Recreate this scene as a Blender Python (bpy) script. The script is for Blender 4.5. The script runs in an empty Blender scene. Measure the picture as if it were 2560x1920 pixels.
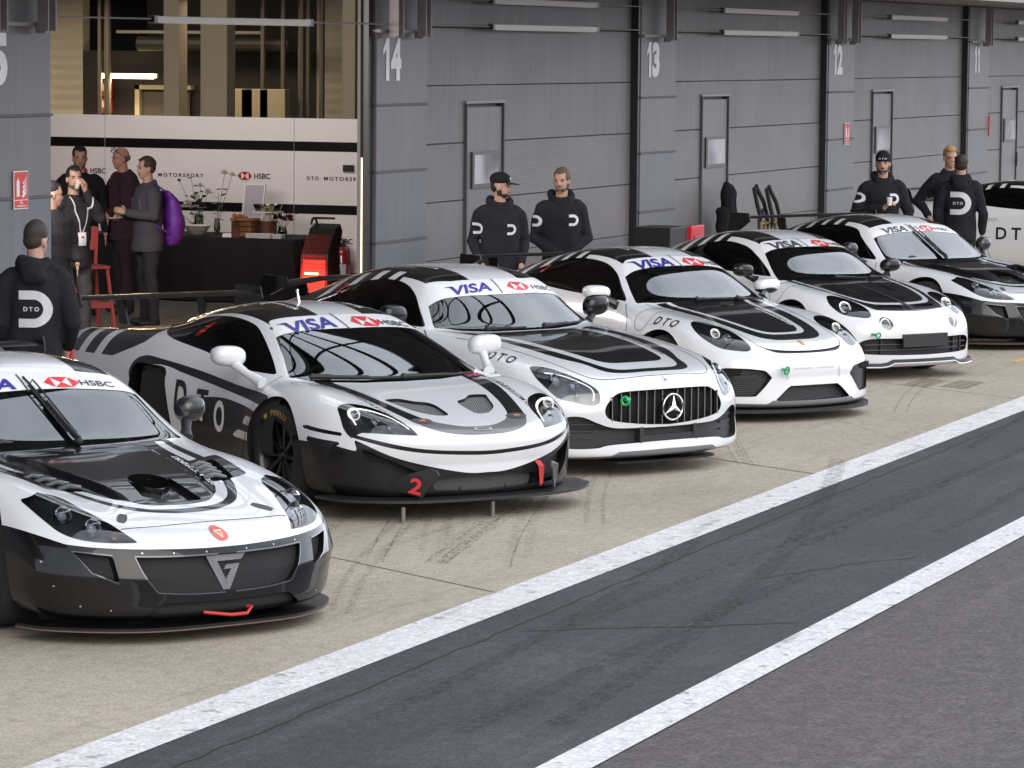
import bpy, bmesh, math, random
import numpy as np
from mathutils import Vector, Matrix
from mathutils.bvhtree import BVHTree
random.seed(7); rng=np.random.default_rng(7)
S=bpy.context.scene; C=S.collection
# ------------------------------------------------------------------ camera
CF=8875.0; PIT=math.atan(841/8875); ROL=math.radians(0.5); CAMZ=3.02; YAW=math.radians(21.8)
fw=Vector((math.cos(YAW),math.sin(YAW),0)); rt=Vector((math.sin(YAW),-math.cos(YAW),0)); up=Vector((0,0,1))
fwd=fw*math.cos(PIT)-up*math.sin(PIT); u0=up*math.cos(PIT)+fw*math.sin(PIT)
cr=rt*math.cos(ROL)+u0*math.sin(ROL); cu=u0*math.cos(ROL)-rt*math.sin(ROL)
cd=bpy.data.cameras.new('camera'); cam=bpy.data.objects.new('camera',cd); C.objects.link(cam)
M=Matrix.Identity(4)
for i in range(3): M[i][0]=cr[i]; M[i][1]=cu[i]; M[i][2]=-fwd[i]; M[i][3]=(0,0,CAMZ)[i]
cam.matrix_world=M; cd.sensor_width=36; cd.lens=CF/2560*36; cd.clip_start=.5; cd.clip_end=2000
S.camera=cam
# ------------------------------------------------------------------ sky and sun
SUN_EL=math.radians(30); SUN_AZ=math.radians(228)     # direction the light comes from, measured from +X
W=bpy.data.worlds.new('World'); S.world=W; W.use_nodes=True
nt=W.node_tree; nt.nodes.clear()
def N(nt,t,**k):
    n=nt.nodes.new(t)
    for a,b in k.items():
        if a.startswith('i_'): n.inputs[a[2:].replace('_',' ')].default_value=b
        else: setattr(n,a,b)
    return n
sky=N(nt,'ShaderNodeTexSky',sky_type='NISHITA',sun_disc=False,sun_elevation=SUN_EL,sun_rotation=math.pi/2-SUN_AZ,air_density=1.6,dust_density=4.0)
tc=N(nt,'ShaderNodeTexCoord'); mp=N(nt,'ShaderNodeMapping'); mp.inputs['Scale'].default_value=(1,1,2.6)
no=N(nt,'ShaderNodeTexNoise'); no.inputs['Scale'].default_value=1.7; no.inputs['Detail'].default_value=7; no.inputs['Roughness'].default_value=.58
cr_=N(nt,'ShaderNodeValToRGB'); cr_.color_ramp.elements[0].position=.33; cr_.color_ramp.elements[0].color=(6.6,7.15,8.3,1); cr_.color_ramp.elements[1].position=.68; cr_.color_ramp.elements[1].color=(12.4,12.9,13.9,1)
mx=N(nt,'ShaderNodeMix',data_type='RGBA'); mx.inputs[0].default_value=.86
bg=N(nt,'ShaderNodeBackground'); bg.inputs['Strength'].default_value=.085
ow=N(nt,'ShaderNodeOutputWorld')
L=nt.links.new
dn=N(nt,'ShaderNodeVectorMath',operation='DOT_PRODUCT'); dn.inputs[1].default_value=Vector((.86,-.36,.36)).normalized()
dr=N(nt,'ShaderNodeMapRange'); dr.inputs[1].default_value=.45; dr.inputs[2].default_value=1.0; dr.inputs[3].default_value=.92; dr.inputs[4].default_value=2.3
dv=N(nt,'ShaderNodeVectorMath',operation='SCALE')
L(tc.outputs['Generated'],dn.inputs[0]); L(dn.outputs['Value'],dr.inputs[0]); L(dr.outputs[0],dv.inputs['Scale'])
L(tc.outputs['Generated'],mp.inputs[0]); L(mp.outputs[0],no.inputs['Vector']); L(no.outputs['Fac'],cr_.inputs[0])
L(sky.outputs[0],mx.inputs[6]); L(cr_.outputs[0],mx.inputs[7]); L(mx.outputs[2],dv.inputs[0]); L(dv.outputs[0],bg.inputs[0]); L(bg.outputs[0],ow.inputs[0])
sd=bpy.data.lights.new('sun','SUN'); sd.energy=1.0; sd.angle=math.radians(50); sd.color=(1,.975,.94)
so=bpy.data.objects.new('sun',sd); C.objects.link(so)
sv=Vector((math.cos(SUN_EL)*math.cos(SUN_AZ),math.cos(SUN_EL)*math.sin(SUN_AZ),math.sin(SUN_EL)))
so.rotation_euler=sv.to_track_quat('Z','Y').to_euler(); so.location=(20,-20,30)
S.view_settings.view_transform='Standard'; S.view_settings.look='None'; S.view_settings.exposure=0.55; S.view_settings.gamma=1
try: S.cycles.max_bounces=8; S.cycles.transparent_max_bounces=16
except Exception: pass
# ------------------------------------------------------------------ materials
MATS={}
def mat(name,col,rough=.5,metal=0,coat=0,spec=.5,emit=None,es=0,bump=None,var=None,croug=.03):
    """bump=(scale,strength[,detail]); var=(scale,amount) mottles the surface's own colour"""
    if name in MATS: return MATS[name]
    m=bpy.data.materials.new(name); m.use_nodes=True; t=m.node_tree; p=t.nodes['Principled BSDF']
    p.inputs['Base Color'].default_value=(*col,1); p.inputs['Roughness'].default_value=rough; p.inputs['Metallic'].default_value=metal
    p.inputs['Coat Weight'].default_value=coat; p.inputs['Coat Roughness'].default_value=croug; p.inputs['Specular IOR Level'].default_value=spec
    if emit: p.inputs['Emission Color'].default_value=(*emit,1); p.inputs['Emission Strength'].default_value=es
    if bump or var:
        co=N(t,'ShaderNodeTexCoord')
    if bump:
        n=N(t,'ShaderNodeTexNoise'); n.inputs['Scale'].default_value=bump[0]; n.inputs['Detail'].default_value=bump[2] if len(bump)>2 else 3
        b=N(t,'ShaderNodeBump'); b.inputs['Strength'].default_value=bump[1]; b.inputs['Distance'].default_value=.02
        t.links.new(co.outputs['Object'],n.inputs['Vector']); t.links.new(n.outputs['Fac'],b.inputs['Height']); t.links.new(b.outputs[0],p.inputs['Normal'])
    if var:
        n=N(t,'ShaderNodeTexNoise'); n.inputs['Scale'].default_value=var[0]; n.inputs['Detail'].default_value=6; n.inputs['Roughness'].default_value=.65
        r=N(t,'ShaderNodeMapRange'); r.inputs[1].default_value=.3; r.inputs[2].default_value=.7; r.inputs[3].default_value=1-var[1]; r.inputs[4].default_value=1+var[1]
        v=N(t,'ShaderNodeVectorMath',operation='SCALE'); v.inputs[0].default_value=col
        t.links.new(co.outputs['Object'],n.inputs['Vector']); t.links.new(n.outputs['Fac'],r.inputs[0]); t.links.new(r.outputs[0],v.inputs['Scale']); t.links.new(v.outputs[0],p.inputs['Base Color'])
    MATS[name]=m; return m
PW=lambda:mat('white_paint',(.76,.77,.80),.22,coat=1,spec=.5)
PB=lambda:mat('black_gloss',(.006,.006,.007),.3,coat=.8,croug=.03,spec=.15)
CAR=lambda:mat('carbon_black',(.008,.008,.009),.35,coat=.5,croug=.12,spec=.25)
MBK=lambda:mat('matt_black',(.018,.018,.02),.55)
RUB=lambda:mat('rubber',(.018,.018,.019),.75)
CHR=lambda:mat('chrome',(.75,.75,.76),.12,metal=1)
def glassmat(name='clear_glass',tint=(.55,.63,.62),ior=2.3):
    if name in MATS: return MATS[name]
    m=bpy.data.materials.new(name); m.use_nodes=True; t=m.node_tree; t.nodes.clear()
    fr=N(t,'ShaderNodeFresnel'); fr.inputs['IOR'].default_value=ior
    tr=N(t,'ShaderNodeBsdfTransparent'); tr.inputs[0].default_value=(*tint,1)
    gl=N(t,'ShaderNodeBsdfGlossy'); gl.inputs['Roughness'].default_value=.015; gl.inputs[0].default_value=(.95,.97,.97,1)
    ms=N(t,'ShaderNodeMixShader'); o=N(t,'ShaderNodeOutputMaterial')
    t.links.new(fr.outputs[0],ms.inputs[0]); t.links.new(tr.outputs[0],ms.inputs[1]); t.links.new(gl.outputs[0],ms.inputs[2]); t.links.new(ms.outputs[0],o.inputs[0])
    MATS[name]=m; return m
def meshmat(name='grille_mesh',col=(.03,.03,.032),cell=.014,hi=(.05,.05,.053)):
    """expanded metal mesh: bright threads over darkness, laid out in the object's own y/z"""
    if name in MATS: return MATS[name]
    m=mat(name,(.004,.004,.004),.7,spec=.2); t=m.node_tree; p=t.nodes['Principled BSDF']
    co=N(t,'ShaderNodeTexCoord'); sp=N(t,'ShaderNodeSeparateXYZ'); t.links.new(co.outputs['Object'],sp.inputs[0])
    outs=[]
    for a,b in ((1,1.6),(1,-1.6)):
        q=N(t,'ShaderNodeMath',operation='MULTIPLY'); q.inputs[1].default_value=a/cell; t.links.new(sp.outputs['Y'],q.inputs[0])
        r=N(t,'ShaderNodeMath',operation='MULTIPLY_ADD'); r.inputs[1].default_value=b/cell; t.links.new(sp.outputs['Z'],r.inputs[0]); t.links.new(q.outputs[0],r.inputs[2])
        f=N(t,'ShaderNodeMath',operation='FRACT'); t.links.new(r.outputs[0],f.inputs[0])
        g=N(t,'ShaderNodeMath',operation='LESS_THAN'); g.inputs[1].default_value=.27; t.links.new(f.outputs[0],g.inputs[0]); outs.append(g)
    x=N(t,'ShaderNodeMath',operation='MAXIMUM'); t.links.new(outs[0].outputs[0],x.inputs[0]); t.links.new(outs[1].outputs[0],x.inputs[1])
    c=N(t,'ShaderNodeMix',data_type='RGBA'); c.inputs[6].default_value=(.004,.004,.004,1); c.inputs[7].default_value=(*hi,1)
    t.links.new(x.outputs[0],c.inputs[0]); t.links.new(c.outputs[2],p.inputs['Base Color'])
    return m
# ------------------------------------------------------------------ object helpers
def link(o,parent=None):
    C.objects.link(o)
    if parent: o.parent=parent
    return o
def mk(name,V,F,mats,parent=None,mi=None,smooth=False,normals=None):
    me=bpy.data.meshes.new(name); me.from_pydata([tuple(v) for v in V],[],[tuple(f) for f in F])
    if not isinstance(mats,(list,tuple)): mats=[mats]
    for m in mats: me.materials.append(m)
    if mi is not None: me.polygons.foreach_set('material_index',np.array(mi,dtype=np.int32))
    if smooth: me.polygons.foreach_set('use_smooth',np.ones(len(me.polygons),dtype=bool))
    me.update()
    if normals is not None: me.normals_split_custom_set_from_vertices([tuple(n) for n in normals])
    return link(bpy.data.objects.new(name,me),parent)
class MB:
    """collects shapes; build() links them as ONE mesh object"""
    def __init__(s): s.V=[];s.F=[];s.M=[];s.T=Matrix.Identity(4)
    def add(s,V,F,m=0):
        b=len(s.V); s.V+= [tuple(s.T@Vector(v)) for v in V]; s.F+=[tuple(b+i for i in f) for f in F]; s.M+=[m]*len(F); return s
    def box(s,x0,x1,y0,y1,z0,z1,m=0,bev=0):
        if bev:
            bm=bmesh.new(); bmesh.ops.create_cube(bm,size=1)
            for v in bm.verts: v.co=Vector(((x0+x1)/2+v.co.x*(x1-x0),(y0+y1)/2+v.co.y*(y1-y0),(z0+z1)/2+v.co.z*(z1-z0)))
            bmesh.ops.bevel(bm,geom=bm.edges[:],offset=bev,segments=2,affect='EDGES',profile=.5)
            bm.verts.index_update(); s.add([v.co[:] for v in bm.verts],[[v.index for v in f.verts] for f in bm.faces],m); bm.free(); return s
        V=[(x,y,z) for z in(z0,z1) for y in(y0,y1) for x in(x0,x1)]
        return s.add(V,[(0,2,3,1),(4,5,7,6),(0,1,5,4),(2,6,7,3),(0,4,6,2),(1,3,7,5)],m)
    def prism(s,pts,axis,a,b,m=0):
        """2-D outline pushed from a to b along axis (0,1,2)"""
        n=len(pts)
        def p3(p,h):
            q=list(p); q.insert(axis,h); return q
        V=[p3(p,a) for p in pts]+[p3(p,b) for p in pts]
        return s.add(V,[tuple(range(n))[::-1],tuple(range(n,2*n))]+[(i,(i+1)%n,n+(i+1)%n,n+i) for i in range(n)],m)
    def tube(s,pts,r,n=8,m=0,cap=True,closed=False):
        pts=[Vector(p) for p in pts]; K=len(pts); rr=r if isinstance(r,(list,tuple)) else [r]*K
        V=[];up_=None
        for i,p in enumerate(pts):
            if closed: d=pts[(i+1)%K]-pts[i-1]
            else: d=pts[min(i+1,K-1)]-pts[max(i-1,0)]
            d=d.normalized() if d.length>1e-9 else Vector((0,0,1))
            if up_ is None: up_=Vector((0,0,1)) if abs(d.z)<.9 else Vector((1,0,0))
            a=d.cross(up_).normalized(); b=a.cross(d).normalized(); up_=b
            V+=[p+(a*math.cos(2*math.pi*k/n)+b*math.sin(2*math.pi*k/n))*rr[i] for k in range(n)]
        F=[]
        for i in range(K if closed else K-1):
            j=(i+1)%K
            F+=[(i*n+k,i*n+(k+1)%n,j*n+(k+1)%n,j*n+k) for k in range(n)]
        if cap and not closed: F+=[tuple(range(n))[::-1],tuple((K-1)*n+k for k in range(n))]
        return s.add(V,F,m)
    def lathe(s,prof,axis=2,n=24,c=(0,0,0),m=0):
        """prof: (radius, height) list turned about axis"""
        V=[];K=len(prof)
        for r,h in prof:
            for k in range(n):
                a=2*math.pi*k/n; q=[r*math.cos(a),r*math.sin(a)]; q.insert(axis,h)
                V.append((q[0]+c[0],q[1]+c[1],q[2]+c[2]))
        return s.add(V,[(i*n+k,i*n+(k+1)%n,(i+1)*n+(k+1)%n,(i+1)*n+k) for i in range(K-1) for k in range(n)],m)
    def ball(s,c,r,m=0,seg=16,ring=10):
        if not isinstance(r,(tuple,list)): r=(r,r,r)
        V=[(c[0]+r[0]*math.sin(math.pi*i/ring)*math.cos(2*math.pi*j/seg),c[1]+r[1]*math.sin(math.pi*i/ring)*math.sin(2*math.pi*j/seg),c[2]+r[2]*math.cos(math.pi*i/ring)) for i in range(ring+1) for j in range(seg)]
        return s.add(V,[(i*seg+j,(i+1)*seg+j,(i+1)*seg+(j+1)%seg,i*seg+(j+1)%seg) for i in range(ring) for j in range(seg)],m)
    def build(s,name,mats,parent=None,smooth=False):
        o=mk(name,s.V,s.F,mats,parent,s.M)
        bm=bmesh.new(); bm.from_mesh(o.data); bmesh.ops.remove_doubles(bm,verts=bm.verts,dist=1e-5); bmesh.ops.recalc_face_normals(bm,faces=bm.faces); bm.to_mesh(o.data); bm.free()
        if smooth:
            o.data.polygons.foreach_set('use_smooth',np.ones(len(o.data.polygons),dtype=bool))
            o.data.set_sharp_from_angle(angle=math.radians(38))
        return o
def thing(name,label,cat,loc=(0,0,0),rz=0,group=None):
    o=bpy.data.objects.new(name,None); o.empty_display_size=.2; o.location=loc; o.rotation_euler=(0,0,rz); C.objects.link(o)
    o['label']=label; o['category']=cat
    if group: o['group']=group
    return o
def tag(o,label,cat,group=None):
    o['label']=label; o['category']=cat
    if group: o['group']=group
    return o
def struct(o): o['kind']='structure'; return o
# ------------------------------------------------------------------ 2-D helpers
def cat_(pts,closed=True,n=6):
    """smooth curve through the points; a point written (x,y,1) stays a corner"""
    P=[np.array(p[:2],float) for p in pts]; cnr=[len(p)>2 for p in pts]; K=len(P); out=[]
    for i in range(K if closed else K-1):
        p1=P[i];p2=P[(i+1)%K]
        p0=P[i-1] if (closed or i>0) else p1; p3=P[(i+2)%K] if (closed or i+2<K) else p2
        if cnr[i]: p0=p1-(p2-p1)*.3
        if cnr[(i+1)%K]: p3=p2+(p2-p1)*.3
        m=1 if (cnr[i] and cnr[(i+1)%K]) else n
        for k in range(m):
            t=k/m; out.append(.5*((2*p1)+(-p0+p2)*t+(2*p0-5*p1+4*p2-p3)*t*t+(-p0+3*p1-3*p2+p3)*t**3))
    if not closed: out.append(P[-1])
    return np.array(out)
def sdpoly(poly,P):
    """signed distance, negative inside"""
    poly=np.asarray(poly,float); s=np.full(len(P),9.0)
    lo=poly.min(0)-.08; hi=poly.max(0)+.08
    idx=np.where(((P>=lo)&(P<=hi)).all(1))[0]
    if len(idx)==0: return s
    Q=P[idx]; d=np.full(len(Q),1e9); ins=np.zeros(len(Q),bool); n=len(poly)
    for i in range(n):
        a=poly[i]; b=poly[(i+1)%n]; e=b-a; w=Q-a; l=max(e@e,1e-12)
        t=np.clip((w@e)/l,0,1); q=w-t[:,None]*e; d=np.minimum(d,(q**2).sum(1))
        c=((a[1]<=Q[:,1])!=(b[1]<=Q[:,1]))
        with np.errstate(divide='ignore',invalid='ignore'):
            xx=a[0]+(Q[:,1]-a[1])*(e[0])/(e[1] if abs(e[1])>1e-12 else 1e-12)
        ins^=c&(Q[:,0]<xx)
    d=np.sqrt(d); s[idx]=np.where(ins,-d,d); return s
def ribbon(pts,w):
    """closed outline of a band of width w along an open polyline"""
    P=np.array([p[:2] for p in pts],float); n=len(P); nr=[]
    for i in range(n):
        d=P[min(i+1,n-1)]-P[max(i-1,0)]; d/=max(np.linalg.norm(d),1e-9); nr.append(np.array([-d[1],d[0]]))
    nr=np.array(nr); ww=(np.array(w) if hasattr(w,'__len__') else np.full(n,w))[:,None]/2
    return np.vstack([P+nr*ww,(P-nr*ww)[::-1]])
def text_mesh(s,size=1,shear=0,bold=0,space=1,ax='CENTER'):
    cu_=bpy.data.curves.new('t','FONT'); cu_.body=s; cu_.size=size; cu_.shear=shear; cu_.offset=bold; cu_.space_character=space; cu_.align_x=ax; cu_.align_y='CENTER'; cu_.resolution_u=4
    o=bpy.data.objects.new('t',cu_); C.objects.link(o); dg=bpy.context.evaluated_depsgraph_get(); dg.update()
    me=bpy.data.meshes.new_from_object(o.evaluated_get(dg)); bpy.data.objects.remove(o); bpy.data.curves.remove(cu_)
    V=np.array([v.co[:2] for v in me.vertices]); F=[tuple(p.vertices) for p in me.polygons]; bpy.data.meshes.remove(me)
    return V,F
def glyphs(s,h,w=None,bold=0,shear=0,space=1):
    """text as flat mesh scaled so capital height is h (and total width w)"""
    V,F=text_mesh(s,1,shear,bold,space); lo=V.min(0);hi=V.max(0); c=(lo+hi)/2; V=V-c; k=h/(hi[1]-lo[1])
    V=V*np.array([(w/(hi[0]-lo[0])) if w else k,k]); return V,F
def flat_text(name,s,h,M4,m,parent=None,w=None,bold=0,shear=0,space=1,th=.004):
    V,F=glyphs(s,h,w,bold,shear,space); b=MB(); b.T=M4
    b.add([(v[0],v[1],0) for v in V],F); return b.build(name,m,parent)
# ------------------------------------------------------------------ car bodies: a smooth B-spline skin that is cut into panels, glass and openings
def _bs(P,n,closed):
    """uniform cubic B-spline along axis 0"""
    K=len(P)
    if not closed: P=np.concatenate([[2*P[0]-P[1]],P,[2*P[-1]-P[-2]]]); idx=range(K-1)
    else: P=np.concatenate([[P[-1]],P,P[:2]]); idx=range(K)
    out=[]
    for i in idx:
        for k in range(n):
            t=k/n; b=((1-t)**3/6,(3*t**3-6*t*t+4)/6,(-3*t**3+3*t*t+3*t+1)/6,t**3/6)
            out.append(sum(b[q]*P[i+q] for q in range(4)))
    if not closed: out.append((P[-3]+4*P[-2]+P[-1])/6)
    return np.array(out)
class Shell:
    def __init__(s,rings,nu=9,nv=9,relief=None):
        """rings: (6 points from the centre line to the widest point, then None or 5 points back to the centre underneath)"""
        G=[]
        for top,bot in rings:
            t=[np.array(p,float) for p in top]
            if bot is None:
                x5,y5=t[5][0],t[5][1]
                bot=[(x5,y5-.012,t[5][2]*.55),(x5,y5-.06,.115),(x5,y5*.6,.11),(x5,y5*.3,.11),(x5,0,.11)]
            elif bot=='m': bot=[t[4],t[3],t[2],t[1],t[0]]
            full=t+[np.array(p,float) for p in bot]
            full+= [q*np.array([1,-1,1]) for q in full[9:0:-1]]
            G.append(full)
        G=np.array(G)                                   # K x 20 x 3
        A=_bs(G,nu,False); A=np.swapaxes(_bs(np.swapaxes(A,0,1),nv,True),0,1)   # nU x nV x 3
        nU,nV=A.shape[:2]
        if relief is not None: A[...,2]+=relief(A[...,0],A[...,1])*(A[...,2]>.42)
        du=np.gradient(A,axis=0); dv=(np.roll(A,-1,1)-np.roll(A,1,1))/2
        Nn=np.cross(dv,du); Nn/=np.maximum(np.linalg.norm(Nn,axis=2,keepdims=True),1e-9)
        for e,e2 in ((0,1),(nU-1,nU-2)):
            q=Nn[e2]; par=(10*nv-np.arange(nV))%nV; Nn[e]=q+q[par]; Nn[e]/=np.maximum(np.linalg.norm(Nn[e],axis=1,keepdims=True),1e-9)
        mid=A.reshape(-1,3).mean(0)
        if ((A.reshape(-1,3)-mid)*Nn.reshape(-1,3)).sum()<0: Nn=-Nn; flip=True
        else: flip=False
        s.V=[tuple(v) for v in A.reshape(-1,3)]; s.N=[tuple(v) for v in Nn.reshape(-1,3)]
        i=np.arange(nU-1)[:,None]; j=np.arange(nV)[None,:]; j2=(j+1)%nV
        q=np.stack([i*nV+j+0*j,(i+1)*nV+j,(i+1)*nV+j2,i*nV+j2],-1).reshape(-1,4)
        # orientation
        a,b,c=[np.array(s.V)[q[:,k]] for k in range(3)]
        if (np.cross(b-a,c-a)*np.array(s.N)[q[:,0]]).sum()<0: q=q[:,::-1]
        vm=np.arange(len(s.V))
        for e in (0,nU-1):
            j=np.arange(nV); par=(10*nv-j)%nV; vm[e*nV+j]=e*nV+np.minimum(j,par)
        q=vm[q]; q=[tuple(dict.fromkeys(x)) for x in q.tolist()]; q=[x for x in q if len(x)>2]
        s.F=q; s.tag=[0]*len(s.F); s.tags={'body':0}
        s.bvh=BVHTree.FromPolygons([Vector(v) for v in s.V],s.F)
    def _arr(s):
        V=np.array(s.V); n=len(s.F); F=np.zeros((n,8),int)
        for i,f in enumerate(s.F):
            k=len(f); F[i,:k]=f; F[i,k:]=f[-1]
        return V,F
    def t(s,name): return s.tags.setdefault(name,len(s.tags))
    def cut(s,fn,name,only=None,cond=None):
        """everything where fn(V)<0 (and cond(centroid,normal)) becomes region `name`"""
        if getattr(s,'_c',None) is None or s._c[0]!=len(s.F) : s._c=(len(s.F),)+s._arr()
        V,F=s._c[1],s._c[2]; T=s.t(name)
        sv=fn(V); sv=np.where(np.abs(sv)<3e-4,3e-4,sv)
        X=sv[F]; mn=X.min(1); mxx=X.max(1)
        tg=np.array(s.tag); sel=np.ones(len(F),bool)
        if only is not None: sel&=np.isin(tg,[s.t(o) for o in ([only] if isinstance(only,str) else only)])
        cand=np.where(sel&(mn<0))[0]
        if cond is not None and len(cand):
            cen=V[F[cand]].mean(1); nn=np.array(s.N)[F[cand]].mean(1); ok=cond(cen,nn); cand=cand[ok]
        cache={}; sl=sv.tolist(); newF=[];newT=[];dead=set()
        def mid(a,b):
            k=(min(a,b),max(a,b))
            if k not in cache:
                t=sl[a]/(sl[a]-sl[b]); va,vb=s.V[a],s.V[b]; na,nb=s.N[a],s.N[b]
                s.V.append(tuple(va[i]+(vb[i]-va[i])*t for i in range(3))); s.N.append(tuple(na[i]+(nb[i]-na[i])*t for i in range(3))); sl.append(0); cache[k]=len(s.V)-1
            return cache[k]
        for ci in cand:
            if mxx[ci]<0: s.tag[ci]=T; continue
            f=s.F[ci]; work=[f]
            cr=sum((sl[f[i]]<0)!=(sl[f[(i+1)%len(f)]]<0) for i in range(len(f)))
            if cr>2: work=[(f[0],f[i],f[i+1]) for i in range(1,len(f)-1)]
            dead.add(ci)
            for g in work:
                I=[];O=[];n=len(g)
                for i in range(n):
                    a=g[i];b=g[(i+1)%n]
                    (I if sl[a]<0 else O).append(a)
                    if (sl[a]<0)!=(sl[b]<0): m=mid(a,b); I.append(m);O.append(m)
                for poly,tt in ((I,T),(O,s.tag[ci])):
                    if len(poly)>=3:
                        if len(poly)>8: poly1=poly[:5]; newF.append(tuple(poly1)); newT.append(tt); poly=[poly[0]]+poly[4:]
                        newF.append(tuple(poly)); newT.append(tt)
        if dead or newF:
            keep=[i for i in range(len(s.F)) if i not in dead]
            s.F=[s.F[i] for i in keep]+newF; s.tag=[s.tag[i] for i in keep]+newT; s._c=None
        return s
    # masks in the three drawing planes; mirrored ones are drawn for the left half and apply to both
    def top(s,poly,name,only=None,sym=True,cond=None,zmin=.3):
        poly=np.asarray(poly)
        def fn(V):
            P=np.stack([V[:,0],np.abs(V[:,1]) if sym else V[:,1]],1); return sdpoly(poly,P)
        return s.cut(fn,name,only,lambda c,n:(n[:,2]>.02)&(c[:,2]>zmin)&(True if cond is None else cond(c,n)))
    def front(s,poly,name,only=None,sym=True,xmin=-.2,nx=.0,cond=None):
        poly=np.asarray(poly)
        def fn(V):
            P=np.stack([np.abs(V[:,1]) if sym else V[:,1],V[:,2]],1); return sdpoly(poly,P)
        return s.cut(fn,name,only,lambda c,n:(n[:,0]>nx)&(c[:,0]>xmin)&(True if cond is None else cond(c,n)))
    def side(s,poly,name,only=None,ny=.0,ymin=.3,cond=None):
        poly=np.asarray(poly)
        def fn(V): return sdpoly(poly,V[:,[0,2]])
        return s.cut(fn,name,only,lambda c,n:(n[:,1]*np.sign(c[:,1])>ny)&(np.abs(c[:,1])>ymin)&(True if cond is None else cond(c,n)))
    def arch(s,x,r,ymin=.55,z=.34,name='wheel_arch'):
        return s.cut(lambda V:np.hypot(V[:,0]-x,V[:,2]-z)-r,name,None,lambda c,n:(np.abs(c[:,1])>ymin)&((n[:,1]*np.sign(c[:,1])>.05)|(n[:,2]<-.2)))
    def faces(s,names):
        T=[s.tags[n] for n in names if n in s.tags]; return [f for f,t in zip(s.F,s.tag) if t in T],[T.index(t) for t in s.tag if t in T]
    def extract(s,obname,names,mats,parent,off=0,vec=None,half=None):
        """build the faces of the named regions as one object, moved by off along the normals or by vec"""
        F,mi=s.faces(names)
        if half is not None:
            k=[i for i,f in enumerate(F) if s.V[f[0]][1]*half>0]; F=[F[i] for i in k]; mi=[mi[i] for i in k]
        if not F: return None
        used=sorted({i for f in F for i in f}); mp_={u:i for i,u in enumerate(used)}
        V=[Vector(s.V[u])+(Vector(s.N[u])*off) for u in used]; Nn=[s.N[u] for u in used]
        if vec is not None: V=[v+Vector((vec[0],vec[1]*(1 if v.y>0 else -1),vec[2])) for v in V]
        return mk(obname,V,[tuple(mp_[i] for i in f) for f in F],mats,parent,mi,True,Nn)
    def pocket(s,obname,name,matf,matw,parent,vec,half=None,off=0):
        """an opening: floor moved by vec, walls joining it to the skin"""
        F,_=s.faces([name])
        if half is not None: F=[f for f in F if sum(s.V[i][1] for i in f)*half>0]
        if not F: return None
        E={}
        for f in F:
            for i in range(len(f)):
                a,b=f[i],f[(i+1)%len(f)]; E[(a,b)]=1
        bd=[(a,b) for (a,b) in E if (b,a) not in E]
        used=sorted({i for f in F for i in f}); mp_={u:i for i,u in enumerate(used)}; n=len(used)
        def mv(u):
            v=Vector(s.V[u]); sg=1 if v.y>0 else -1
            return v+Vector((vec[0],vec[1]*sg,vec[2]))-Vector(s.N[u])*off
        V=[mv(u) for u in used]+[Vector(s.V[u]) for u in used]
        Fo=[tuple(mp_[i] for i in f) for f in F]; mi=[0]*len(Fo)
        for a,b in bd: Fo.append((n+mp_[a],n+mp_[b],mp_[b],mp_[a])); mi.append(1)
        return mk(obname,V,Fo,[matf,matw],parent,mi,False)
    # things laid on the skin
    def hit(s,o,d):
        h=s.bvh.ray_cast(Vector(o),Vector(d)); return (h[0],h[1]) if h[0] is not None else (None,None)
    def lay(s,obname,V2,F2,fr,m,parent,off=.003,cut=.03):
        """V2,F2 flat shape; fr(u,v)->(origin,direction): dropped onto the skin"""
        bm=bmesh.new(); vs=[bm.verts.new((v[0],v[1],0)) for v in V2]
        for f in F2:
            try: bm.faces.new([vs[i] for i in f])
            except ValueError: pass
        bmesh.ops.triangulate(bm,faces=bm.faces[:])
        for _ in range(6):
            le=[e for e in bm.edges if e.calc_length()>cut]
            if not le: break
            bmesh.ops.subdivide_edges(bm,edges=le,cuts=1); bmesh.ops.triangulate(bm,faces=[f for f in bm.faces if len(f.verts)>3])
        bm.verts.index_update(); V=[];N_=[];ok=[]
        for v in bm.verts:
            o,d=fr(v.co.x,v.co.y); h,n=s.hit(o,d)
            if h is None: V.append(Vector((0,0,0)));N_.append(Vector((0,0,1)));ok.append(False);continue
            if n.dot(Vector(d))>0: n=-n
            V.append(h+n*off);N_.append(n);ok.append(True)
        F=[tuple(v.index for v in f.verts) for f in bm.faces if all(ok[v.index] for v in f.verts)]; bm.free()
        F=[f if (V[f[1]]-V[f[0]]).cross(V[f[2]]-V[f[0]]).dot(N_[f[0]])>0 else f[::-1] for f in F]
        return mk(obname,V,F,m,parent)
def frame(o,U,Vv,d):
    o,U,Vv,d=Vector(o),Vector(U),Vector(Vv),Vector(d)
    return lambda u,v:(o+U*u+Vv*v,d)
FR_F=lambda y,z,ku=1,kv=1:frame((3,y,z),(0,ku,0),(0,0,kv),(-1,0,0))       # seen from the front
FR_T=lambda x,y,U=(0,1,0),V_=(-1,0,0):frame((x,y,3),U,V_,(0,0,-1))          # seen from above
FR_R=lambda x,z,U=(1,0,0),V_=(0,0,1):frame((x,-3,z),U,V_,(0,1,0))           # the car's right side
FR_L=lambda x,z,U=(-1,0,0),V_=(0,0,1):frame((x,3,z),U,V_,(0,-1,0))          # the car's left side
def poly2(pts): return np.array([p[:2] for p in pts],float),[tuple(range(len(pts)))]
HEX=[((-1,0),(-.5,.5),(0,0),(-.5,-.5)),]
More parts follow.
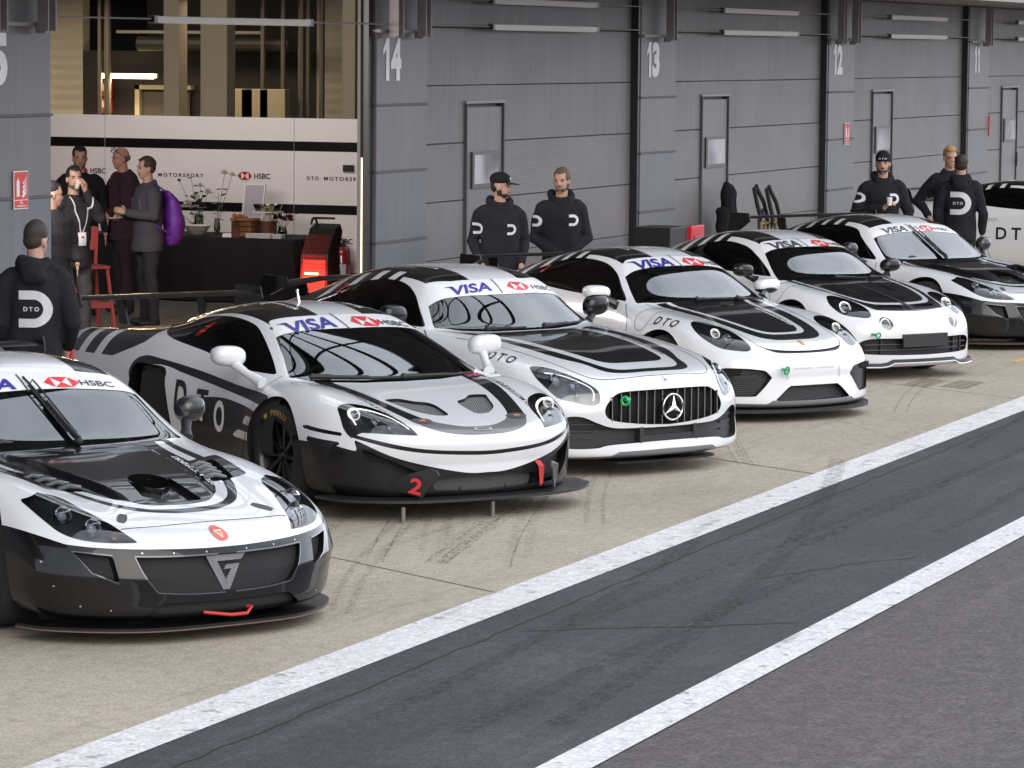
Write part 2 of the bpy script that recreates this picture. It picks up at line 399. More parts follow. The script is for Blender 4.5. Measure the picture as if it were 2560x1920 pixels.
def banner_logos(sh,root,band,z,y0,k,visacol,kv,hs=.075):
    """sun-strip lettering; k = vertical squash for the slope"""
    blue=mat('banner_ink_%d'%int(visacol[2]*1000),visacol,.35); red=mat('banner_red',(.72,.03,.04),.35); dk=mat('banner_grey',(.05,.05,.055),.4)
    V,F=glyphs('VISA',1,2.95,bold=.028,shear=.28)
    V=np.vstack([V,[(-1.86,.5),(-1.30,.5),(-1.12,.10),(-1.40,.36)]]); F=F+[(len(V)-4,len(V)-3,len(V)-2,len(V)-1)]
    zf=(lambda y:z-kv*y*y)
    def fr(yc,sc):
        def g(u,v):
            y=yc+u*sc; return (Vector((3,y,zf(y)+v*sc*k)),Vector((-1,0,0)))
        return g
    sh.lay('lettering',V,F,fr(y0[0],hs),blue,band,.004)
    q=[(0,0),(-.5,.5),(.5,.5)],[(0,0),(.5,-.5),(-.5,-.5)],[(-.5,.5),(-1,0),(-.5,-.5)],[(.5,.5),(.5,-.5),(1,0)]
    Vh=[];Fh=[]
    for tri in q: Fh.append(tuple(range(len(Vh),len(Vh)+3))); Vh+=list(tri)
    sh.lay('emblem',np.array(Vh),Fh,fr(y0[1],hs*.93),red,band,.004)
    V,F=glyphs('HSBC',1,3.5,bold=.012); sh.lay('lettering',V,F,fr(y0[2],hs*.5),dk,band,.004)
    V,F=poly2([(-.04,-.8),(.04,-.8),(.04,.8),(-.04,.8)]); sh.lay('divider',V,F,fr(y0[3],hs),dk,band,.004)
# ------------------------------------------------------------------ wheels, seats, wipers, mirrors, wings
def wheel(parent,x,y,r=.335,rim=.235,w=.28,spokes=10,side=1,text=None,rimcol=None,name='wheel'):
    """side +1 = left; outer face at y"""
    w0=MB(); o=y*side; i=o-w*side
    pf=[(rim,o-.012*side),(rim+.012,o),(r-.05,o-.0*side),(r-.018,o-.012*side),(r,o-.04*side),(r,i+.04*side),(r-.02,i+.01*side),(rim,i)]
    w0.lathe(pf,axis=1,n=48,c=(x,0,r))
    t=w0.build('wheel',RUB(),parent,True); t.name=name
    b=MB(); 
    b.lathe([(rim+.004,o-.005*side),(rim-.006,o-.003*side),(rim-.02,o-.03*side),(rim-.025,i),(rim,i)],axis=1,n=40,c=(x,0,r))
    for k in range(spokes):
        a=2*math.pi*k/spokes
        for da in (-.05,.05):
            p0=Vector((x+math.cos(a)*.045,o-.055*side,r+math.sin(a)*.045)); p1=Vector((x+math.cos(a+da)*(rim-.012),o-.03*side,r+math.sin(a+da)*(rim-.012)))
            b.tube([p0,(p0+p1)/2+Vector((0,.0*side,0)),p1],[.014,.010,.011],6)
    b.lathe([(0,o-.03*side),(.03,o-.03*side),(.035,o-.05*side),(.06,o-.06*side),(.06,o-.1*side)],axis=1,n=20,c=(x,0,r))
    b.build('rim',rimcol or mat('rim_black',(.02,.02,.022),.35,metal=.4,coat=.4),t,True)
    d=MB(); d.lathe([(.05,o-.12*side),(.175,o-.12*side),(.175,o-.15*side),(.05,o-.15*side)],axis=1,n=36,c=(x,0,r)); d.build('brake_disc',mat('disc_steel',(.22,.21,.2),.4,metal=.8),t)
    if text:
        tm=mat('tyre_yellow',(.55,.38,.03),.6); V,F=glyphs(text,.036,.20); rm=(r+rim)/2+.0; bb=MB(); out=[]
        for v in V:
            a=math.pi/2-.12-v[0]/rm*1.0; rr=rm+v[1]; out.append((x-math.cos(a)*rr*side if side>0 else x+math.cos(a)*rr,o+.002*side,r+math.sin(a)*rr))
        bb.add(out,F)
        V=[(.02*a,.014*c) for a,c in ((-1,-1),(1,-1),(1,1),(-1,1))]
        for aa in (.70,.50): bb.add([(x-math.sin(aa+q[0]/rm)*(rm+q[1]),o+.002*side,r+math.cos(aa+q[0]/rm)*(rm+q[1])) for q in V],[(0,1,2,3)])
        bb.build('lettering',tm,t)
    return t
def wells(parent,x,y,r=.37,name='wheel_well'):
    b=MB()
    for s_ in (1,-1):
        n=20; V=[]
        for yy in (y*s_,(y-.36)*s_):
            V+=[(x+r*math.cos(a),yy,.34+r*math.sin(a)) for a in [math.radians(-40+260*k/n) for k in range(n+1)]]
        F=[(i,i+1,n+2+i,n+1+i) for i in range(n)]; F.append(tuple(n+1+i for i in range(n+1))); b.add(V,F)
    return b.build(name,mat('well_dark',(.008,.008,.008),.9),parent)
def seat(parent,x,y,z=.30,col=(.02,.02,.022)):
    b=MB(); m=mat('seat_fabric',col,.8)
    b.box(x-.05,x+.45,y-.24,y+.24,z-.12,z+.06,bev=.05)
    b.prism([(x-.02,z),(x+.10,z+.02),(x-.12,z+.55),(x-.22,z+.58),(x-.28,z+.5)],1,y-.22,y+.22)
    b.box(x-.30,x-.19,y-.15,y+.15,z+.50,z+.76,bev=.04); b.box(x-.25,x-.02,y-.27,y-.2,z+.2,z+.5,bev=.03); b.box(x-.25,x-.02,y+.2,y+.27,z+.2,z+.5,bev=.03)
    return b.build('seat',m,parent)
def wiper(sh,parent,base,tip,lift=.035,w=.011,double=False,mid=None):
    """a wiper lying on the glass from base to tip, both (y,z) seen from the front"""
    b=MB(); n=10
    def pt(t,off):
        y=base[0]+(tip[0]-base[0])*t; z=base[1]+(tip[1]-base[1])*t; h,nn=sh.hit((3,y,z),(-1,0,0))
        return h+nn*off if h is not None else Vector((0,y,z))
    b.tube([pt(k/n*.6,lift*(1-.2*k/n)) for k in range(n+1)],[w*1.5]*4+[w]*(n-3),6)
    b.tube([pt(.12+.88*k/n if not double else k/n,.012) for k in range(n+1)],w*.8,6)
    if double:
        b.tube([pt(.1+.8*k/n,lift*.9)+Vector((0,.02,0)) for k in range(n+1)],w*.6,5)
        b.tube([pt(.15+.7*k/n,lift*.6)-Vector((0,.025,0)) for k in range(n+1)],w*.6,5)
        for k in range(7): t=.15+.12*k; b.tube([pt(t,.01)-Vector((0,.02,0)),pt(t+.04,lift)+Vector((0,.02,0))],w*.5,4)
    b.ball(pt(0,.02),.022)
    return b.build('wiper',MBK(),parent,True)
def mirror(parent,y,x,z,m,r=(.09,.13,.075),root=(.0,.75,.82),stalkm=None,glass=True,s=1):
    """mirror housing on a stalk; s=+1 left, -1 right"""
    g=MB(); bm_=bmesh.new(); bmesh.ops.create_uvsphere(bm_,u_segments=20,v_segments=14,radius=1)
    V=[]
    for v in bm_.verts:
        c=v.co; x_=c.x
        if x_<-.35: x_=-.35-(x_+.35)*.15
        sg=lambda a,e:math.copysign(abs(a)**e,a)
        V.append((x+sg(x_,.8)*r[0],s*(y)+sg(c.y,.72)*r[1],z+sg(c.z,.78)*r[2]+.12*r[2]*c.y*s))
    g.add(V,[[v.index for v in f.verts] for f in bm_.faces]); bm_.free()
    o=g.build('mirror',m,parent,True)
    if stalkm:
        st=MB(); p0=Vector((root[0],s*root[1],root[2])); p1=Vector((x,s*(y-.02),z-r[2]*.5))
        st.tube([p0,p0.lerp(p1,.5)+Vector((0,0,-.01)),p1],[.042,.028,.036],10); st.build('mirror_arm',stalkm,o,True)
    return o
def lamp(parent,sh,poly_tag,mats_lens,name='headlight',depth=(-.05,-.02,-.02),bits=(),half=None):
    """headlight: recessed black bowl, reflectors, clear cover"""
    h=sh.pocket(name,poly_tag,mat('lamp_bowl',(.09,.09,.10),.3,metal=.5,coat=.6),mat('lamp_bezel',(.02,.02,.022),.3,coat=.6),parent,depth,half)
    for k,(c,r,kind) in enumerate(bits):
        b=MB(); sg=half if half else 1; cc=(c[0],c[1]*sg,c[2])
        p,n=sh.hit((c[0]+.5,c[1]*sg,c[2]+.35),(-.5,0,-.35)) if kind!='bar' else (None,None)
        if p is None: p=Vector(cc); n=Vector((.8,0,.6))
        n=(n+Vector((1.2,0,0))).normalized(); q=p-n*(.03+r*.3)
        X=n.to_track_quat('Z','Y').to_matrix().to_4x4(); X.translation=q; b.T=X
        if kind=='proj':
            b.lathe([(r*1.05,.01),(r,.035),(r*.86,.03),(r*.8,-.01),(0,-.02)],n=24); b.ball((0,0,.0),(r*.62,r*.62,r*.5),m=1)
        elif kind=='ring':
            b.lathe([(r*1.0,.02),(r*.86,.032),(r*.80,.02),(r*.86,.01),(r,.02)],n=28,m=2); b.lathe([(r*.8,.01),(r*.5,.0),(r*.45,-.02),(0,-.02)],n=24); b.ball((0,0,.0),(r*.4,r*.4,r*.35),m=1)
        elif kind=='amber':
            b.lathe([(r,.02),(r*.8,-.01),(0,-.02)],n=18,m=3)
        b.build('reflector',[mat('reflector_metal',(.55,.57,.62),.12,metal=1),mat('lens_glass',(.75,.8,.9),.05,coat=1,spec=1),mat('lamp_lit',(.9,.9,.95),.3,emit=(1,.96,.85),es=.6),mat('amber_lens',(.55,.16,.04),.15,coat=1)],h,True)
    sh.extract('lamp_cover',[poly_tag],glassmat('lamp_glass',(.80,.82,.85),1.95),h,off=.001,half=half)
    return h
def finish_car(sh,root,body_tags,body_mats,glass_tags=('windshield',),side_tags=('side_window',),liner=True,inner=None):
    body=sh.extract('body',body_tags,body_mats,root)
    sh.extract('windshield',['windshield'],glassmat(),root,off=-.003)
    for hv in (1,-1):
        sh.extract('side_window',['side_window'],glassmat('tinted_glass',(.16,.17,.17),1.6),root,off=-.003,half=hv)
    # dark cabin lining
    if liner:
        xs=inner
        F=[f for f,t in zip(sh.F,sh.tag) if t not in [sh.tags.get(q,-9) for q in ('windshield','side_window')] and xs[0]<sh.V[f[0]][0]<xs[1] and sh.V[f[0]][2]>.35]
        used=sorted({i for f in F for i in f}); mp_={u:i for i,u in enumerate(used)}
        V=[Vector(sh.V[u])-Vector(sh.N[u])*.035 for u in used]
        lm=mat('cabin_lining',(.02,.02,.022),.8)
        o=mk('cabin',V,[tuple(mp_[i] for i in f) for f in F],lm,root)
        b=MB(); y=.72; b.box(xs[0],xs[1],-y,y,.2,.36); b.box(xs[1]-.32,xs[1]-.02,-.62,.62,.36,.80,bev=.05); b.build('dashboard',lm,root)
    return body
def ginetta_shell(n=9):
    R=[
     ([(1.02,0,.33),(1.01,.25,.33),(.95,.52,.34),(.83,.72,.35),(.70,.86,.36),(.58,.93,.37)],'m'),
     ([(1.00,0,.44),(.985,.25,.44),(.92,.51,.45),(.79,.73,.47),(.64,.87,.48),(.50,.94,.47)],[(.62,.89,.25),(.80,.74,.21),(.95,.52,.19),(1.02,.25,.18),(1.03,0,.18)]),
     ([(.96,0,.52),(.945,.25,.52),(.88,.50,.53),(.74,.70,.57),(.56,.86,.58),(.40,.95,.52)],[(.55,.91,.12),(.78,.76,.10),(.96,.53,.09),(1.03,.25,.09),(1.04,0,.09)]),
     ([(.78,0,.585),(.77,.25,.585),(.72,.48,.595),(.58,.66,.655),(.40,.82,.685),(.24,.95,.58)],None),
     ([(.42,0,.67),(.41,.25,.67),(.36,.46,.675),(.26,.64,.735),(.12,.82,.755),(0.0,.95,.62)],None),
     ([(.02,0,.735),(.01,.25,.735),(-.02,.46,.73),(-.08,.64,.785),(-.16,.81,.80),(-.22,.95,.64)],None),
     ([(-.34,0,.775),(-.34,.26,.775),(-.35,.50,.77),(-.38,.68,.80),(-.41,.82,.80),(-.44,.94,.62)],None),
     ([(-.58,0,.812),(-.58,.30,.81),(-.59,.58,.81),(-.60,.77,.82),(-.65,.87,.80),(-.70,.94,.6)],None),
     ([(-.67,0,.855),(-.67,.30,.852),(-.68,.60,.845),(-.71,.78,.845),(-.80,.88,.81),(-.84,.94,.6)],None),
     ([(-.90,0,1.03),(-.90,.29,1.025),(-.90,.56,1.01),(-.90,.735,.985),(-1.02,.89,.83),(-1.05,.945,.6)],None),
     ([(-1.13,0,1.195),(-1.12,.27,1.19),(-1.10,.52,1.17),(-1.07,.67,1.135),(-1.25,.89,.85),(-1.28,.95,.6)],None),
     ([(-1.42,0,1.275),(-1.42,.26,1.27),(-1.40,.48,1.25),(-1.38,.64,1.195),(-1.52,.89,.86),(-1.55,.95,.6)],None),
     ([(-1.85,0,1.28),(-1.85,.25,1.275),(-1.85,.46,1.25),(-1.85,.62,1.18),(-1.9,.89,.88),(-1.9,.955,.6)],None),
     ([(-2.35,0,1.19),(-2.35,.25,1.18),(-2.35,.44,1.15),(-2.35,.60,1.08),(-2.35,.89,.90),(-2.35,.96,.6)],None),
     ([(-2.8,0,1.04),(-2.8,.25,1.03),(-2.8,.45,1.0),(-2.8,.65,.95),(-2.8,.86,.88),(-2.8,.96,.62)],None),
     ([(-3.25,0,.90),(-3.25,.25,.90),(-3.23,.45,.89),(-3.2,.65,.88),(-3.12,.84,.84),(-3.02,.93,.6)],None),
     ([(-3.36,0,.62),(-3.36,.25,.62),(-3.34,.45,.62),(-3.30,.65,.62),(-3.22,.82,.60),(-3.12,.91,.5)],[(-3.22,.82,.35),(-3.3,.65,.3),(-3.34,.45,.28),(-3.36,.25,.28),(-3.36,0,.28)]),
     ([(-3.37,0,.45),(-3.37,.25,.45),(-3.35,.45,.45),(-3.31,.65,.45),(-3.23,.82,.45),(-3.13,.91,.45)],'m'),
    ]
    def relief(x,y):
        sm=lambda a,b,t:(lambda q:q*q*(3-2*q))(np.clip((t-a)/(b-a),0,1))
        w=.27+.14*np.clip((.45-x)/.9,0,1)
        return .034*sm(w+.035,w-.01,np.abs(y))*sm(.53,.20,x)*sm(-.62,-.35,x)
    return Shell(R,n,n,relief)
def _r(x,pts,bot=None):
    """ring written as one x (or six) and (y,z) pairs"""
    xs=x if isinstance(x,(list,tuple)) else [x]*6
    return ([(xs[i],p[0],p[1]) for i,p in enumerate(pts)],bot)
def mclaren_shell(n=9):
    R=[
     _r([1.09,1.08,1.03,.90,.73,.55],[(0,.34),(.25,.34),(.5,.35),(.74,.36),(.90,.37),(.98,.38)],'m'),
     _r([1.13,1.12,1.06,.93,.75,.48],[(0,.46),(.25,.46),(.5,.47),(.73,.49),(.90,.52),(1.0,.50)],[(.62,.95,.25),(.88,.78,.21),(1.03,.52,.19),(1.08,.25,.18),(1.09,0,.18)]),
     _r([1.11,1.095,1.04,.87,.64,.41],[(0,.535),(.25,.54),(.5,.555),(.70,.62),(.88,.67),(1.01,.56)],[(.58,.95,.13),(.86,.78,.11),(1.02,.52,.10),(1.07,.25,.10),(1.08,0,.10)]),
     _r([.92,.91,.85,.66,.42,.22],[(0,.60),(.25,.60),(.47,.62),(.68,.70),(.87,.76),(1.01,.62)]),
     _r([.55,.54,.50,.38,.14,0],[(0,.692),(.25,.692),(.46,.705),(.66,.77),(.86,.815),(1.02,.64)]),
     _r([.24,.24,.2,.1,-.1,-.22],[(0,.763),(.25,.763),(.48,.765),(.68,.805),(.86,.825),(1.0,.64)]),
     _r([.03,.02,-.03,-.12,-.28,-.4],[(0,.785),(.3,.785),(.58,.79),(.765,.80),(.87,.79),(.97,.6)]),
     _r([-.05,-.06,-.12,-.22,-.42,-.5],[(0,.83),(.3,.825),(.57,.825),(.75,.835),(.89,.79),(.95,.58)]),
     _r([-.42,-.42,-.45,-.53,-.75,-.8],[(0,1.02),(.28,1.015),(.52,1.0),(.68,.975),(.90,.82),(.94,.55)]),
     _r([-.80,-.80,-.80,-.82,-1.1,-1.1],[(0,1.165),(.26,1.16),(.46,1.145),(.585,1.11),(.91,.85),(.95,.52)]),
     _r([-1.15,-1.15,-1.15,-1.2,-1.45,-1.4],[(0,1.235),(.25,1.23),(.45,1.215),(.58,1.16),(.93,.90),(.97,.52)]),
     _r([-1.6,-1.6,-1.6,-1.65,-1.75,-1.7],[(0,1.24),(.25,1.23),(.42,1.205),(.56,1.13),(.965,.955),(1.0,.52)]),
     _r([-2.1,-2.1,-2.1,-2.15,-2.1,-2.1],[(0,1.15),(.25,1.14),(.42,1.10),(.60,1.0),(.93,1.0),(1.02,.55)]),
     _r(-2.6,[(0,1.02),(.25,1.01),(.45,.97),(.66,.97),(.90,1.01),(1.03,.6)]),
     _r(-3.05,[(0,.95),(.25,.95),(.45,.94),(.70,.965),(.88,.98),(1.02,.62)]),
     _r([-3.42,-3.42,-3.41,-3.38,-3.33,-3.25],[(0,.93),(.25,.93),(.45,.93),(.66,.935),(.83,.92),(.97,.6)]),
     _r([-3.5,-3.5,-3.49,-3.45,-3.38,-3.3],[(0,.62),(.25,.62),(.45,.62),(.66,.62),(.82,.62),(.94,.5)],[(-3.38,.82,.33),(-3.42,.65,.28),(-3.46,.45,.25),(-3.48,.25,.25),(-3.48,0,.25)]),
     _r([-3.5,-3.5,-3.49,-3.45,-3.38,-3.3],[(0,.45),(.25,.45),(.45,.45),(.66,.45),(.82,.45),(.94,.45)],'m')]
    return Shell(R,n,n)
def mercedes_shell(n=8):
    R=[
     _r([.90,.89,.85,.74,.60,.48],[(0,.33),(.25,.33),(.5,.33),(.76,.33),(.92,.34),(.995,.35)],'m'),
     _r([.94,.93,.88,.76,.61,.43],[(0,.47),(.25,.47),(.5,.47),(.76,.49),(.93,.50),(1.01,.48)],[(.57,.97,.22),(.73,.81,.19),(.86,.53,.17),(.91,.25,.16),(.92,0,.16)]),
     _r([.925,.91,.84,.67,.47,.31],[(0,.60),(.25,.60),(.5,.61),(.74,.66),(.93,.68),(1.015,.58)],[(.54,.98,.12),(.72,.82,.115),(.86,.54,.11),(.91,.25,.11),(.92,0,.11)]),
     _r([.85,.83,.73,.49,.27,.12],[(0,.69),(.25,.69),(.48,.705),(.70,.76),(.88,.785),(1.015,.64)]),
     _r([.55,.53,.42,.2,0,-.1],[(0,.775),(.25,.78),(.47,.79),(.68,.82),(.87,.835),(1.01,.66)]),
     _r([.1,.1,.02,-.12,-.25,-.32],[(0,.855),(.25,.858),(.48,.865),(.69,.875),(.87,.865),(.99,.66)]),
     _r([-.4,-.4,-.42,-.48,-.55,-.6],[(0,.900),(.25,.905),(.5,.908),(.70,.91),(.85,.885),(.96,.64)]),
     _r([-.74,-.75,-.80,-.86,-.92,-.95],[(0,.90),(.3,.90),(.58,.915),(.775,.935),(.86,.90),(.945,.62)]),
     _r([-.80,-.81,-.86,-.93,-1.05,-1.08],[(0,.95),(.3,.948),(.57,.95),(.745,.97),(.88,.90),(.945,.6)]),
     _r([-.96,-.97,-1.0,-1.06,-1.25,-1.25],[(0,1.12),(.27,1.12),(.51,1.105),(.67,1.09),(.89,.92),(.95,.6)]),
     _r([-1.14,-1.14,-1.17,-1.21,-1.4,-1.4],[(0,1.28),(.25,1.278),(.46,1.265),(.60,1.24),(.90,.94),(.95,.6)]),
     _r([-1.45,-1.45,-1.45,-1.5,-1.65,-1.65],[(0,1.355),(.25,1.35),(.44,1.335),(.585,1.285),(.91,.95),(.96,.6)]),
     _r(-1.95,[(0,1.37),(.25,1.365),(.43,1.345),(.58,1.285),(.92,.965),(.97,.6)]),
     _r(-2.4,[(0,1.29),(.25,1.28),(.42,1.255),(.58,1.18),(.93,.985),(.99,.62)]),
     _r(-2.85,[(0,1.14),(.25,1.13),(.45,1.1),(.66,1.03),(.93,.97),(1.0,.65)]),
     _r([-3.32,-3.32,-3.31,-3.28,-3.2,-3.1],[(0,.98),(.25,.98),(.45,.97),(.68,.96),(.88,.92),(.97,.65)]),
     _r([-3.5,-3.5,-3.49,-3.43,-3.33,-3.25],[(0,.62),(.25,.62),(.45,.62),(.68,.62),(.82,.60),(.93,.5)],[(-3.35,.82,.33),(-3.42,.65,.28),(-3.46,.45,.25),(-3.48,.25,.25),(-3.48,0,.25)]),
     _r([-3.52,-3.52,-3.5,-3.45,-3.35,-3.27],[(0,.45),(.25,.45),(.45,.45),(.68,.45),(.82,.45),(.93,.45)],'m')]
    return Shell(R,n,n)
def _coupe_rear(k,yk=1):
    q=[_r([-.46,-.46,-.49,-.53,-.62,-.65],[(0,.88),(.29,.88),(.56,.875),(.725,.885),(.82,.84),(.87,.6)]),
     _r([-.64,-.64,-.66,-.70,-.85,-.85],[(0,1.01),(.26,1.008),(.51,.995),(.65,.98),(.83,.86),(.87,.6)]),
     _r([-.87,-.87,-.88,-.91,-1.05,-1.05],[(0,1.18),(.24,1.178),(.44,1.168),(.57,1.135),(.84,.89),(.88,.6)]),
     _r([-1.2,-1.2,-1.2,-1.22,-1.3,-1.3],[(0,1.29),(.24,1.287),(.42,1.275),(.545,1.225),(.85,.91),(.89,.6)]),
     _r(-1.6,[(0,1.315),(.24,1.31),(.41,1.29),(.53,1.23),(.86,.93),(.90,.62)]),
     _r(-2.1,[(0,1.25),(.24,1.24),(.4,1.215),(.54,1.14),(.88,.95),(.92,.64)]),
     _r(-2.6,[(0,1.09),(.24,1.08),(.42,1.06),(.62,1.0),(.86,.95),(.92,.66)]),
     _r([-3.05,-3.05,-3.04,-3.0,-2.95,-2.9],[(0,.97),(.25,.97),(.45,.96),(.65,.94),(.82,.90),(.89,.66)]),
     _r([-3.35,-3.35,-3.33,-3.28,-3.18,-3.08],[(0,.64),(.25,.64),(.45,.64),(.65,.64),(.80,.62),(.87,.5)],[(-3.18,.78,.33),(-3.26,.62,.28),(-3.32,.45,.25),(-3.34,.25,.25),(-3.34,0,.25)]),
     _r([-3.38,-3.38,-3.36,-3.30,-3.2,-3.1],[(0,.45),(.25,.45),(.45,.45),(.65,.45),(.80,.45),(.87,.45)],'m')]
    return [([(x,y*yk,z*k if z>.7 else z) for x,y,z in t],(b if (b is None or b=='m') else b)) for t,b in q]
def porsche_shell(n=8):
    R=[
     _r([.95,.94,.89,.78,.65,.52],[(0,.36),(.25,.36),(.5,.36),(.71,.37),(.83,.38),(.895,.39)],'m'),
     _r([.955,.945,.89,.77,.61,.43],[(0,.46),(.25,.46),(.5,.46),(.71,.48),(.85,.50),(.915,.48)],[(.58,.88,.22),(.75,.75,.18),(.91,.5,.17),(.97,.25,.16),(.98,0,.16)]),
     _r([.89,.88,.81,.65,.44,.30],[(0,.565),(.25,.565),(.49,.575),(.69,.63),(.85,.67),(.92,.56)],[(.60,.88,.11),(.76,.75,.10),(.92,.5,.09),(.99,.25,.09),(1.0,0,.09)]),
     _r([.76,.75,.68,.47,.26,.14],[(0,.64),(.25,.64),(.46,.655),(.67,.735),(.83,.77),(.92,.62)]),
     _r([.42,.41,.34,.2,.02,-.08],[(0,.73),(.25,.73),(.45,.742),(.66,.80),(.82,.815),(.92,.64)]),
     _r([.05,.04,0,-.1,-.22,-.3],[(0,.805),(.25,.805),(.46,.808),(.67,.835),(.81,.825),(.90,.64)]),
     _r([-.3,-.3,-.32,-.38,-.45,-.5],[(0,.856),(.27,.855),(.52,.85),(.715,.858),(.81,.825),(.88,.62)]),
    ]+_coupe_rear(1)
    return Shell(R,n,n)
def alpine_shell(n=8):
    R=[
     _r([.92,.91,.86,.74,.58,.44],[(0,.34),(.25,.34),(.48,.34),(.69,.35),(.81,.36),(.865,.37)],'m'),
     _r([.925,.915,.865,.73,.55,.39],[(0,.46),(.25,.46),(.48,.47),(.69,.49),(.83,.50),(.895,.48)],[(.52,.85,.22),(.70,.73,.19),(.86,.5,.17),(.92,.25,.16),(.93,0,.16)]),
     _r([.87,.86,.80,.62,.43,.28],[(0,.57),(.25,.57),(.47,.58),(.67,.62),(.83,.645),(.905,.55)],[(.52,.85,.12),(.70,.73,.11),(.86,.5,.10),(.92,.25,.10),(.93,0,.10)]),
     _r([.73,.72,.64,.44,.26,.12],[(0,.65),(.25,.65),(.45,.66),(.65,.705),(.81,.735),(.905,.60)]),
     _r([.4,.39,.34,.2,.03,-.08],[(0,.728),(.25,.728),(.44,.732),(.65,.78),(.81,.79),(.905,.62)]),
     _r([.05,.04,0,-.1,-.22,-.3],[(0,.795),(.25,.795),(.46,.795),(.66,.815),(.80,.81),(.89,.62)]),
     _r([-.22,-.22,-.24,-.30,-.40,-.45],[(0,.842),(.27,.842),(.52,.836),(.70,.838),(.80,.81),(.87,.60)]),
    ]+[([(x+(.08 if i<3 else .04),y,z) if n_<3 else (x,y,z) for i,(x,y,z) in enumerate(t)],b) for n_,(t,b) in enumerate(_coupe_rear(.975,.965))]
    return Shell(R,n,n)
# ------------------------------------------------------------------ the five kinds of car in the row
def common(sh,ws,bb,sw,roof,stripes=None,rearx=-1.42,rz=.95):
    """ws: windshield outline seen from above; bb: lower edge of the sun strip; sw: side window outline; roof: (white centre y0,y1, outer y, front x)"""
    y0,y1,yo,xf=roof
    a=dict(sym=False,only='body',zmin=1.0)
    for ya,yb in ((-yo,y0),(y1,yo)):
        P=[(xf+.12,ya),(xf+.12,yb),(-2.0,yb),(-3.6,yb),(-3.6,ya),(-2.0,ya)]
        sh.top(P,'black',**a)
    # rear quarters black with white bars
    ym=yo-.06
    sh.side([(rearx,rz-.02),(rearx-.1,1.6),(-3.8,1.6),(-3.8,rz-.05),(-2.4,rz+.03)],'black','body',ny=-2,ymin=ym)
    for k,(x,w) in enumerate(stripes or [(-1.60,.075),(-1.80,.075),(-2.0,.08),(-2.22,.09),(-2.5,.1)]):
        sh.side([(x-.12,rz-.2),(x+w-.12,rz-.2),(x+w+.03,1.6),(x+.03,1.6)],'body','black',ny=-2,ymin=ym,cond=lambda c,n:c[:,0]<rearx)
    sh.top(ws,'windshield',only=['body','black'],zmin=.5)
    xs=[p[0] for p in bb]; P=[(p[0],p[1]) for p in bb]+[(-2.2,bb[-1][1]+.1),(-2.2,0)]
    sh.top(P,'sun_strip',only='windshield',zmin=.5)
    # black ceramic edge of the glass
    def edge(V): return -sdpoly(cat_(ws,True,1),np.stack([V[:,0],np.abs(V[:,1])],1))-.022
    sh.cut(lambda V:np.where(edge(V)>5,-9,-1)*0+ -(edge(V)) ,'glass_edge','windshield') if False else None
    w=np.array(sw); c=w.mean(0)
    sh.side(sw,'side_window',only=['body','black'],ny=.1,ymin=.35)
BODY_T=['body','black','sun_strip','grey','carbon']
def BODY_M(): return [PW(),PB(),mat('sunstrip_white',(.80,.80,.82),.35,coat=.4),mat('nose_grey',(.16,.155,.165),.3,coat=.6),CAR()]
def shutline(sh,root,pts,fr,w=.006,name='panel_gap'):
    P=ribbon(cat_(pts,False,5),w); n=len(P)//2
    sh.lay(name,P,[(i,i+1,2*n-2-i,2*n-1-i) for i in range(n-1)],fr,mat('gap_dark',(.03,.03,.032),.8),root,.0015,.05)
def side_gap(sh,root,pts):
    for s_ in (-1,1): shutline(sh,root,pts,(lambda u,v:(Vector((u,-3*s_*-1,v)),Vector((0,-s_,0)))))
def top_gap(sh,root,pts,w=.006,both=True):
    for s_ in ((-1,1) if both else (1,)): shutline(sh,root,pts,(lambda u,v:(Vector((u,v*s_,3)),Vector((0,0,-1)))),w)
def wing(root,x,z,span,chord=.28,th=.03,posts=(.4,),endh=(.16,.30),base=.95,m=None,name='rear_wing',text=None,droop=0):
    m=m or CAR(); g=MB()
    n=8; prof=[]
    for k in range(n+1):
        t=k/n; prof.append((x+chord*(.5-t),z+th*math.sin(math.pi*t)**.6*.5-.05*t*t+.04*t))
    for k in range(n,-1,-1):
        t=k/n; prof.append((x+chord*(.5-t),z-th*math.sin(math.pi*t)*.5-.05*t*t+.04*t-.004))
    ys=[-span,-span*.85,-span*.4,0,span*.4,span*.85,span]; K=len(prof); V=[];F=[]
    for y in ys:
        dz=-droop*(abs(y)/span)**3
        V+=[(p[0],y,p[1]+dz) for p in prof]
    for i in range(len(ys)-1): F+=[(i*K+k,i*K+(k+1)%K,(i+1)*K+(k+1)%K,(i+1)*K+k) for k in range(K)]
    F+=[tuple(range(K)),tuple((len(ys)-1)*K+k for k in range(K))]
    g.add(V,F); o=g.build(name,m,root,True)
    for s_ in (-1,1):
        e=MB(); y=s_*span; a,b=endh
        e.prism([(x+chord*.55,z-a*.2),(x+chord*.45,z+a*.35),(x-chord*.7,z+a*.35),(x-chord*.75,z-b*.5),(x-chord*.3,z-b*.55),(x+chord*.3,z-b*.25)],1,y-.006,y+.006)
        ep=e.build('endplate',PB(),o)
        if text and s_<0:
            V,F=glyphs(text,.085,.30,bold=.02); bb=MB(); bb.add([(x-.05+v[0]*1.0,y-.009,z-.02+v[1]) for v in V],F); bb.build('lettering',mat('decal_white',(.8,.8,.82),.4),ep)
    for y in posts:
        for s_ in (-1,1): p=MB(); p.prism([(x+.03,z-.0),(x-.09,z-.0),(x-.02,base),(x+.12,base)],1,s_*y-.008,s_*y+.008); p.build('wing_post',m,o)
    return o
def arches(sh,root):
    m=mat('well_dark',(.008,.008,.008),.9)
    for hv in (1,-1):
        o=sh.pocket('wheel_well','wheel_arch',m,m,root,(0,-.34,0),hv)
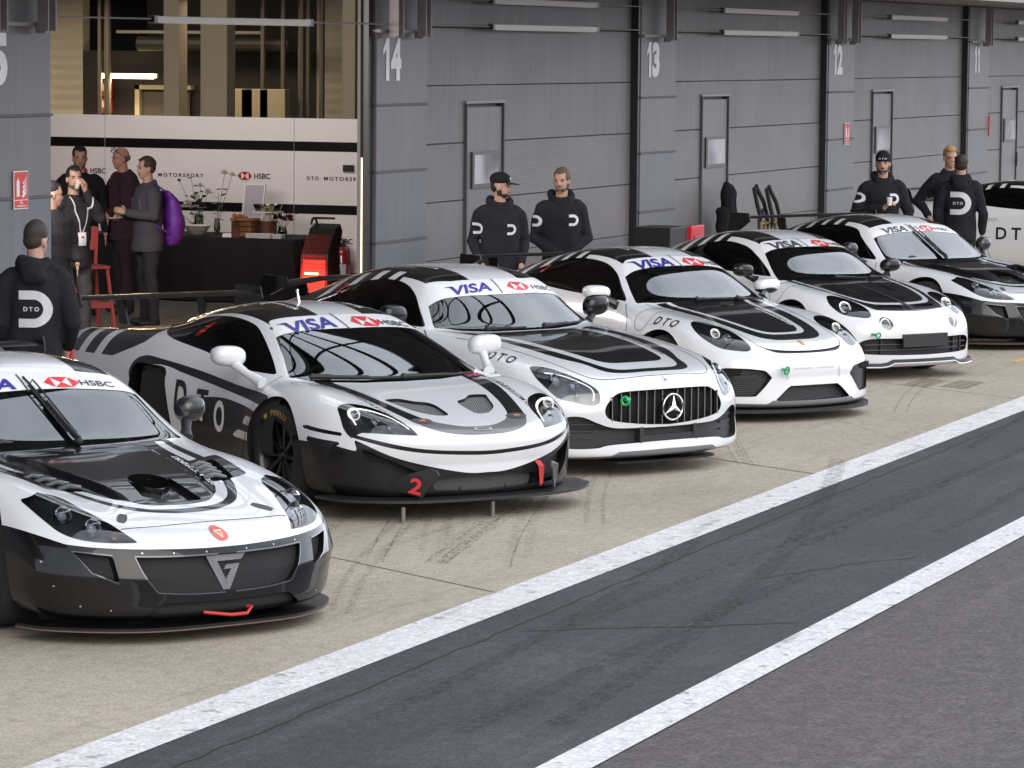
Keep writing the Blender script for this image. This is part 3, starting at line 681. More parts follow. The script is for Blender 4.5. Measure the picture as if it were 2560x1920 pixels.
def rim_highlight(sh,root,poly,w=.007,m=None):
    P=np.array([q[:2] for q in poly]); P=P[P[:,0]>=0]; R_=ribbon(P.tolist(),w); n=len(R_)//2
    for hv in (1,-1): sh.lay('edge_highlight',R_,[(i,i+1,2*n-2-i,2*n-1-i) for i in range(n-1)],lambda u,v:(Vector((3,u*hv,v)),Vector((-1,0,0))),m or mat('highlight_grey',(.10,.10,.11),.25,metal=.5,coat=1),root,.003)  # grey ribbon stands in for the highlight along a rounded opening edge
def lip(pts,ext=.0,n=9):
    """outline of a blade that follows the nose: pts (x,y) from the centre outwards"""
    h=cat_([(p[0]+ext,p[1]) for p in pts],False,4); return [(a,-b) for a,b in h[::-1][:-1]]+[tuple(p) for p in h]
def red2(sh,root,x,z,h=.09):
    V,F=glyphs('2',h,h*.62,shear=.25,bold=.01); sh.lay('race_number',V,F,lambda u,v:(Vector((x+u,-.62,z))+Vector((0,.55,.83))*v-Vector((0,.83,-.55)),Vector((0,.83,-.55))),mat('number_red',(.62,.05,.04),.5),root,.005)
def roof_txt(sh,root,x,y,L,h=.035,s='DTO MOTORSPORT.COM',m=None):
    V,F=glyphs(s,h,L,bold=.015); sh.lay('lettering',V,F,FR_T(x,y,(1,0,0),(0,1,0)),m or mat('decal_white',(.8,.8,.82),.4),root,.003,.05)
def interior(root,xs=(-1.0,),dz=.0):
    for x in xs:
        for y in (-.36,.36): seat(root,x,y,.30+dz)
    b=MB(); b.tube([(xs[0]+.62+.03*math.cos(a),-.36+.17*math.sin(a),.70+.17*math.cos(a)) for a in [2*math.pi*k/20 for k in range(20)]],.014,6,closed=True)
    b.tube([(xs[0]+.64,-.53,.70),(xs[0]+.64,-.19,.70)],.014,6); b.tube([(xs[0]+.64,-.36,.72),(xs[0]+.8,-.36,.62)],.03,8)
    b.build('steering_wheel',MBK(),root)
def cage(root,pts_list):
    b=MB()
    for p in pts_list: b.tube(p,.02,7)
    b.build('roll_cage',mat('cage_grey',(.05,.05,.055),.5),root,True)
# ---- GT coupe with black lower nose (two in the row)
def ginetta(name,label,loc,rz,near=True,logocol=(.03,.025,.28)):
    sh=ginetta_shell(10 if near else 7)
    # raised centre of the bonnet
    root=thing(name,label,'race car',loc,rz,'race cars parked in echelon')
    common(sh,[(-.60,-.02),(-.61,.3),(-.635,.55),(-.66,.755),(-.80,.71),(-.99,.648),(-1.13,.59),(-1.165,.35),(-1.18,-.02)],
        [(-1.02,-.02),(-1.015,.2),(-1.0,.45),(-.985,.70)],
        cat_([(-.77,.845,1),(-1.10,1.055),(-1.27,1.15),(-1.6,1.175),(-1.95,1.14),(-2.25,1.04),(-2.3,.97),(-2.1,.925),(-1.5,.885),(-1.0,.858)]),
        (-.19,.36,.56,-1.18))
    # lower nose black
    low=[(-.1,.470),(.12,.471),(.25,.474),(.42,.480),(.56,.487),(.68,.495),(.78,.508),(.86,.545),(.91,.57),(1.1,.60),(1.1,0),(-.1,0)]
    sh.front(low,'black','body',xmin=.22,nx=-2)
    ob=cat_([(.66,-.05,1),(.655,.08),(.63,.19),(.57,.30),(.46,.40),(.25,.50),(-.05,.585),(-.40,.63),(-.64,.645,1),(-.64,-.05,1)])
    wo=cat_([(.60,-.05,1),(.595,.08),(.57,.20),(.51,.29),(.41,.37),(.22,.455),(-.1,.545),(-.62,.60,1),(-.62,-.05,1)])
    wi=cat_([(.548,-.05,1),(.54,.08),(.51,.19),(.45,.26),(.36,.33),(.2,.405),(-.1,.495),(-.64,.55,1),(-.64,-.05,1)])
    sh.top(ob,'black','body'); sh.top(wo,'body','black'); sh.top(wi,'black','body',cond=lambda c,n:c[:,0]<.6)
    sh.top([(.22,.35),(.22,.62),(-.2,.68),(-.2,.4)],'black','body')
    hl=cat_([(.81,.693,1),(.70,.722,1),(.62,.70),(.585,.657),(.535,.605),(.50,.557),(.46,.512,1),(.59,.514),(.705,.527),(.78,.562),(.81,.63)])
    sh.front(hl,'headlight',['body','black'],xmin=.1)
    gr=cat_([(-.05,.437,1),(.30,.440),(.50,.447,1),(.465,.35),(.40,.262,1),(.22,.247),(-.05,.242,1)])
    sh.front(gr,'grille','black',sym=True,xmin=.5)
    sh.front([(.60,.455),(.765,.475),(.70,.37),(.585,.315)],'side_intake','black',xmin=.5)
    sh.front(cat_([(-.05,.203,1),(.38,.207,1),(.47,.14,1),(.30,.132),(-.05,.13,1)]),'lower_intake','black',xmin=.5)
    if near or True: sh.top([(.25+.12*math.cos(a)*1.0-.03,.0+.11*math.sin(a)) for a in [2*math.pi*k/28 for k in range(28)]],'bonnet_inlet','black',sym=False)
    sh.top([(.20,.125),(.50,.165),(.50,-.01),(.36,-.01),(.33,.04),(.29,.085)],'bonnet_ramp','black',sym=True)
    sh.top([(.235,.37),(.235,.53),(-.13,.62),(-.13,.45)],'louvre_panel','black')
    sh.arch(0,.372,.6); sh.arch(-2.55,.38,.6); arches(sh,root)
    finish_car(sh,root,BODY_T,BODY_M(),inner=(-2.3,-.62))
    mm=meshmat(); blk=PB()
    sh.pocket('grille','grille',mm,blk,root,(-.04,0,0))
    V,F=poly2([(-.12,.115),(.12,.115),(.09,.075),(-.055,.075),(-.005,-.045),(.028,.02),(-.02,.02),(-.005,.05),(.082,.05),(.02,-.115),(-.02,-.115)])
    b=MB(); b.add([(.988-abs(v[0])*.10,v[0]+.0,.340+v[1]*.78) for v in V],[tuple(range(len(V)))]); b.build('grille_emblem',meshmat('emblem_mesh',cell=.014,hi=(.42,.42,.45)),root)
    for hv in (1,-1): sh.pocket('side_intake','side_intake',mm,blk,root,(-.05,-.0,0),hv)
    sh.pocket('lower_intake','lower_intake',mm,blk,root,(-.04,0,0))
    for q in (gr,[(.60,.455),(.765,.475),(.70,.37),(.585,.315)]): rim_highlight(sh,root,q)
    if near:
        for y,z in ((.12,.452),(.30,.455),(.46,.462),(.62,.18),(.50,.12),(.30,.10),(.10,.10),(.74,.20),(.84,.30),(.88,.42)):
            for hv in (1,-1): sh.lay('rivet',np.array([(.0045*math.cos(a),.0045*math.sin(a)) for a in [2*math.pi*k/6 for k in range(6)]]),[tuple(range(6))],lambda u,v:(Vector((3,y*hv+u,z+v)),Vector((-1,0,0))),mat('rivet_steel',(.6,.6,.6),.3,metal=.8),root,.003)
    sh.pocket('bonnet_inlet','bonnet_inlet',mat('inlet_black',(.004,.004,.004),.8),blk,root,(-.03,0,-.07))
    sh.pocket('bonnet_ramp','bonnet_ramp',blk,blk,root,(0,0,-.03))
    for hv in (1,-1):
        sh.pocket('louvre_panel','louvre_panel',mat('inlet_black',(.004,.004,.004),.8),blk,root,(0,0,-.035),hv)
        if near:
            for k in range(4):
                x=-.08+k*.085; b=MB(); yi=.455-.026*k; yo=.585-.022*k
                z0=sh.hit((x,.5*hv,3),(0,0,-1))[0].z
                b.tube([(x-.02,hv*yi,z0-.010),(x-.028,hv*(yi+yo)/2,z0+.002),(x-.02,hv*yo,z0-.012)],[.020,.024,.018],10); b.build('louvre',mat('louvre_gloss',(.012,.012,.013),.2,coat=1),root,True)
    for hv in (1,-1):
        lamp(root,sh,'headlight',None,half=hv,bits=[((.55,.70,.64),.045,'proj'),((.70,.615,.585),.045,'proj'),((.80,.55,.54),.025,'amber')])
    # splitter blade
    b=MB(); P=lip([(1.035,0),(1.03,.22),(1.0,.42),(.92,.58),(.79,.745),(.63,.87),(.45,.925)],.0)
    b.prism(P,2,.075,.088); b.build('splitter',CAR(),root)
    b=MB(); b.prism([(p[0]-.004,p[1]*.999) for p in P],2,.066,.074); b.build('skid_plate',mat('skid_wood',(.16,.11,.09),.8),root)
    # badges, lettering, latches
    V=[(.042*math.cos(a),.042*math.sin(a)) for a in [2*math.pi*k/24 for k in range(24)]]
    fb=FR_T(.885,0,(0,1,0),(-1,0,0))
    fbf=lambda u,v:(Vector((3,u,.528+v*.75)),Vector((-1,0,0)))
    sh.lay('badge',np.array(V)*1.08,[tuple(range(24))],fbf,mat('badge_silver',(.6,.6,.6),.3,metal=.6),root,.003)
    bd=sh.lay('badge_face',np.array(V),[tuple(range(24))],fbf,mat('badge_red',(.62,.09,.06),.35,coat=.5),root,.0045)
    V,F=poly2([(-.026,.018),(.026,.018),(.018,.009),(-.012,.009),(-.0,-.014),(.007,.0),(-.004,.0),(0,.004),(.016,.004),(.003,-.026),(-.004,-.026)])
    sh.lay('badge_mark',V,[tuple(range(len(V)))],fbf,mat('badge_line',(.8,.6,.5),.4),root,.006)
    top_gap(sh,root,[(.79,0),(.788,.25),(.775,.45),(.775,.50)],.006)
    top_gap(sh,root,[(.22,.0),(.22,.01)],.004)
    for s_ in (1,-1):
        V=[(.07*math.cos(a)*(1 if abs(math.cos(a))<.7 else 1),.026*math.sin(a)) for a in [2*math.pi*k/20 for k in range(20)]]
        V,F=np.array([(max(-.06,min(.06,v[0]*1.2)),v[1]) for v in V]),[tuple(range(20))]
        c=math.radians(-35*s_); U=(math.cos(c)*1,math.sin(c)*-1,0)
        sh.lay('bonnet_latch',V,F,FR_T(.66,.425*s_,U,(-U[1],U[0],0)),mat('latch_grey',(.06,.065,.07),.4),root,.004)
    V,F=glyphs('DTO  MOTORSPORT',.03,.62,bold=.02)
    sh.lay('lettering',V,F,FR_T(-.02,.43,Vector((-1,.19,0)).normalized(),Vector((-.19,-1,0)).normalized()),mat('decal_white',(.8,.8,.82),.4),root,.004)
    banner_logos(sh,root,root,1.142,(-.265,.21,.425,-.03),.45,logocol,.12,.118)
    roof_txt(sh,root,-1.8,-.25,.5)
    wiper(sh,root,(.07,.84),(-.01,1.165),.035,.0085,True)
    for s_ in (1,-1):
        mirror(root,1.0,-.98,.955,mat('mirror_black',(.02,.02,.022),.25,coat=.6),(.07,.088,.072),(-.86,.90,.80),MBK(),s=s_)
        wheel(root,0,.90,.335,.24,.27,10,s_); wheel(root,-2.55,.93,.34,.24,.29,10,s_)
    interior(root,(-1.35,))
    cage(root,[[(-1.0,s_*.62,.6),(-1.05,s_*.60,1.0),(-1.25,s_*.55,1.16),(-1.7,s_*.53,1.17)] for s_ in (1,-1)]+[[(-1.7,-.53,1.17),(-1.7,.53,1.17)],[(-1.7,-.53,1.17),(-1.7,.4,.4)]])
    b=MB(); t=[(.93,-.06,.150),(1.0,-.075,.145),(1.06,-.01,.13),(1.06,.04,.13),(1.0,.075,.15),(.93,.05,.155)]
    b.tube([(p[0],p[1]*1.9,p[2]) for p in t],.009,6); b.build('tow_loop',mat('tow_red',(.55,.03,.02),.5),root)
    wing(root,-2.70,1.205,.96,.26,posts=(.35,),base=.95,m=CAR())
    side_gap(sh,root,[(-.75,.82),(-.68,.6),(-.72,.3),(-.85,.18)])
    return root
# ---- supercar with blade splitter
def mclaren(name,label,loc,rz):
    sh=mclaren_shell(10); root=thing(name,label,'race car',loc,rz,'race cars parked in echelon')
    common(sh,[(.055,-.02),(.035,.3),(-.02,.50),(-.10,.655),(-.205,.735),(-.42,.655),(-.67,.575),(-.905,.50),(-.885,.25),(-.875,-.02)],
        [(-.637,-.02),(-.642,.2),(-.655,.42),(-.675,.62)],
        cat_([(-.31,.835,1),(-.55,.955),(-.80,1.065),(-1.0,1.125),(-1.3,1.15),(-1.65,1.125),(-2.0,1.045,1),(-1.75,.99),(-1.2,.925),(-.75,.855)]),
        (-.12,.235,.52,-.89),[],rearx=-1.75,rz=1.04)
    # rear fender bars (sides run down over the haunch)
    sh.side([(-1.98,.94),(-1.9,1.12),(-3.7,1.2),(-3.7,.85),(-3.25,.80),(-2.35,.815),(-2.2,.86),(-2.08,.90)],'black','body',ny=-2,ymin=.4)
    for x in (-3.2,-2.93,-2.66): sh.side([(x,.75),(x+.11,.75),(x+.34,1.3),(x+.23,1.3)],'body','black',ny=-2,ymin=.25)
    sh.side(cat_([(-2.06,.70,1),(-2.02,.80),(-1.88,.852),(-1.68,.848),(-1.19,.805),(-.6,.745),(-.14,.715,1),(-.14,.655,1),(-.35,.66),(-1.16,.748),(-1.54,.795),(-1.75,.80),(-1.93,.75),(-1.98,.66,1)]),'black','body',ny=0,ymin=.6)
    sh.side(cat_([(-1.24,.10,1),(-1.22,.585,1),(-1.02,.632),(-.76,.648),(-.45,.622),(-.16,.585,1),(-.16,.1,1)]),'black','body',ny=-.3,ymin=.6)
    sh.side([(-.41,.563),(-.15,.548),(-.17,.49),(-.475,.507)],'body','black',ny=-.3,ymin=.6)
    sh.side([(-.54,.458),(-.2,.445),(-.2,.39),(-.635,.405)],'body','black',ny=-.3,ymin=.6)
    bo=cat_([(1.085,-.05,1),(1.08,.12),(1.05,.26),(.99,.36),(.88,.43),(.72,.48),(.45,.55),(.18,.60),(-.12,.63,1),(-.12,.52,1),(.2,.485),(.5,.43),(.74,.36),(.87,.29),(.95,.18),(.985,.08),(.99,-.05,1)])
    sh.top(bo,'black','body'); sh.top([(.86,-.05),(.86,.6),(1.2,.6),(1.2,-.05)],'grey','black')
    sh.front(cat_([(-.05,.428,1),(.1,.430),(.445,.452),(.657,.491),(.84,.545,1),(.84,.522,1),(.658,.463),(.443,.426),(.1,.403),(-.05,.402,1)]),'black','body',xmin=.5)
    sh.front(cat_([(-.05,.285,1),(.15,.288),(.432,.344),(.657,.412),(.834,.512,1)],False).tolist()+[(.822,.435),(.875,.452),(.93,.475),(1.1,.48),(1.1,.0),(-.05,0)],'carbon','body',xmin=.3,nx=-2)
    sh.side([(.36,.585),(.72,.55),(.72,.528),(.40,.555)],'black','body',ny=.1,ymin=.6)
    sh.side([(.42,.515),(.72,.49),(.70,.462),(.46,.475)],'black','body',ny=.1,ymin=.6)
    sh.front(cat_([(.838,.672),(.80,.708),(.728,.717),(.623,.697),(.541,.650),(.505,.590),(.486,.54,1),(.647,.548),(.79,.555,1),(.845,.515,1),(.862,.581)]),'headlight',['body','black'],xmin=.3)
    sh.front(cat_([(-.05,.272,1),(.30,.268),(.40,.245,1),(.38,.18,1),(-.05,.165,1)]),'grille','carbon',xmin=.5)
    sh.front([(.80,.455),(.66,.385),(.50,.31),(.47,.21),(.66,.215),(.76,.30)],'side_intake','carbon',xmin=.5)
    sh.top(cat_([(.44,.40,1),(.43,.28),(.50,.20),(.53,.12,1),(.60,.09),(.785,.10,1),(.78,.20),(.68,.31),(.58,.35,1)],n=2),'bonnet_vent','body')
    sh.side(cat_([(-2.02,.70),(-1.98,.79),(-1.75,.80),(-1.56,.785),(-1.545,.70),(-1.49,.55),(-1.44,.35),(-1.6,.22),(-1.9,.30),(-2.02,.5)]),'side_duct',['body','black'],ny=.0,ymin=.6)
    sh.arch(0,.385,.62); sh.arch(-2.67,.39,.62); arches(sh,root)
    finish_car(sh,root,BODY_T,BODY_M(),inner=(-1.9,.0))
    mm=meshmat('vent_mesh',cell=.013,hi=(.17,.17,.175)); ca=CAR()
    sh.pocket('grille','grille',mm,ca,root,(-.06,0,0))
    for hv in (1,-1):
        sh.pocket('side_intake','side_intake',meshmat(),ca,root,(-.07,-.02,0),hv)
        sh.pocket('bonnet_vent','bonnet_vent',meshmat('bonnet_mesh',cell=.016,hi=(.28,.28,.29)),ca,root,(0,0,-.02),hv)
        sh.pocket('side_duct','side_duct',mat('inlet_black',(.004,.004,.004),.8),PB(),root,(0,-.12,0),hv)
        lamp(root,sh,'headlight',None,half=hv,bits=[((.66,.76,.655),.045,'ring'),((.80,.68,.61),.03,'proj'),((.88,.62,.58),.022,'proj')])
        # lit daytime strip
        P=ribbon(cat_([(.80,.60),(.795,.665),(.74,.69),(.64,.672),(.56,.63),(.52,.575)],False,5),.008); n=len(P)//2
        sh.lay('light_strip',P,[(i,i+1,2*n-2-i,2*n-1-i) for i in range(n-1)],lambda u,v:(Vector((3,u*hv,v)),Vector((-1,0,0))),mat('lamp_white',(.8,.8,.8),.3,emit=(1,.95,.85),es=.55),root,.002)
        V=np.array([(.075*math.cos(a),.045*math.sin(a)) for a in [2*math.pi*k/20 for k in range(20)]])
        sh.lay('bonnet_latch',V,[tuple(range(20))],FR_T(.865,.365*hv),mat('latch_grey',(.06,.065,.07),.4),root,.004)
        sh.lay('arrow_mark',np.array([(-.02,-.006),(.01,-.006),(.01,-.016),(.03,0),(.01,.016),(.01,.006),(-.02,.006)]),[tuple(range(7))],FR_T(.865,.365*hv),mat('mark_orange',(.8,.25,.05),.5),root,.006)
    # flat splitter with stand legs and dive planes
    ys=np.linspace(-1.06,1.06,31); P=lip([(1.225,0),(1.215,.3),(1.17,.55),(1.08,.74),(.96,.88),(.82,.975),(.60,1.01)])
    b=MB(); b.prism(P,2,.122,.140); b.build('splitter',mat('splitter_black',(.02,.02,.022),.38,coat=.3),root)
    for s_ in (-1,1):
        b=MB(); q=[(.90,-.68,.215),(1.10,-.515,.145),(1.19,-.44,.297),(1.175,-.447,.325),(1.14,-.47,.338),(1.06,-.575,.305)]
        b.add([(x,y*-s_,z) for x,y,z in q]+[(x,(y+.012)*-s_,z) for x,y,z in q],[(0,1,2,3,4,5),(11,10,9,8,7,6)]+[(i,(i+1)%6,6+(i+1)%6,6+i) for i in range(6)])
        d=b.build('dive_plane',mat('splitter_black',(.02,.02,.022),.38,coat=.3),root)
        if s_<0:
            V,F=glyphs('2',.105,.085,bold=.03); bb=MB(); o=Vector((1.095,-.545,.225)); U=Vector((.76,.63,-.19)).normalized(); Wv=Vector((.22,.12,.97)).normalized(); bb.add([o+U*v[0]+Wv*v[1]+Vector((.008,-.012,0)) for v in V],F); bb.build('race_number',mat('number_red2',(.75,.04,.05),.45),d)
    b=MB()
    for y in (-.15,.2): b.tube([(1.03,y,.118),(1.0,y-.02,.21)],.016,6)
    b.build('splitter_stay',ca,root)
    for x,y in ((1.12,-.66),(1.12,.02)):
        b=MB(); b.tube([(x,y,.0),(x,y,.10)],.014,10); b.tube([(x,y,.0),(x,y,.012)],.024,10); b.build('stand_leg',mat('bare_steel',(.3,.27,.24),.4,metal=.7),root)
    b=MB(); b.add([(1.06,.385,.335),(1.065,.425,.335),(1.10,.435,.30),(1.10,.425,.19),(1.095,.405,.17),(1.085,.40,.3)],[(0,1,2,5),(5,2,3,4)]); b.build('tow_strap',mat('tow_red',(.55,.03,.02),.5),root)
    V,F=poly2([(-.06,.018),(.06,.018),(.07,-.006),(.055,-.018),(-.055,-.018),(-.07,-.006)]); sh.lay('badge',V,F,FR_T(1.03,0),mat('badge_silver',(.6,.6,.6),.3,metal=.6),root,.004)
    V,F=poly2([(-.045,.010),(.045,.010),(.05,-.004),(.04,-.010),(-.04,-.010),(-.05,-.004)]); sh.lay('badge_face',V,F,FR_T(1.03,0),mat('nose_grey',(.16,.155,.165),.3),root,.0055)
    # lettering
    w=mat('decal_white',(.8,.8,.82),.4); dk=mat('decal_black',(.012,.012,.014),.3)
    for s,x,z,wd,m_ in (('D',-1.325,.615,.15,dk),('T',-1.045,.70-.125,.14,None),('O',-.805,.520,.145,w)):
        V,F=glyphs(s,.215,wd,bold=.03)
        if m_ is None:
            up_=[f for f in F]; sh.lay('lettering',V,F,FR_R(x,z),w,root,.0035)
            Vt,Ft=poly2([(-.075,.1075),(.075,.1075),(.075,.07),(.018,.07),(.018,.045),(-.018,.045),(-.018,.07),(-.075,.07)]); sh.lay('lettering',Vt,Ft,FR_R(x,z),dk,root,.005)
        else: sh.lay('lettering',V,F,FR_R(x,z),m_,root,.0035)
    for s_ in (1,-1):
        V,F=glyphs('DTO MOTORSPORT.COM',.032,.80,bold=.01)
        fr=FR_T(.42,-.585,(1,.10,0),(-.10,1,0)) if s_<0 else FR_T(.42,.60,(-1,.12,0),(-.12,-1,0))
        sh.lay('lettering',V,F,fr,dk,root,.003,.05)
    roof_txt(sh,root,-1.35,-.20,.62,.04); roof_txt(sh,root,-1.35,.32,.62,.04)
    banner_logos(sh,root,root,1.134,(-.27,.17,.385,-.02),.47,(.03,.025,.28),.16,.122)
    V,F=poly2([(-.07,.05),(.07,.05),(.07,-.05),(-.07,-.05)]); sh.lay('flag_sticker',V,F,FR_T(-.03,.60,(0,1,0),(-1,0,0)),mat('flag_blue',(.03,.03,.2),.4),root,.004)
    for a_ in (((-.07,.05),(.07,-.05)),((-.07,-.05),(.07,.05)),((-.07,0),(.07,0)),((0,.05),(0,-.05))):
        P=ribbon(a_,.014); sh.lay('flag_stripe',P,[(0,1,2,3)],FR_T(-.03,.60,(0,1,0),(-1,0,0)),mat('flag_red',(.6,.05,.08),.4),root,.0055)
    V,F=glyphs('#',.09,.07,shear=.2); sh.lay('race_number',V,F,FR_R(-1.42,1.06),mat('number_red',(.62,.05,.04),.5),root,.004)
    wiper(sh,root,(-.62,.815),(.02,.80),.02,.014); wiper(sh,root,(.02,.80),(.62,.80),.02,.012)
    wm=PW()
    for s_ in (1,-1):
        mirror(root,1.02,-.53,.955,wm,(.075,.125,.070),(-.28,.90,.79),wm,s=s_)
        wheel(root,0,.955,.335,.232,.26,10,s_,text='PIRELLI'); wheel(root,-2.67,.99,.345,.235,.32,10,s_)
    interior(root,(-1.05,),-.05)
    gm=[[(-.2,s_*.66,.55),(-.42,s_*.62,.88),(-.8,s_*.53,1.09),(-1.5,s_*.50,1.13)] for s_ in (1,-1)]
    cage(root,gm+[[(-1.5,-.5,1.13),(-1.5,.5,1.13)],[(-1.5,-.5,1.12),(-1.5,.4,.35)],[(-.84,-.5,1.09),(-.84,.5,1.09)],[(-.25,-.66,.66),(-.25,.66,.66)]])
    wing(root,-3.40,1.145,.76,.34,.03,(.34,),(.16,.34),.95,text='DTO',droop=.0)
    side_gap(sh,root,[(-.26,.83),(-.30,.7),(-.40,.45),(-.55,.2)]); 
    V=np.array([(.006*a,.02*b_) for a,b_ in ((-1,-1),(1,-1),(1,1),(-1,1))])
    b=MB(); b.tube([(-1.35,0,1.22),(-1.38,0,1.31)],[.012,.006],8); b.ball((-1.38,0,1.31),.012); b.build('aerial',CHR(),root)
    return root
# ---- long-bonnet coupe with upright barred grille
def mercedes(name,label,loc,rz):
    sh=mercedes_shell(9); root=thing(name,label,'race car',loc,rz,'race cars parked in echelon')
    common(sh,[(-.735,-.02),(-.745,.3),(-.80,.55),(-.905,.735),(-1.09,.65),(-1.275,.545),(-1.20,.35),(-1.175,-.02)],
        [(-1.02,-.02),(-1.025,.2),(-1.05,.42),(-1.10,.70)],
        cat_([(-.97,.955,1),(-1.10,1.05),(-1.28,1.185),(-1.5,1.255),(-1.8,1.26),(-2.1,1.195),(-2.35,1.10),(-2.4,1.04),(-2.2,1.0),(-1.7,.975),(-1.3,.965)]),
        (-.19,.28,.535,-1.19),[(-1.66,.085),(-1.86,.085),(-2.08,.085),(-2.32,.09)],rearx=-1.5,rz=1.0)
    bo=cat_([(.725,-.05,1),(.72,.2),(.695,.32),(.63,.405),(.47,.45),(.24,.55),(-.19,.60),(-.72,.62,1),(-.72,-.05,1)])
    wo=cat_([(.668,-.05,1),(.665,.18),(.64,.28),(.58,.34),(.45,.385),(.1,.46),(-.22,.50),(-.72,.53,1),(-.72,-.05,1)])
    wi=cat_([(.535,-.05,1),(.53,.18),(.50,.26),(.42,.31),(.1,.375),(-.18,.41),(-.72,.45,1),(-.72,-.05,1)])
    sh.top(bo,'black','body'); sh.top(wo,'body','black'); sh.top(wi,'black','body',cond=lambda c,n:c[:,0]<.62)
    for k in range(3): sh.top([(-.50-.07*k,.47),(-.50-.07*k,.56),(-.53-.07*k,.56),(-.53-.07*k,.47)],'black','body')
    sh.front(cat_([(.83,.757),(.77,.763),(.71,.742),(.635,.69),(.575,.63),(.565,.585),(.59,.52),(.66,.515),(.745,.538),(.83,.57),(.868,.68)]),'headlight','body',xmin=.1)
    sh.front(cat_([(-.05,.611,1),(.2,.609),(.38,.602),(.46,.582),(.53,.52),(.55,.465),(.52,.415),(.42,.388),(.2,.364),(-.05,.352,1)]),'grille','body',xmin=.5)
    sh.front(cat_([(-.05,.338,1),(.28,.342),(.48,.350),(.60,.388),(.70,.432),(.79,.432),(.835,.39),(.84,.27),(.80,.212),(.61,.208),(.50,.228),(.2,.238),(-.05,.24,1)]),'mouth','body',xmin=.4,nx=-.2)
    sh.front([(-.05,.185),(.44,.178),(.50,.150),(1.1,.14),(1.1,0),(-.05,0)],'carbon','body',xmin=.35,nx=-2)
    sh.front([(.875,.50),(.915,.47),(.925,.27),(.885,.25),(.875,.35)],'side_slot','body',xmin=.3)
    sh.arch(0,.385,.62); sh.arch(-2.63,.39,.62); arches(sh,root)
    finish_car(sh,root,BODY_T,BODY_M(),inner=(-2.3,-.78))
    ca=CAR(); mb=MBK()
    sh.pocket('grille','grille',mat('grille_deep',(.006,.006,.006),.8),ca,root,(-.08,0,0))
    b=MB(); fins=[]
    for k in range(-7,8):
        y=k*.071
        if abs(y)<.05: continue
        zt=.602-.4*max(0,abs(y)-.36)**1.3*1.0; zb=.362+.25*max(0,abs(y)-.1)**1.6*.6
        x=.905-.22*y*y*.9; b.box(x-.03,x,y-.0045,y+.0045,zb,zt)
    b.build('grille_bar',mat('bar_chrome',(.62,.60,.55),.2,metal=1),root)
    s=MB(); ring=[(.935,.092*math.cos(a),.48+.092*math.sin(a)) for a in [2*math.pi*k/40 for k in range(40)]]; s.tube(ring,.0075,8,closed=True)
    for k in range(3):
        a=math.pi/2+2*math.pi*k/3; t=Vector((.945,.086*math.cos(a),.48+.086*math.sin(a))); c=Vector((.95,0,.48)); pr=Vector((0,-math.sin(a),math.cos(a)))*.017
        q=c+Vector((0,math.cos(a),math.sin(a)))*.012; s.add([t,q+pr,c+Vector((.01,0,0)),q-pr,Vector((.93,0,.48))],[(0,1,2),(0,2,3),(0,4,1),(0,3,4)])
    s.build('grille_emblem',CHR(),root,True)
    d=MB(); d.lathe([(0,.912),(.088,.912),(.088,.90)],axis=0,n=36,c=(0,0,.48)); d.build('emblem_disc',PB(),root)
    sh.pocket('lower_intake','mouth',mat('mouth_dark',(.014,.014,.016),.55),mat('mouth_grey',(.035,.035,.04),.5),root,(-.05,0,0))
    for hv in (1,-1): sh.pocket('side_slot','side_slot',MBK(),MBK(),root,(-.03,-.03,0),hv)
    for s_ in (1,-1):
        for z in (.27,.32,.37): b=MB(); b.add([(.775,s_*.60,z),(.69,s_*.77,z),(.66,s_*.77,z),(.74,s_*.60,z),(.775,s_*.60,z+.009),(.69,s_*.77,z+.009),(.66,s_*.77,z+.009),(.74,s_*.60,z+.009)],[(0,1,2,3),(7,6,5,4),(0,4,5,1)]); b.build('intake_blade',mat('mouth_grey',(.035,.035,.04),.5),root)
    b=MB(); b.box(.86,.895,-.27,.27,.232,.252); b.box(.86,.895,-.27,-.235,.252,.345); b.box(.86,.895,.235,.27,.252,.345); b.box(.85,.87,-.235,.235,.332,.345); b.box(.865,.89,-.235,.235,.252,.285); b.build('plate_holder',mat('holder_grey',(.03,.03,.032),.5),root)
    V=[(.03*math.cos(a),.03*math.sin(a)) for a in [2*math.pi*k/24 for k in range(24)]]
    sh.lay('badge',np.array(V),[tuple(range(24))],lambda u,v:(Vector((3,u,.668+v*.8)),Vector((-1,0,0))),mat('badge_silver',(.6,.6,.6),.3,metal=.6),root,.003)
    for k in range(3):
        a=math.pi/2+2*math.pi*k/3; P=ribbon([(0,0),(.024*math.cos(a),.024*math.sin(a))],[.008,.002]); sh.lay('badge_mark',P,[(0,1,2,3)],lambda u,v:(Vector((3,u,.668+v*.8)),Vector((-1,0,0))),mat('latch_grey',(.06,.065,.07),.4),root,.005)
    for hv in (1,-1):
        lamp(root,sh,'headlight',None,half=hv,bits=[((.52,.76,.66),.05,'proj'),((.62,.69,.62),.035,'proj'),((.68,.70,.555),.02,'proj')])
        P=ribbon(cat_([(.80,.725),(.72,.71),(.62,.645),(.60,.60),(.62,.545)],False,5),.010); n=len(P)//2
        sh.lay('light_strip',P,[(i,i+1,2*n-2-i,2*n-1-i) for i in range(n-1)],lambda u,v:(Vector((3,u*hv,v)),Vector((-1,0,0))),mat('drl_grey',(.7,.7,.72),.2,emit=(1,1,1),es=.15),root,.002)
    top_gap(sh,root,[(.79,0),(.775,.30),(.72,.50),(.60,.60),(.35,.66),(-.15,.725),(-.6,.77)],.006)
    b=MB(); b.prism(lip([(.93,0),(.92,.25),(.875,.46),(.70,.50)],.0),2,.095,.11); b.build('splitter',ca,root)
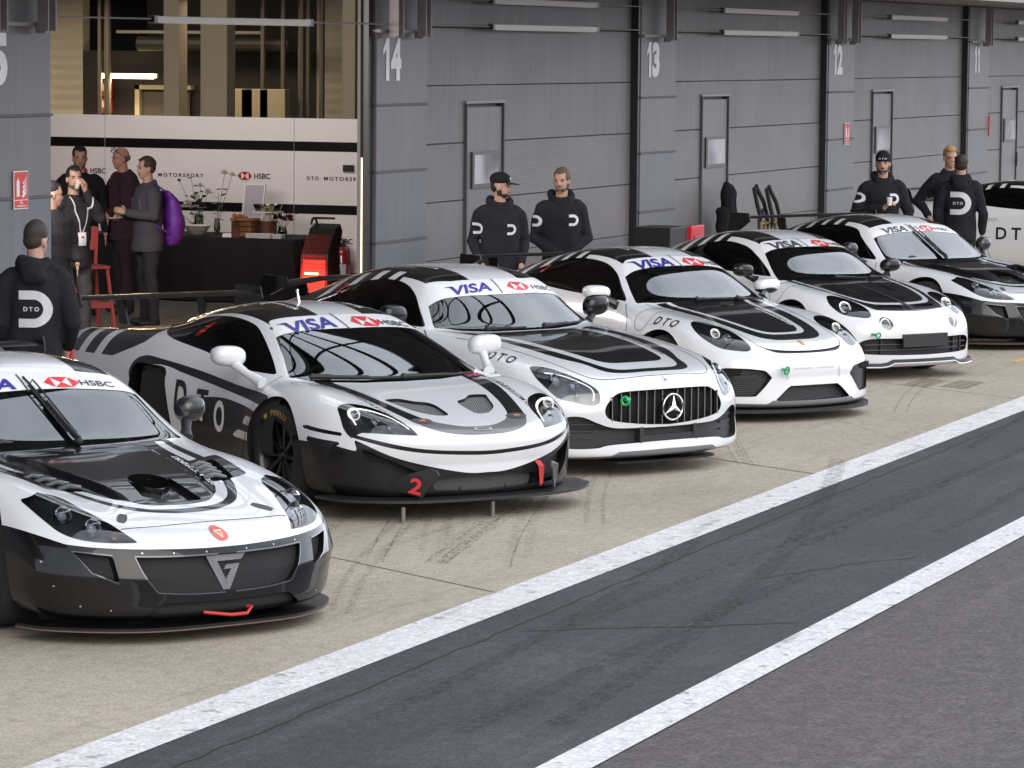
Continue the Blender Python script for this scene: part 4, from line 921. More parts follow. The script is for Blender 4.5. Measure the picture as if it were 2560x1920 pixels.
    g=MB(); g.lathe([(.012,-.02),(.012,.02)],axis=1,n=10,c=(.93,-.42,.555)); g.tube([(.915+.028*math.cos(a)*.7,-.43+.028*math.cos(a)*.6,.545+.028*math.sin(a)) for a in [2*math.pi*k/16 for k in range(16)]],.010,6,closed=True); g.build('tow_eye',mat('tow_green',(.02,.42,.12),.35,coat=.5),root)
    dk=mat('decal_black',(.012,.012,.014),.3)
    V,F=glyphs('D T O',.085,.27,bold=.02); sh.lay('lettering',V,F,FR_T(.03,-.84,(1,.10,0),(-.25,1,0)),dk,root,.003)
    banner_logos(sh,root,root,1.224,(-.245,.205,.44,.007),.50,(.03,.025,.28),.14,.118)
    roof_txt(sh,root,-1.75,-.25,.5); red2(sh,root,-2.16,1.15,.11)
    V,F=glyphs('DTO MOTORSPORT.COM',.035,.55,bold=.02); sh.lay('lettering',V,F,FR_T(.1,.43,(-1,.12,0),(-.12,-1,0)),dk,root,.003,.05)
    wiper(sh,root,(-.34,.925),(.02,.925),.02,.012); wiper(sh,root,(.20,.925),(.62,.94),.02,.012)
    for s_ in (1,-1):
        o=mirror(root,.975,-1.09,1.045,PB(),(.065,.115,.080),(-1.02,.84,.92),MBK(),s=s_)
        wheel(root,0,.94,.335,.245,.26,10,s_); wheel(root,-2.63,.96,.34,.245,.30,10,s_)
    interior(root,(-1.7,),.03); side_gap(sh,root,[(-1.0,.93),(-.96,.7),(-1.0,.4),(-1.15,.22)])
    side_gap(sh,root,[(-.95,.935),(-.85,.88),(-.80,.80)])
    wing(root,-3.08,1.18,.63,.30,.03,(.38,),(.10,.22),.98,m=PB(),droop=.05)
    return root
# ---- mid-engined coupe
def porsche(name,label,loc,rz,doortext=False,near=True):
    sh=porsche_shell(9 if near else 7); root=thing(name,label,'race car',loc,rz,'race cars parked in echelon')
    common(sh,[(-.452,-.02),(-.46,.3),(-.49,.55),(-.54,.70),(-.71,.635),(-.88,.567),(-1.01,.50),(-1.06,.42),(-1.06,.2),(-1.06,-.02)],
        [(-.885,-.02),(-.885,.2),(-.88,.42),(-.87,.62)],
        cat_([(-.64,.90,1),(-.80,1.0),(-.98,1.12),(-1.2,1.195),(-1.5,1.215),(-1.8,1.185),(-2.05,1.10),(-2.12,1.04),(-1.95,1.0),(-1.5,.955),(-1.0,.925)]),
        (-.13,.30,.48,-1.07),[(-1.60,.075),(-1.79,.075),(-1.99,.08),(-2.2,.09),(-2.42,.09)],rearx=-1.45,rz=.985)
    bo=cat_([(.71,-.05,1),(.705,.15),(.675,.25),(.61,.33),(.45,.395),(.2,.45),(-.1,.50),(-.44,.55,1),(-.47,.55,1),(-.47,-.05,1)])
    wo=cat_([(.59,-.05,1),(.585,.12),(.55,.21),(.46,.27),(.3,.31),(.05,.36),(-.47,.45,1),(-.47,-.05,1)])
    wi=cat_([(.55,-.05,1),(.54,.10),(.51,.17),(.43,.225),(.3,.26),(.05,.31),(-.49,.40,1),(-.49,-.05,1)])
    sh.top(bo,'black','body'); sh.top(wo,'body','black'); sh.top(wi,'black','body',cond=lambda c,n:c[:,0]<.57)
    sh.front(cat_([(.74,.774),(.66,.787),(.57,.77),(.50,.725),(.505,.665),(.515,.60),(.56,.575),(.67,.583),(.745,.605),(.79,.67),(.785,.73)]),'headlight','body',xmin=.0)
    sh.front(cat_([(-.05,.567,1),(.2,.573),(.36,.588),(.43,.60,1),(.36,.572),(.27,.555),(-.05,.549,1)],n=4),'nose_slot','body',xmin=.5)
    sh.front([(.80,.435),(.745,.445),(.60,.440),(.475,.425),(.415,.365),(.48,.29),(.555,.212),(.715,.212),(.80,.22)],'side_intake','body',xmin=.4,nx=-.1)
    sh.front([(-.05,.295),(.255,.293),(.30,.262),(.405,.175),(-.05,.17)],'lower_intake','body',xmin=.5)
    sh.front([(-.05,.18),(.43,.18),(.455,.150),(.72,.158),(1.1,.16),(1.1,0),(-.05,0)],'carbon','body',xmin=.35,nx=-2)
    sh.arch(0,.375,.58); sh.arch(-2.48,.38,.58); arches(sh,root)
    finish_car(sh,root,BODY_T,BODY_M(),inner=(-2.1,-.5))
    mb=MBK(); gm=mat('fine_grille',(.014,.014,.015),.5,bump=(60,.5))
    sh.pocket('nose_slot','nose_slot',mb,mb,root,(-.015,0,0)); sh.pocket('lower_intake','lower_intake',gm,mb,root,(-.05,0,0))
    for hv in (1,-1):
        k=sh.pocket('side_intake','side_intake',gm,mb,root,(-.05,0,0),hv)
        b=MB()
        for q in range(9): b.add([(.865,hv*.50,.235+q*.017),(.765,hv*.70,.235+q*.017),(.765,hv*.70,.2395+q*.017),(.865,hv*.50,.2395+q*.017)],[(0,1,2,3)])
        b.build('intake_slat',mat('slat_grey',(.05,.05,.052),.5),k)
        V,F=poly2([(-.15,.009),(.14,.009),(.15,-.009),(-.15,-.009)])
        b=MB(); b.add([(.80-.25*(abs(u_)-.45),hv*u_,z) for u_,z in ((.50,.395),(.50,.410),(.70,.422),(.70,.408))],[(0,1,2,3)]); b.build('daylight_lamp',mat('lamp_white',(.8,.8,.8),.3,emit=(1,.95,.85),es=.55),root)
        b=MB(); b.add([(.81-.25*(abs(u_)-.45)-d_,hv*u_,z) for u_,z,d_ in ((.44,.375,0),(.47,.43,0),(.78,.44,0),(.78,.385,0))],[(0,1,2,3)]); b.build('lamp_housing',PB(),root)
        lamp(root,sh,'headlight',None,half=hv,bits=[((.45,.655,.70),.045,'ring'),((.56,.62,.665),.035,'proj'),((.62,.60,.64),.022,'proj')])
        for z0,z1,y0_,y1_ in ((.345,.435,.268,.288),(.425,.437,.02,.215)):
            y0s,y1s=hv*y0_,hv*y1_; V,F=poly2([(y0s,z0),(y1s,z0),(y1s,z1),(y0s,z1)]); sh.lay('tape_mark',V,F,lambda u,v:(Vector((3,u,v)),Vector((-1,0,0))),mat('tape_lilac',(.55,.53,.60),.5),root,.002)
    b=MB(); b.prism(lip([(.995,0),(.985,.22),(.945,.42),(.86,.61),(.74,.76),(.58,.87),(.40,.90)],.012),2,.078,.105); b.build('splitter',mb,root)
    V,F=poly2([(-.022,.02),(0,.026),(.022,.02),(.018,-.012),(0,-.028),(-.018,-.012)]); sh.lay('badge',V,F,lambda u,v:(Vector((3,u,.622+v*.75)),Vector((-1,0,0))),mat('badge_gold',(.55,.26,.08),.35,metal=.4),root,.003)
    g=MB(); g.tube([(.93,-.33,.432),(.985,-.335,.43)],.012,8); g.tube([(.99+.01*math.sin(a),-.335+.022*math.cos(a),.425+.03*math.sin(a)) for a in [2*math.pi*k/16 for k in range(16)]],.009,6,closed=True); g.build('tow_eye',mat('tow_green',(.02,.42,.12),.35,coat=.5),root)
    top_gap(sh,root,[(.80,.38),(.74,.44),(.6,.46),(.3,.50),(-.1,.56),(-.5,.64)],.006)
    dk=mat('decal_black',(.012,.012,.014),.3)
    V,F=glyphs('D T O',.10,.28,bold=.02); sh.lay('lettering',V,F,lambda u,v:(Vector((.01+u,-.82+v*.75,.79+v*.5))-Vector((0,.5,-.8)),Vector((0,.5,-.8))),dk,root,.003)
    P=[(.095*math.cos(a),.095*math.sin(a)) for a in [2*math.pi*k/28 for k in range(29)]]
    shutline(sh,root,[(x-.30,z+.78) for x,z in P],lambda u,v:(Vector((u,-3,v)),Vector((0,1,0))),.005,'fuel_flap_gap')
    V,F=glyphs('DTO MOTORSPORT.COM',.028,.55,bold=.02); sh.lay('lettering',V,F,FR_T(.1,.26,(-1,.12,0),(-.12,-1,0)),mat('decal_white',(.8,.8,.82),.4),root,.003,.05)
    banner_logos(sh,root,root,1.197,(-.21,.225,.46,.05),.46,(.03,.025,.28),.14,.130)
    roof_txt(sh,root,-1.55,-.2,.5,.03); roof_txt(sh,root,-1.55,.36,.5,.03); red2(sh,root,-1.93,1.10,.10)
    wiper(sh,root,(-.12,.895),(.30,.895),.02,.01); wiper(sh,root,(.32,.89),(.62,.88),.02,.01)
    for s_ in (1,-1):
        o=mirror(root,.93,-.80,.975,PW(),(.080,.130,.062),(-.70,.78,.86),PB(),s=s_)
        b=MB(); b.ball((-.79,s_*.92,.945),(.076,.120,.042)); b.tube([(-.78,s_*.90,.93),(-.70,s_*.80,.875)],[.045,.04],8); b.build('mirror_shell',PB(),o,True)
        wheel(root,0,.86,.335,.245,.24,10,s_); wheel(root,-2.48,.87,.34,.245,.28,10,s_)
    interior(root,(-1.25,),.0); side_gap(sh,root,[(-.62,.88),(-.50,.75),(-.47,.5),(-.6,.25)]); side_gap(sh,root,[(-1.75,.96),(-1.72,.6),(-1.6,.25)])
    wing(root,-3.0,1.15,.66,.26,.025,(.42,),(.06,.16),.94,m=CAR())
    if doortext:
        V,F=glyphs('D T O',.165,.58,bold=.02); sh.lay('lettering',V,F,FR_R(-1.25,.62),dk,root,.003)
        b=MB(); b.box(-1.66,-1.50,-.905,-.885,.81,.83,bev=.008); b.build('door_handle',PW(),root)
    return root
# ---- small coupe with four round lamps
def alpine(name,label,loc,rz):
    sh=alpine_shell(9); root=thing(name,label,'race car',loc,rz,'race cars parked in echelon')
    common(sh,[(-.27,-.02),(-.28,.25),(-.33,.48),(-.43,.665),(-.63,.60),(-.84,.522),(-1.02,.445),(-1.0,.2),(-.99,-.02)],
        [(-.82,-.02),(-.82,.2),(-.83,.42),(-.84,.60)],
        cat_([(-.55,.885,1),(-.72,.98),(-.88,1.06),(-1.1,1.14),(-1.4,1.175),(-1.7,1.145),(-1.95,1.06),(-2.0,1.01),(-1.8,.97),(-1.4,.93),(-.9,.90)]),
        (-.19,.28,.46,-1.0),[(-1.58,.075),(-1.78,.075),(-2.0,.09),(-2.25,.09)],rearx=-1.4,rz=.955)
    bo=cat_([(.775,-.05,1),(.755,.15),(.71,.32),(.665,.41),(.5,.46),(.07,.56),(-.22,.60),(-.5,.62,1),(-.5,-.05,1)])
    wo=cat_([(.62,-.05,1),(.60,.18),(.545,.34),(.40,.43),(.1,.51),(-.25,.55),(-.5,.57,1),(-.5,-.05,1)])
    wi=cat_([(.565,-.05,1),(.545,.18),(.49,.32),(.36,.40),(.08,.475),(-.25,.515),(-.52,.54,1),(-.52,-.05,1)])
    sh.top(bo,'black','body'); sh.top(wo,'body','black'); sh.top(wi,'black','body',cond=lambda c,n:c[:,0]<.59)
    sh.top([(.61,.09),(.71,.08),(.65,.33),(.60,.34)],'bonnet_slot',['black','body'])
    sh.top([(-.20,.27),(.19,.18),(.165,.31)],'bonnet_vent','black')
    sh.front(cat_([(.675,.74),(.60,.752),(.52,.735),(.475,.69),(.475,.63),(.52,.578),(.61,.578),(.715,.605),(.735,.68)]),'headlight','body',xmin=.0)
    sh.front([(.40+.062*math.cos(a),.524+.058*math.sin(a)) for a in [2*math.pi*k/28 for k in range(28)]],'round_lamp','body',xmin=.4)
    sh.front(cat_([(-.05,.388,1),(.3,.388),(.50,.388),(.60,.375),(.655,.335),(.61,.245,1),(.40,.236),(-.05,.228,1)]),'mouth','body',xmin=.4,nx=-.2)
    sh.arch(0,.37,.57); sh.arch(-2.42,.375,.57); arches(sh,root)
    finish_car(sh,root,BODY_T,BODY_M(),inner=(-2.1,-.38))
    mb=MBK(); sh.pocket('lower_intake','mouth',mat('mouth_dark',(.014,.014,.016),.55),mb,root,(-.07,0,0))
    b=MB()
    for z in (.275,.325):
        for i in range(12):
            y0_,y1_=-.6+i*.1,-.5+i*.1; f=lambda y:.885-.30*y*y
            b.add([(f(y0_),y0_,z),(f(y1_),y1_,z),(f(y1_),y1_,z+.008),(f(y0_),y0_,z+.008),(f(y0_)-.03,y0_,z),(f(y1_)-.03,y1_,z)],[(0,1,2,3),(3,2,5,4)])
    b.build('intake_slat',mat('slat_grey2',(.08,.08,.085),.4),root)
    for y in (-.45,-.36,-.1,.05,.18,.3,.42,.5): b=MB(); b.box(.80,.82,y,y+.015,.24,.385); b.build('intake_rib',mat('rib_grey',(.03,.03,.032),.5),root)
    sh_m=mat('inlet_black',(.004,.004,.004),.8)
    b=MB(); b.box(.905,.93,-.265,.265,.302,.425,bev=.006); p=b.build('number_plate_holder',mat('holder_grey',(.03,.03,.032),.5),root)
    for y,z in ((-.21,.405),(.24,.405)): b=MB(); b.tube([(.925,y,z),(.934,y,z)],.010,10); b.build('screw',mb,p)
    for hv in (1,-1):
        sh.pocket('bonnet_slot','bonnet_slot',sh_m,mb,root,(-.02,0,-.02),hv); sh.pocket('bonnet_vent','bonnet_vent',sh_m,mb,root,(0,0,-.03),hv)
        lamp(root,sh,'headlight',None,half=hv,bits=[((.50,.615,.66),.062,'ring')])
        lamp(root,sh,'round_lamp',None,'fog_lamp',(-.03,0,0),half=hv,bits=[((.84,.40,.524),.055,'ring')])
    ys=np.linspace(-.84,.84,29)
    b=MB(); 
    P=[]; 
    def zl(y): a=abs(y); return .165 if a<.36 else (.165-(a-.36)*.45 if a<.44 else .129)
    fx=lambda y:float(np.interp(abs(y),[0,.22,.42,.58,.70,.78,.84],[.945,.935,.895,.83,.745,.665,.58]))+.012
    V=[];F=[]
    for i,y in enumerate(ys):
        V+=[(fx(y),y,zl(y)),(fx(y)-.012,y,zl(y)+.03),(.45,y,zl(y)+.03),(.45,y,zl(y)),(fx(y)-.01,y,zl(y)-.006)]
    for i in range(len(ys)-1):
        for k in range(5): F.append((5*i+k,5*i+(k+1)%5,5*i+5+(k+1)%5,5*i+5+k))
    b.add(V,F,0); b.build('splitter',mb,root)
    b=MB(); b.tube([(fx(y)+.003,y,zl(y)-.004) for y in ys],.006,6); b.build('splitter_trim',PW(),root)
    g=MB(); g.tube([(.83,-.56,.43),(.90,-.57,.43)],.014,8); g.tube([(.905+.018*math.sin(a)*.3,-.55+.024*math.cos(a),.425+.024*math.sin(a)) for a in [2*math.pi*k/16 for k in range(16)]],.009,6,closed=True); g.build('tow_eye',mat('tow_green',(.02,.42,.12),.35,coat=.5),root)
    P=[(.095*math.cos(a),.105*math.sin(a)) for a in [2*math.pi*k/28 for k in range(29)]]
    shutline(sh,root,[(x-.27,z+.755) for x,z in P],lambda u,v:(Vector((u,-3,v)),Vector((0,1,0))),.005,'fuel_flap_gap')
    b_=np.array([(-.012,.0),(.012,0),(.012,.55),(-.012,.55)]); sh.lay('bonnet_rib',np.array([(.73,-.02),(.73,.02),(-.05,.008),(-.05,-.008)]),[(0,1,2,3)],lambda u,v:(Vector((u,v,3)),Vector((0,0,-1))),mat('louvre_grey',(.06,.06,.062),.25,coat=.8),root,.006)
    V,F=glyphs('DTO MOTORSPORT.COM',.028,.5,bold=.02); sh.lay('lettering',V,F,FR_T(.05,.53,(-1,.12,0),(-.12,-1,0)),mat('decal_black',(.012,.012,.014),.3),root,.003,.05)
    banner_logos(sh,root,root,1.167,(-.235,.19,.405,-.01),.47,(.06,.06,.08),.14,.112)
    wiper(sh,root,(-.05,.86),(.30,.85),.02,.01); wiper(sh,root,(.35,.85),(.62,.85),.02,.01)
    for s_ in (1,-1):
        o=mirror(root,.90,-.68,.945,PB(),(.070,.110,.062),(-.60,.79,.85),PB(),s=s_)
        wheel(root,0,.845,.325,.235,.22,10,s_); wheel(root,-2.42,.85,.33,.235,.25,10,s_)
    interior(root,(-1.15,),-.02); side_gap(sh,root,[(-.50,.87),(-.40,.75),(-.40,.5),(-.5,.25)])
    return root
# ------------------------------------------------------------------ ground
def pavemat(name,base,spk,scale,tracks,rough=.85,stain=.0):
    m=bpy.data.materials.new(name); m.use_nodes=True; t=m.node_tree; p=t.nodes['Principled BSDF']; p.inputs['Roughness'].default_value=rough; p.inputs['Specular IOR Level'].default_value=.35
    co=N(t,'ShaderNodeTexCoord'); l=t.links.new
    def noise(sc,det=4,ro=.6,vec=None,st=(1,1,1),rot=0):
        mp=N(t,'ShaderNodeMapping'); mp.inputs['Scale'].default_value=st; mp.inputs['Rotation'].default_value=(0,0,rot); l(co.outputs['Object'],mp.inputs[0])
        n=N(t,'ShaderNodeTexNoise'); n.inputs['Scale'].default_value=sc; n.inputs['Detail'].default_value=det; n.inputs['Roughness'].default_value=ro; l(mp.outputs[0],n.inputs['Vector']); return n.outputs['Fac']
    def ramp(f,a,b,ca,cb):
        r=N(t,'ShaderNodeMapRange'); r.inputs[1].default_value=a; r.inputs[2].default_value=b; r.inputs[3].default_value=ca; r.inputs[4].default_value=cb; r.clamp=True; l(f,r.inputs[0]); return r.outputs[0]
    def mul(a,b):
        q=N(t,'ShaderNodeMath',operation='MULTIPLY'); l(a,q.inputs[0]); 
        if isinstance(b,float): q.inputs[1].default_value=b
        else: l(b,q.inputs[1])
        return q.outputs[0]
    f=ramp(noise(.35,6,.65),.3,.7,1-spk[0],1+spk[0])
    f=mul(f,ramp(noise(scale,2,.7),.25,.75,1-spk[1],1+spk[1]))
    f=mul(f,ramp(noise(scale*.22,4,.7),.3,.7,1-spk[1]*.5,1+spk[1]*.5))
    for sc,st,rot,a,b,dk in tracks: f=mul(f,ramp(noise(sc,3,.55,st=st,rot=rot),a,b,1.0,dk))
    v=N(t,'ShaderNodeVectorMath',operation='SCALE'); v.inputs[0].default_value=base; l(f,v.inputs['Scale']); l(v.outputs[0],p.inputs['Base Color'])
    b=N(t,'ShaderNodeBump'); b.inputs['Strength'].default_value=.35; b.inputs['Distance'].default_value=.008; l(noise(scale,3,.7),b.inputs['Height']); l(b.outputs[0],p.inputs['Normal'])
    return m
conc=pavemat('apron_concrete',(.40,.345,.275),(.14,.32),55,[(1.1,(.25,3.2,1),math.radians(38),.60,.74,.80),(1.6,(.22,4.5,1),math.radians(-12),.62,.76,.82),(5,(1,1,1),0,.64,.76,.86),(.5,(1,1.4,1),.3,.55,.72,.86)])
asph=pavemat('lane_asphalt',(.052,.052,.056),(.22,.5),45,[(1.3,(.2,5,1),math.radians(4),.55,.72,1.35),(.6,(1,1,1),0,.55,.7,1.3)])
asph2=pavemat('track_asphalt',(.098,.086,.087),(.12,.5),40,[(.9,(.2,4,1),0,.55,.72,1.25)])
paint=pavemat('road_paint',(.66,.65,.66),(.05,.28),38,[(9,(1,1,1),0,.60,.68,.55),(1.2,(.5,4,1),.5,.63,.72,.6)])
struct(mk('ground',[(-300,-300,-.004),(600,-300,-.004),(600,300,-.004),(-300,300,-.004)],[(0,1,2,3)],asph2))
struct(mk('pit_apron',[(-20,7.08,.0),(160,7.5,.0),(160,14.3,.0),(-20,14.3,.0)],[(0,1,2,3)],conc))
struct(mk('pit_lane',[(-20,5.1,.0),(160,5.6,.0),(160,7.5,.0),(-20,7.08,.0)],[(0,1,2,3)],asph))
struct(mk('white_line',[(-20,6.92,.004),(160,7.47,.004),(160,7.77,.004),(-20,7.22,.004)],[(0,1,2,3)],paint))
struct(mk('lane_line',[(-20,4.88,.004),(160,6.30,.004),(160,6.50,.004),(-20,5.10,.004)],[(0,1,2,3)],paint))
# joints, cracks and tyre marks
def streaks(name,lines,w,m,z=.003):
    b=MB()
    for ln in lines:
        P=ribbon(cat_(ln,False,5),w*random.uniform(.7,1.3)); n=len(P)//2
        b.add([(p[0],p[1],z) for p in P],[(i,i+1,2*n-2-i,2*n-1-i) for i in range(n-1)])
    o=struct(b.build(name,m)); return o
crk=mat('crack_dark',(.05,.042,.035),.9)
L_=[]
for k in range(9):
    x=12+k*6.1; L_.append([(x,7.3),(x+1.3,9.4),(x+3.0,12.0),(x+4.4,14.2)])
L_+= [[(10,10.4),(30,10.45),(60,10.4)]]
streaks('slab_joint',L_,.012,crk)
def wig(x0,y0,x1,y1,n=14,a=.03):
    return [(x0+(x1-x0)*k/n+random.uniform(-a,a),y0+(y1-y0)*k/n+random.uniform(-a,a)) for k in range(n+1)]
streaks('asphalt_crack',[wig(13,6.75,24,6.90,60,.014),wig(24,6.90,33,6.95,50,.014),wig(19.2,6.2,20.5,5.6,10,.04),wig(17.0,6.7,17.8,5.5,9,.03)],.010,mat('crack_black',(.012,.012,.014),.9),.002)
def trackmat(name,col,dens):
    m=bpy.data.materials.new(name); m.use_nodes=True; t=m.node_tree; p=t.nodes['Principled BSDF']; p.inputs['Base Color'].default_value=(*col,1); p.inputs['Roughness'].default_value=.8
    co=N(t,'ShaderNodeTexCoord'); n=N(t,'ShaderNodeTexNoise'); n.inputs['Scale'].default_value=22; n.inputs['Detail'].default_value=5; n.inputs['Roughness'].default_value=.75
    r=N(t,'ShaderNodeMapRange'); r.inputs[1].default_value=.45; r.inputs[2].default_value=.68; r.inputs[3].default_value=0; r.inputs[4].default_value=dens
    t.links.new(co.outputs['Object'],n.inputs['Vector']); t.links.new(n.outputs['Fac'],r.inputs[0]); t.links.new(r.outputs[0],p.inputs['Alpha']); return m
tm_=trackmat('rubber_mark',(.05,.045,.042),.38)
def arc(x0,y0,h,k,L,n=14):
    P=[(x0,y0)]
    for i in range(n): h+=k*L/n; x0+=math.cos(h)*L/n; y0+=math.sin(h)*L/n; P.append((x0,y0))
    return P
def mmat(name,col,dens,sc=22):
    return trackmat(name,col,dens)
rr_=random.Random(11)
for grp in range(3):
    T=[]
    for q in range(6):
        x=rr_.uniform(15,36); y=rr_.uniform(7.7,9.0) if q%3 else rr_.uniform(7.5,8.2); h=rr_.uniform(.22,.42); k=rr_.uniform(-.04,.0); L=rr_.uniform(3,9)
        w_=rr_.uniform(.0,.03)
        for dy in (0,.10+w_): T.append(arc(x,y+dy,h,k,L,22))
        if q%4==0:
            for dy in (.03,.06): T.append(arc(x,y+dy,h,k,L,22))
    streaks('tyre_mark',T,(.014,.035,.06)[grp],trackmat('rubber_mark_%d'%grp,(.06,.052,.048),(.6,.38,.26)[grp]),.0022+.0003*grp)
T=[arc(x,y,h,k,L,24) for (x,y,h,k,L) in ((33.2,7.95,-2.55,.09,6.5),(33.5,8.0,-2.55,.09,6.8),(19,7.6,.36,-.03,8),(24.5,6.0,.55,.02,6))]
streaks('skid_mark',T,.018,trackmat('rubber_skid',(.03,.028,.028),.8),.0058)
T=[arc(rr_.uniform(14,32),rr_.uniform(5.6,6.9),rr_.uniform(-.02,.08),rr_.uniform(-.01,.03),rr_.uniform(4,11),20) for _ in range(14)]
streaks('lane_tyre_mark',T,.10,trackmat('rubber_lane',(.022,.022,.024),.5),.0045)
T=[arc(rr_.uniform(15,30),rr_.uniform(5.7,6.9),rr_.uniform(-.05,.1),rr_.uniform(-.02,.05),rr_.uniform(2,6),20) for _ in range(10)]
streaks('lane_wear',T,.16,trackmat('wear_grey',(.12,.12,.125),.35),.0036)
x=30.4
b=MB()
for k in range(7):      # tread print left on the slab beside the coupe
    for j in range(2):
        P=ribbon(arc(31.0+k*.11+j*.0,8.0+j*.35,1.0,.5,.32,5),.02); n=len(P)//2; b.add([(p[0],p[1],.003) for p in P],[(i,i+1,2*n-2-i,2*n-1-i) for i in range(n-1)])
struct(b.build('tread_print',crk))
struct(mk('yellow_mark',[(33.9,8.25,.004),(34.5,8.25,.004),(34.5,8.31,.004),(33.9,8.31,.004)],[(0,1,2,3)],mat('mark_yellow',(.75,.42,.08),.7)))
# ------------------------------------------------------------------ pit building
WY=14.0; SP=7.53; PX0=23.89
def ribmat(name,col,period,rough=.5,strength=.5,axis='Z',var=.05):
    m=mat(name,col,rough,spec=.4,var=(1.2,var)); t=m.node_tree; p=t.nodes['Principled BSDF']
    co=N(t,'ShaderNodeTexCoord'); w=N(t,'ShaderNodeTexWave',wave_type='BANDS',bands_direction=axis,wave_profile='SIN'); w.inputs['Scale'].default_value=1/(period*3.18)
    t.links.new(co.outputs['Object'],w.inputs['Vector']); b=N(t,'ShaderNodeBump'); b.inputs['Strength'].default_value=strength; b.inputs['Distance'].default_value=.006
    t.links.new(w.outputs['Fac'],b.inputs['Height']); t.links.new(b.outputs[0],p.inputs['Normal']); return m
def streakmat(name,col,rough=.45,amt=.09):
    """painted sheet metal with faint vertical weather streaks"""
    m=mat(name,col,rough,spec=.45); t=m.node_tree; p=t.nodes['Principled BSDF']; co=N(t,'ShaderNodeTexCoord'); l=t.links.new
    mp=N(t,'ShaderNodeMapping'); mp.inputs['Scale'].default_value=(5,5,.35); n=N(t,'ShaderNodeTexNoise'); n.inputs['Scale'].default_value=2.2; n.inputs['Detail'].default_value=7; n.inputs['Roughness'].default_value=.65
    r=N(t,'ShaderNodeMapRange'); r.inputs[1].default_value=.32; r.inputs[2].default_value=.68; r.inputs[3].default_value=1-amt; r.inputs[4].default_value=1+amt
    n2=N(t,'ShaderNodeTexNoise'); n2.inputs['Scale'].default_value=.9; n2.inputs['Detail'].default_value=5; r2=N(t,'ShaderNodeMapRange'); r2.inputs[1].default_value=.3; r2.inputs[2].default_value=.7; r2.inputs[3].default_value=1-amt; r2.inputs[4].default_value=1+amt
    q=N(t,'ShaderNodeMath',operation='MULTIPLY'); v=N(t,'ShaderNodeVectorMath',operation='SCALE'); v.inputs[0].default_value=col
    l(co.outputs['Object'],mp.inputs[0]); l(mp.outputs[0],n.inputs['Vector']); l(n.outputs['Fac'],r.inputs[0]); l(co.outputs['Object'],n2.inputs['Vector']); l(n2.outputs['Fac'],r2.inputs[0]); l(r.outputs[0],q.inputs[0]); l(r2.outputs[0],q.inputs[1]); l(q.outputs[0],v.inputs['Scale']); l(v.outputs[0],p.inputs['Base Color']); return m
M_low=streakmat('panel_bluegrey',(.130,.134,.150)); M_up=streakmat('panel_mauvegrey',(.148,.135,.14)); M_trim=mat('trim_dark',(.02,.021,.024),.4); M_joint=mat('joint_grey',(.09,.09,.1),.6)
M_door=ribmat('door_ribbed',(.165,.154,.157),.022,.5,.22,'Z',.12); M_doorup=streakmat('door_upper',(.157,.145,.146),.5,.14)
M_steel=mat('bracket_grey',(.26,.24,.24),.5); M_white=mat('lamp_casing',(.62,.60,.55),.45); M_num=mat('number_white',(.86,.86,.88),.6,var=(6,.06))
WHITE=mat('sign_white',(.8,.78,.76),.5)
def numeral(s):
    V=[];F=[];x=0
    for ch in s:
        if ch=='1': v=[(.0,.24),(.15,.5),(.29,.5),(.29,-.5),(.14,-.5),(.14,.24),(.0,.10)]; f=[(0,1,5,6),(1,2,3,4,5)]; w=.31
        else:
            q,f=glyphs(ch,1,.50,bold=.055); v=[(a+.25,c) for a,c in q]; w=.55
        b0=len(V); V+=[(x+a*.50,c) for a,c in v]; F+=[tuple(b0+i for i in g) for g in f]; x+=w*.50+.03
    return [(a-x/2,c) for a,c in V],F
words=['fifteen','fourteen','thirteen','twelve','eleven','ten','nine']
for i in range(7):
    x=PX0+SP*i; w=1.23 if i else 1.14
    t=thing('garage_pillar','grey clad pillar between garage doors'+(', marked %d'%(15-i) if i<5 else ', far along the row beyond number 11'),'pillar',(x,WY,0),0,'numbered pillars between the garages')
    zs=[0,.438,1.118,1.805,2.452,3.17,3.72]
    for k in range(6):
        b=MB(); b.box(0,w,-.0,.12,zs[k]+.008,zs[k+1]-.008,bev=.006); b.build('cladding_panel',M_low if k<3 else M_up,t)
    b=MB(); b.box(.01,w-.01,.02,.11,0,3.72); b.build('pillar_core',M_joint,t)
    for z in zs[1:5]: b=MB(); b.box(-.012,w+.012,-.014,.02,z-.008,z+.010); b.build('flashing',M_joint,t)
    b=MB(); b.box(-.03,w+.03,-.05,.05,3.155,3.185); b.build('ledge',M_steel,t)
    for bx in ((.10,.78) if i%2 else ((.62,) if i else (.02,.78))):
        b=MB(); b.box(bx,bx+.14,-.10,-.085,3.12,3.72); b.box(bx,bx+.02,-.18,-.10,3.12,3.72); b.box(bx+.12,bx+.14,-.18,-.10,3.12,3.72); b.box(bx+.045,bx+.095,-.13,-.04,3.10,3.15); b.build('steel_bracket',M_steel,t)
    if i<5:
        n=str(15-i); V,F=glyphs(n,.41,{'15':.58,'14':.56,'13':.56,'12':.53,'11':.40}[n],bold=.035)
        ox={0:.26,1:.39,2:.44,3:.44,4:.47}[i]
        V,F=numeral(n); b=MB(); b.add([(ox+v[0],-.004,2.895+v[1]*.41) for v in V],F); b.build('pillar_number',M_num,t)
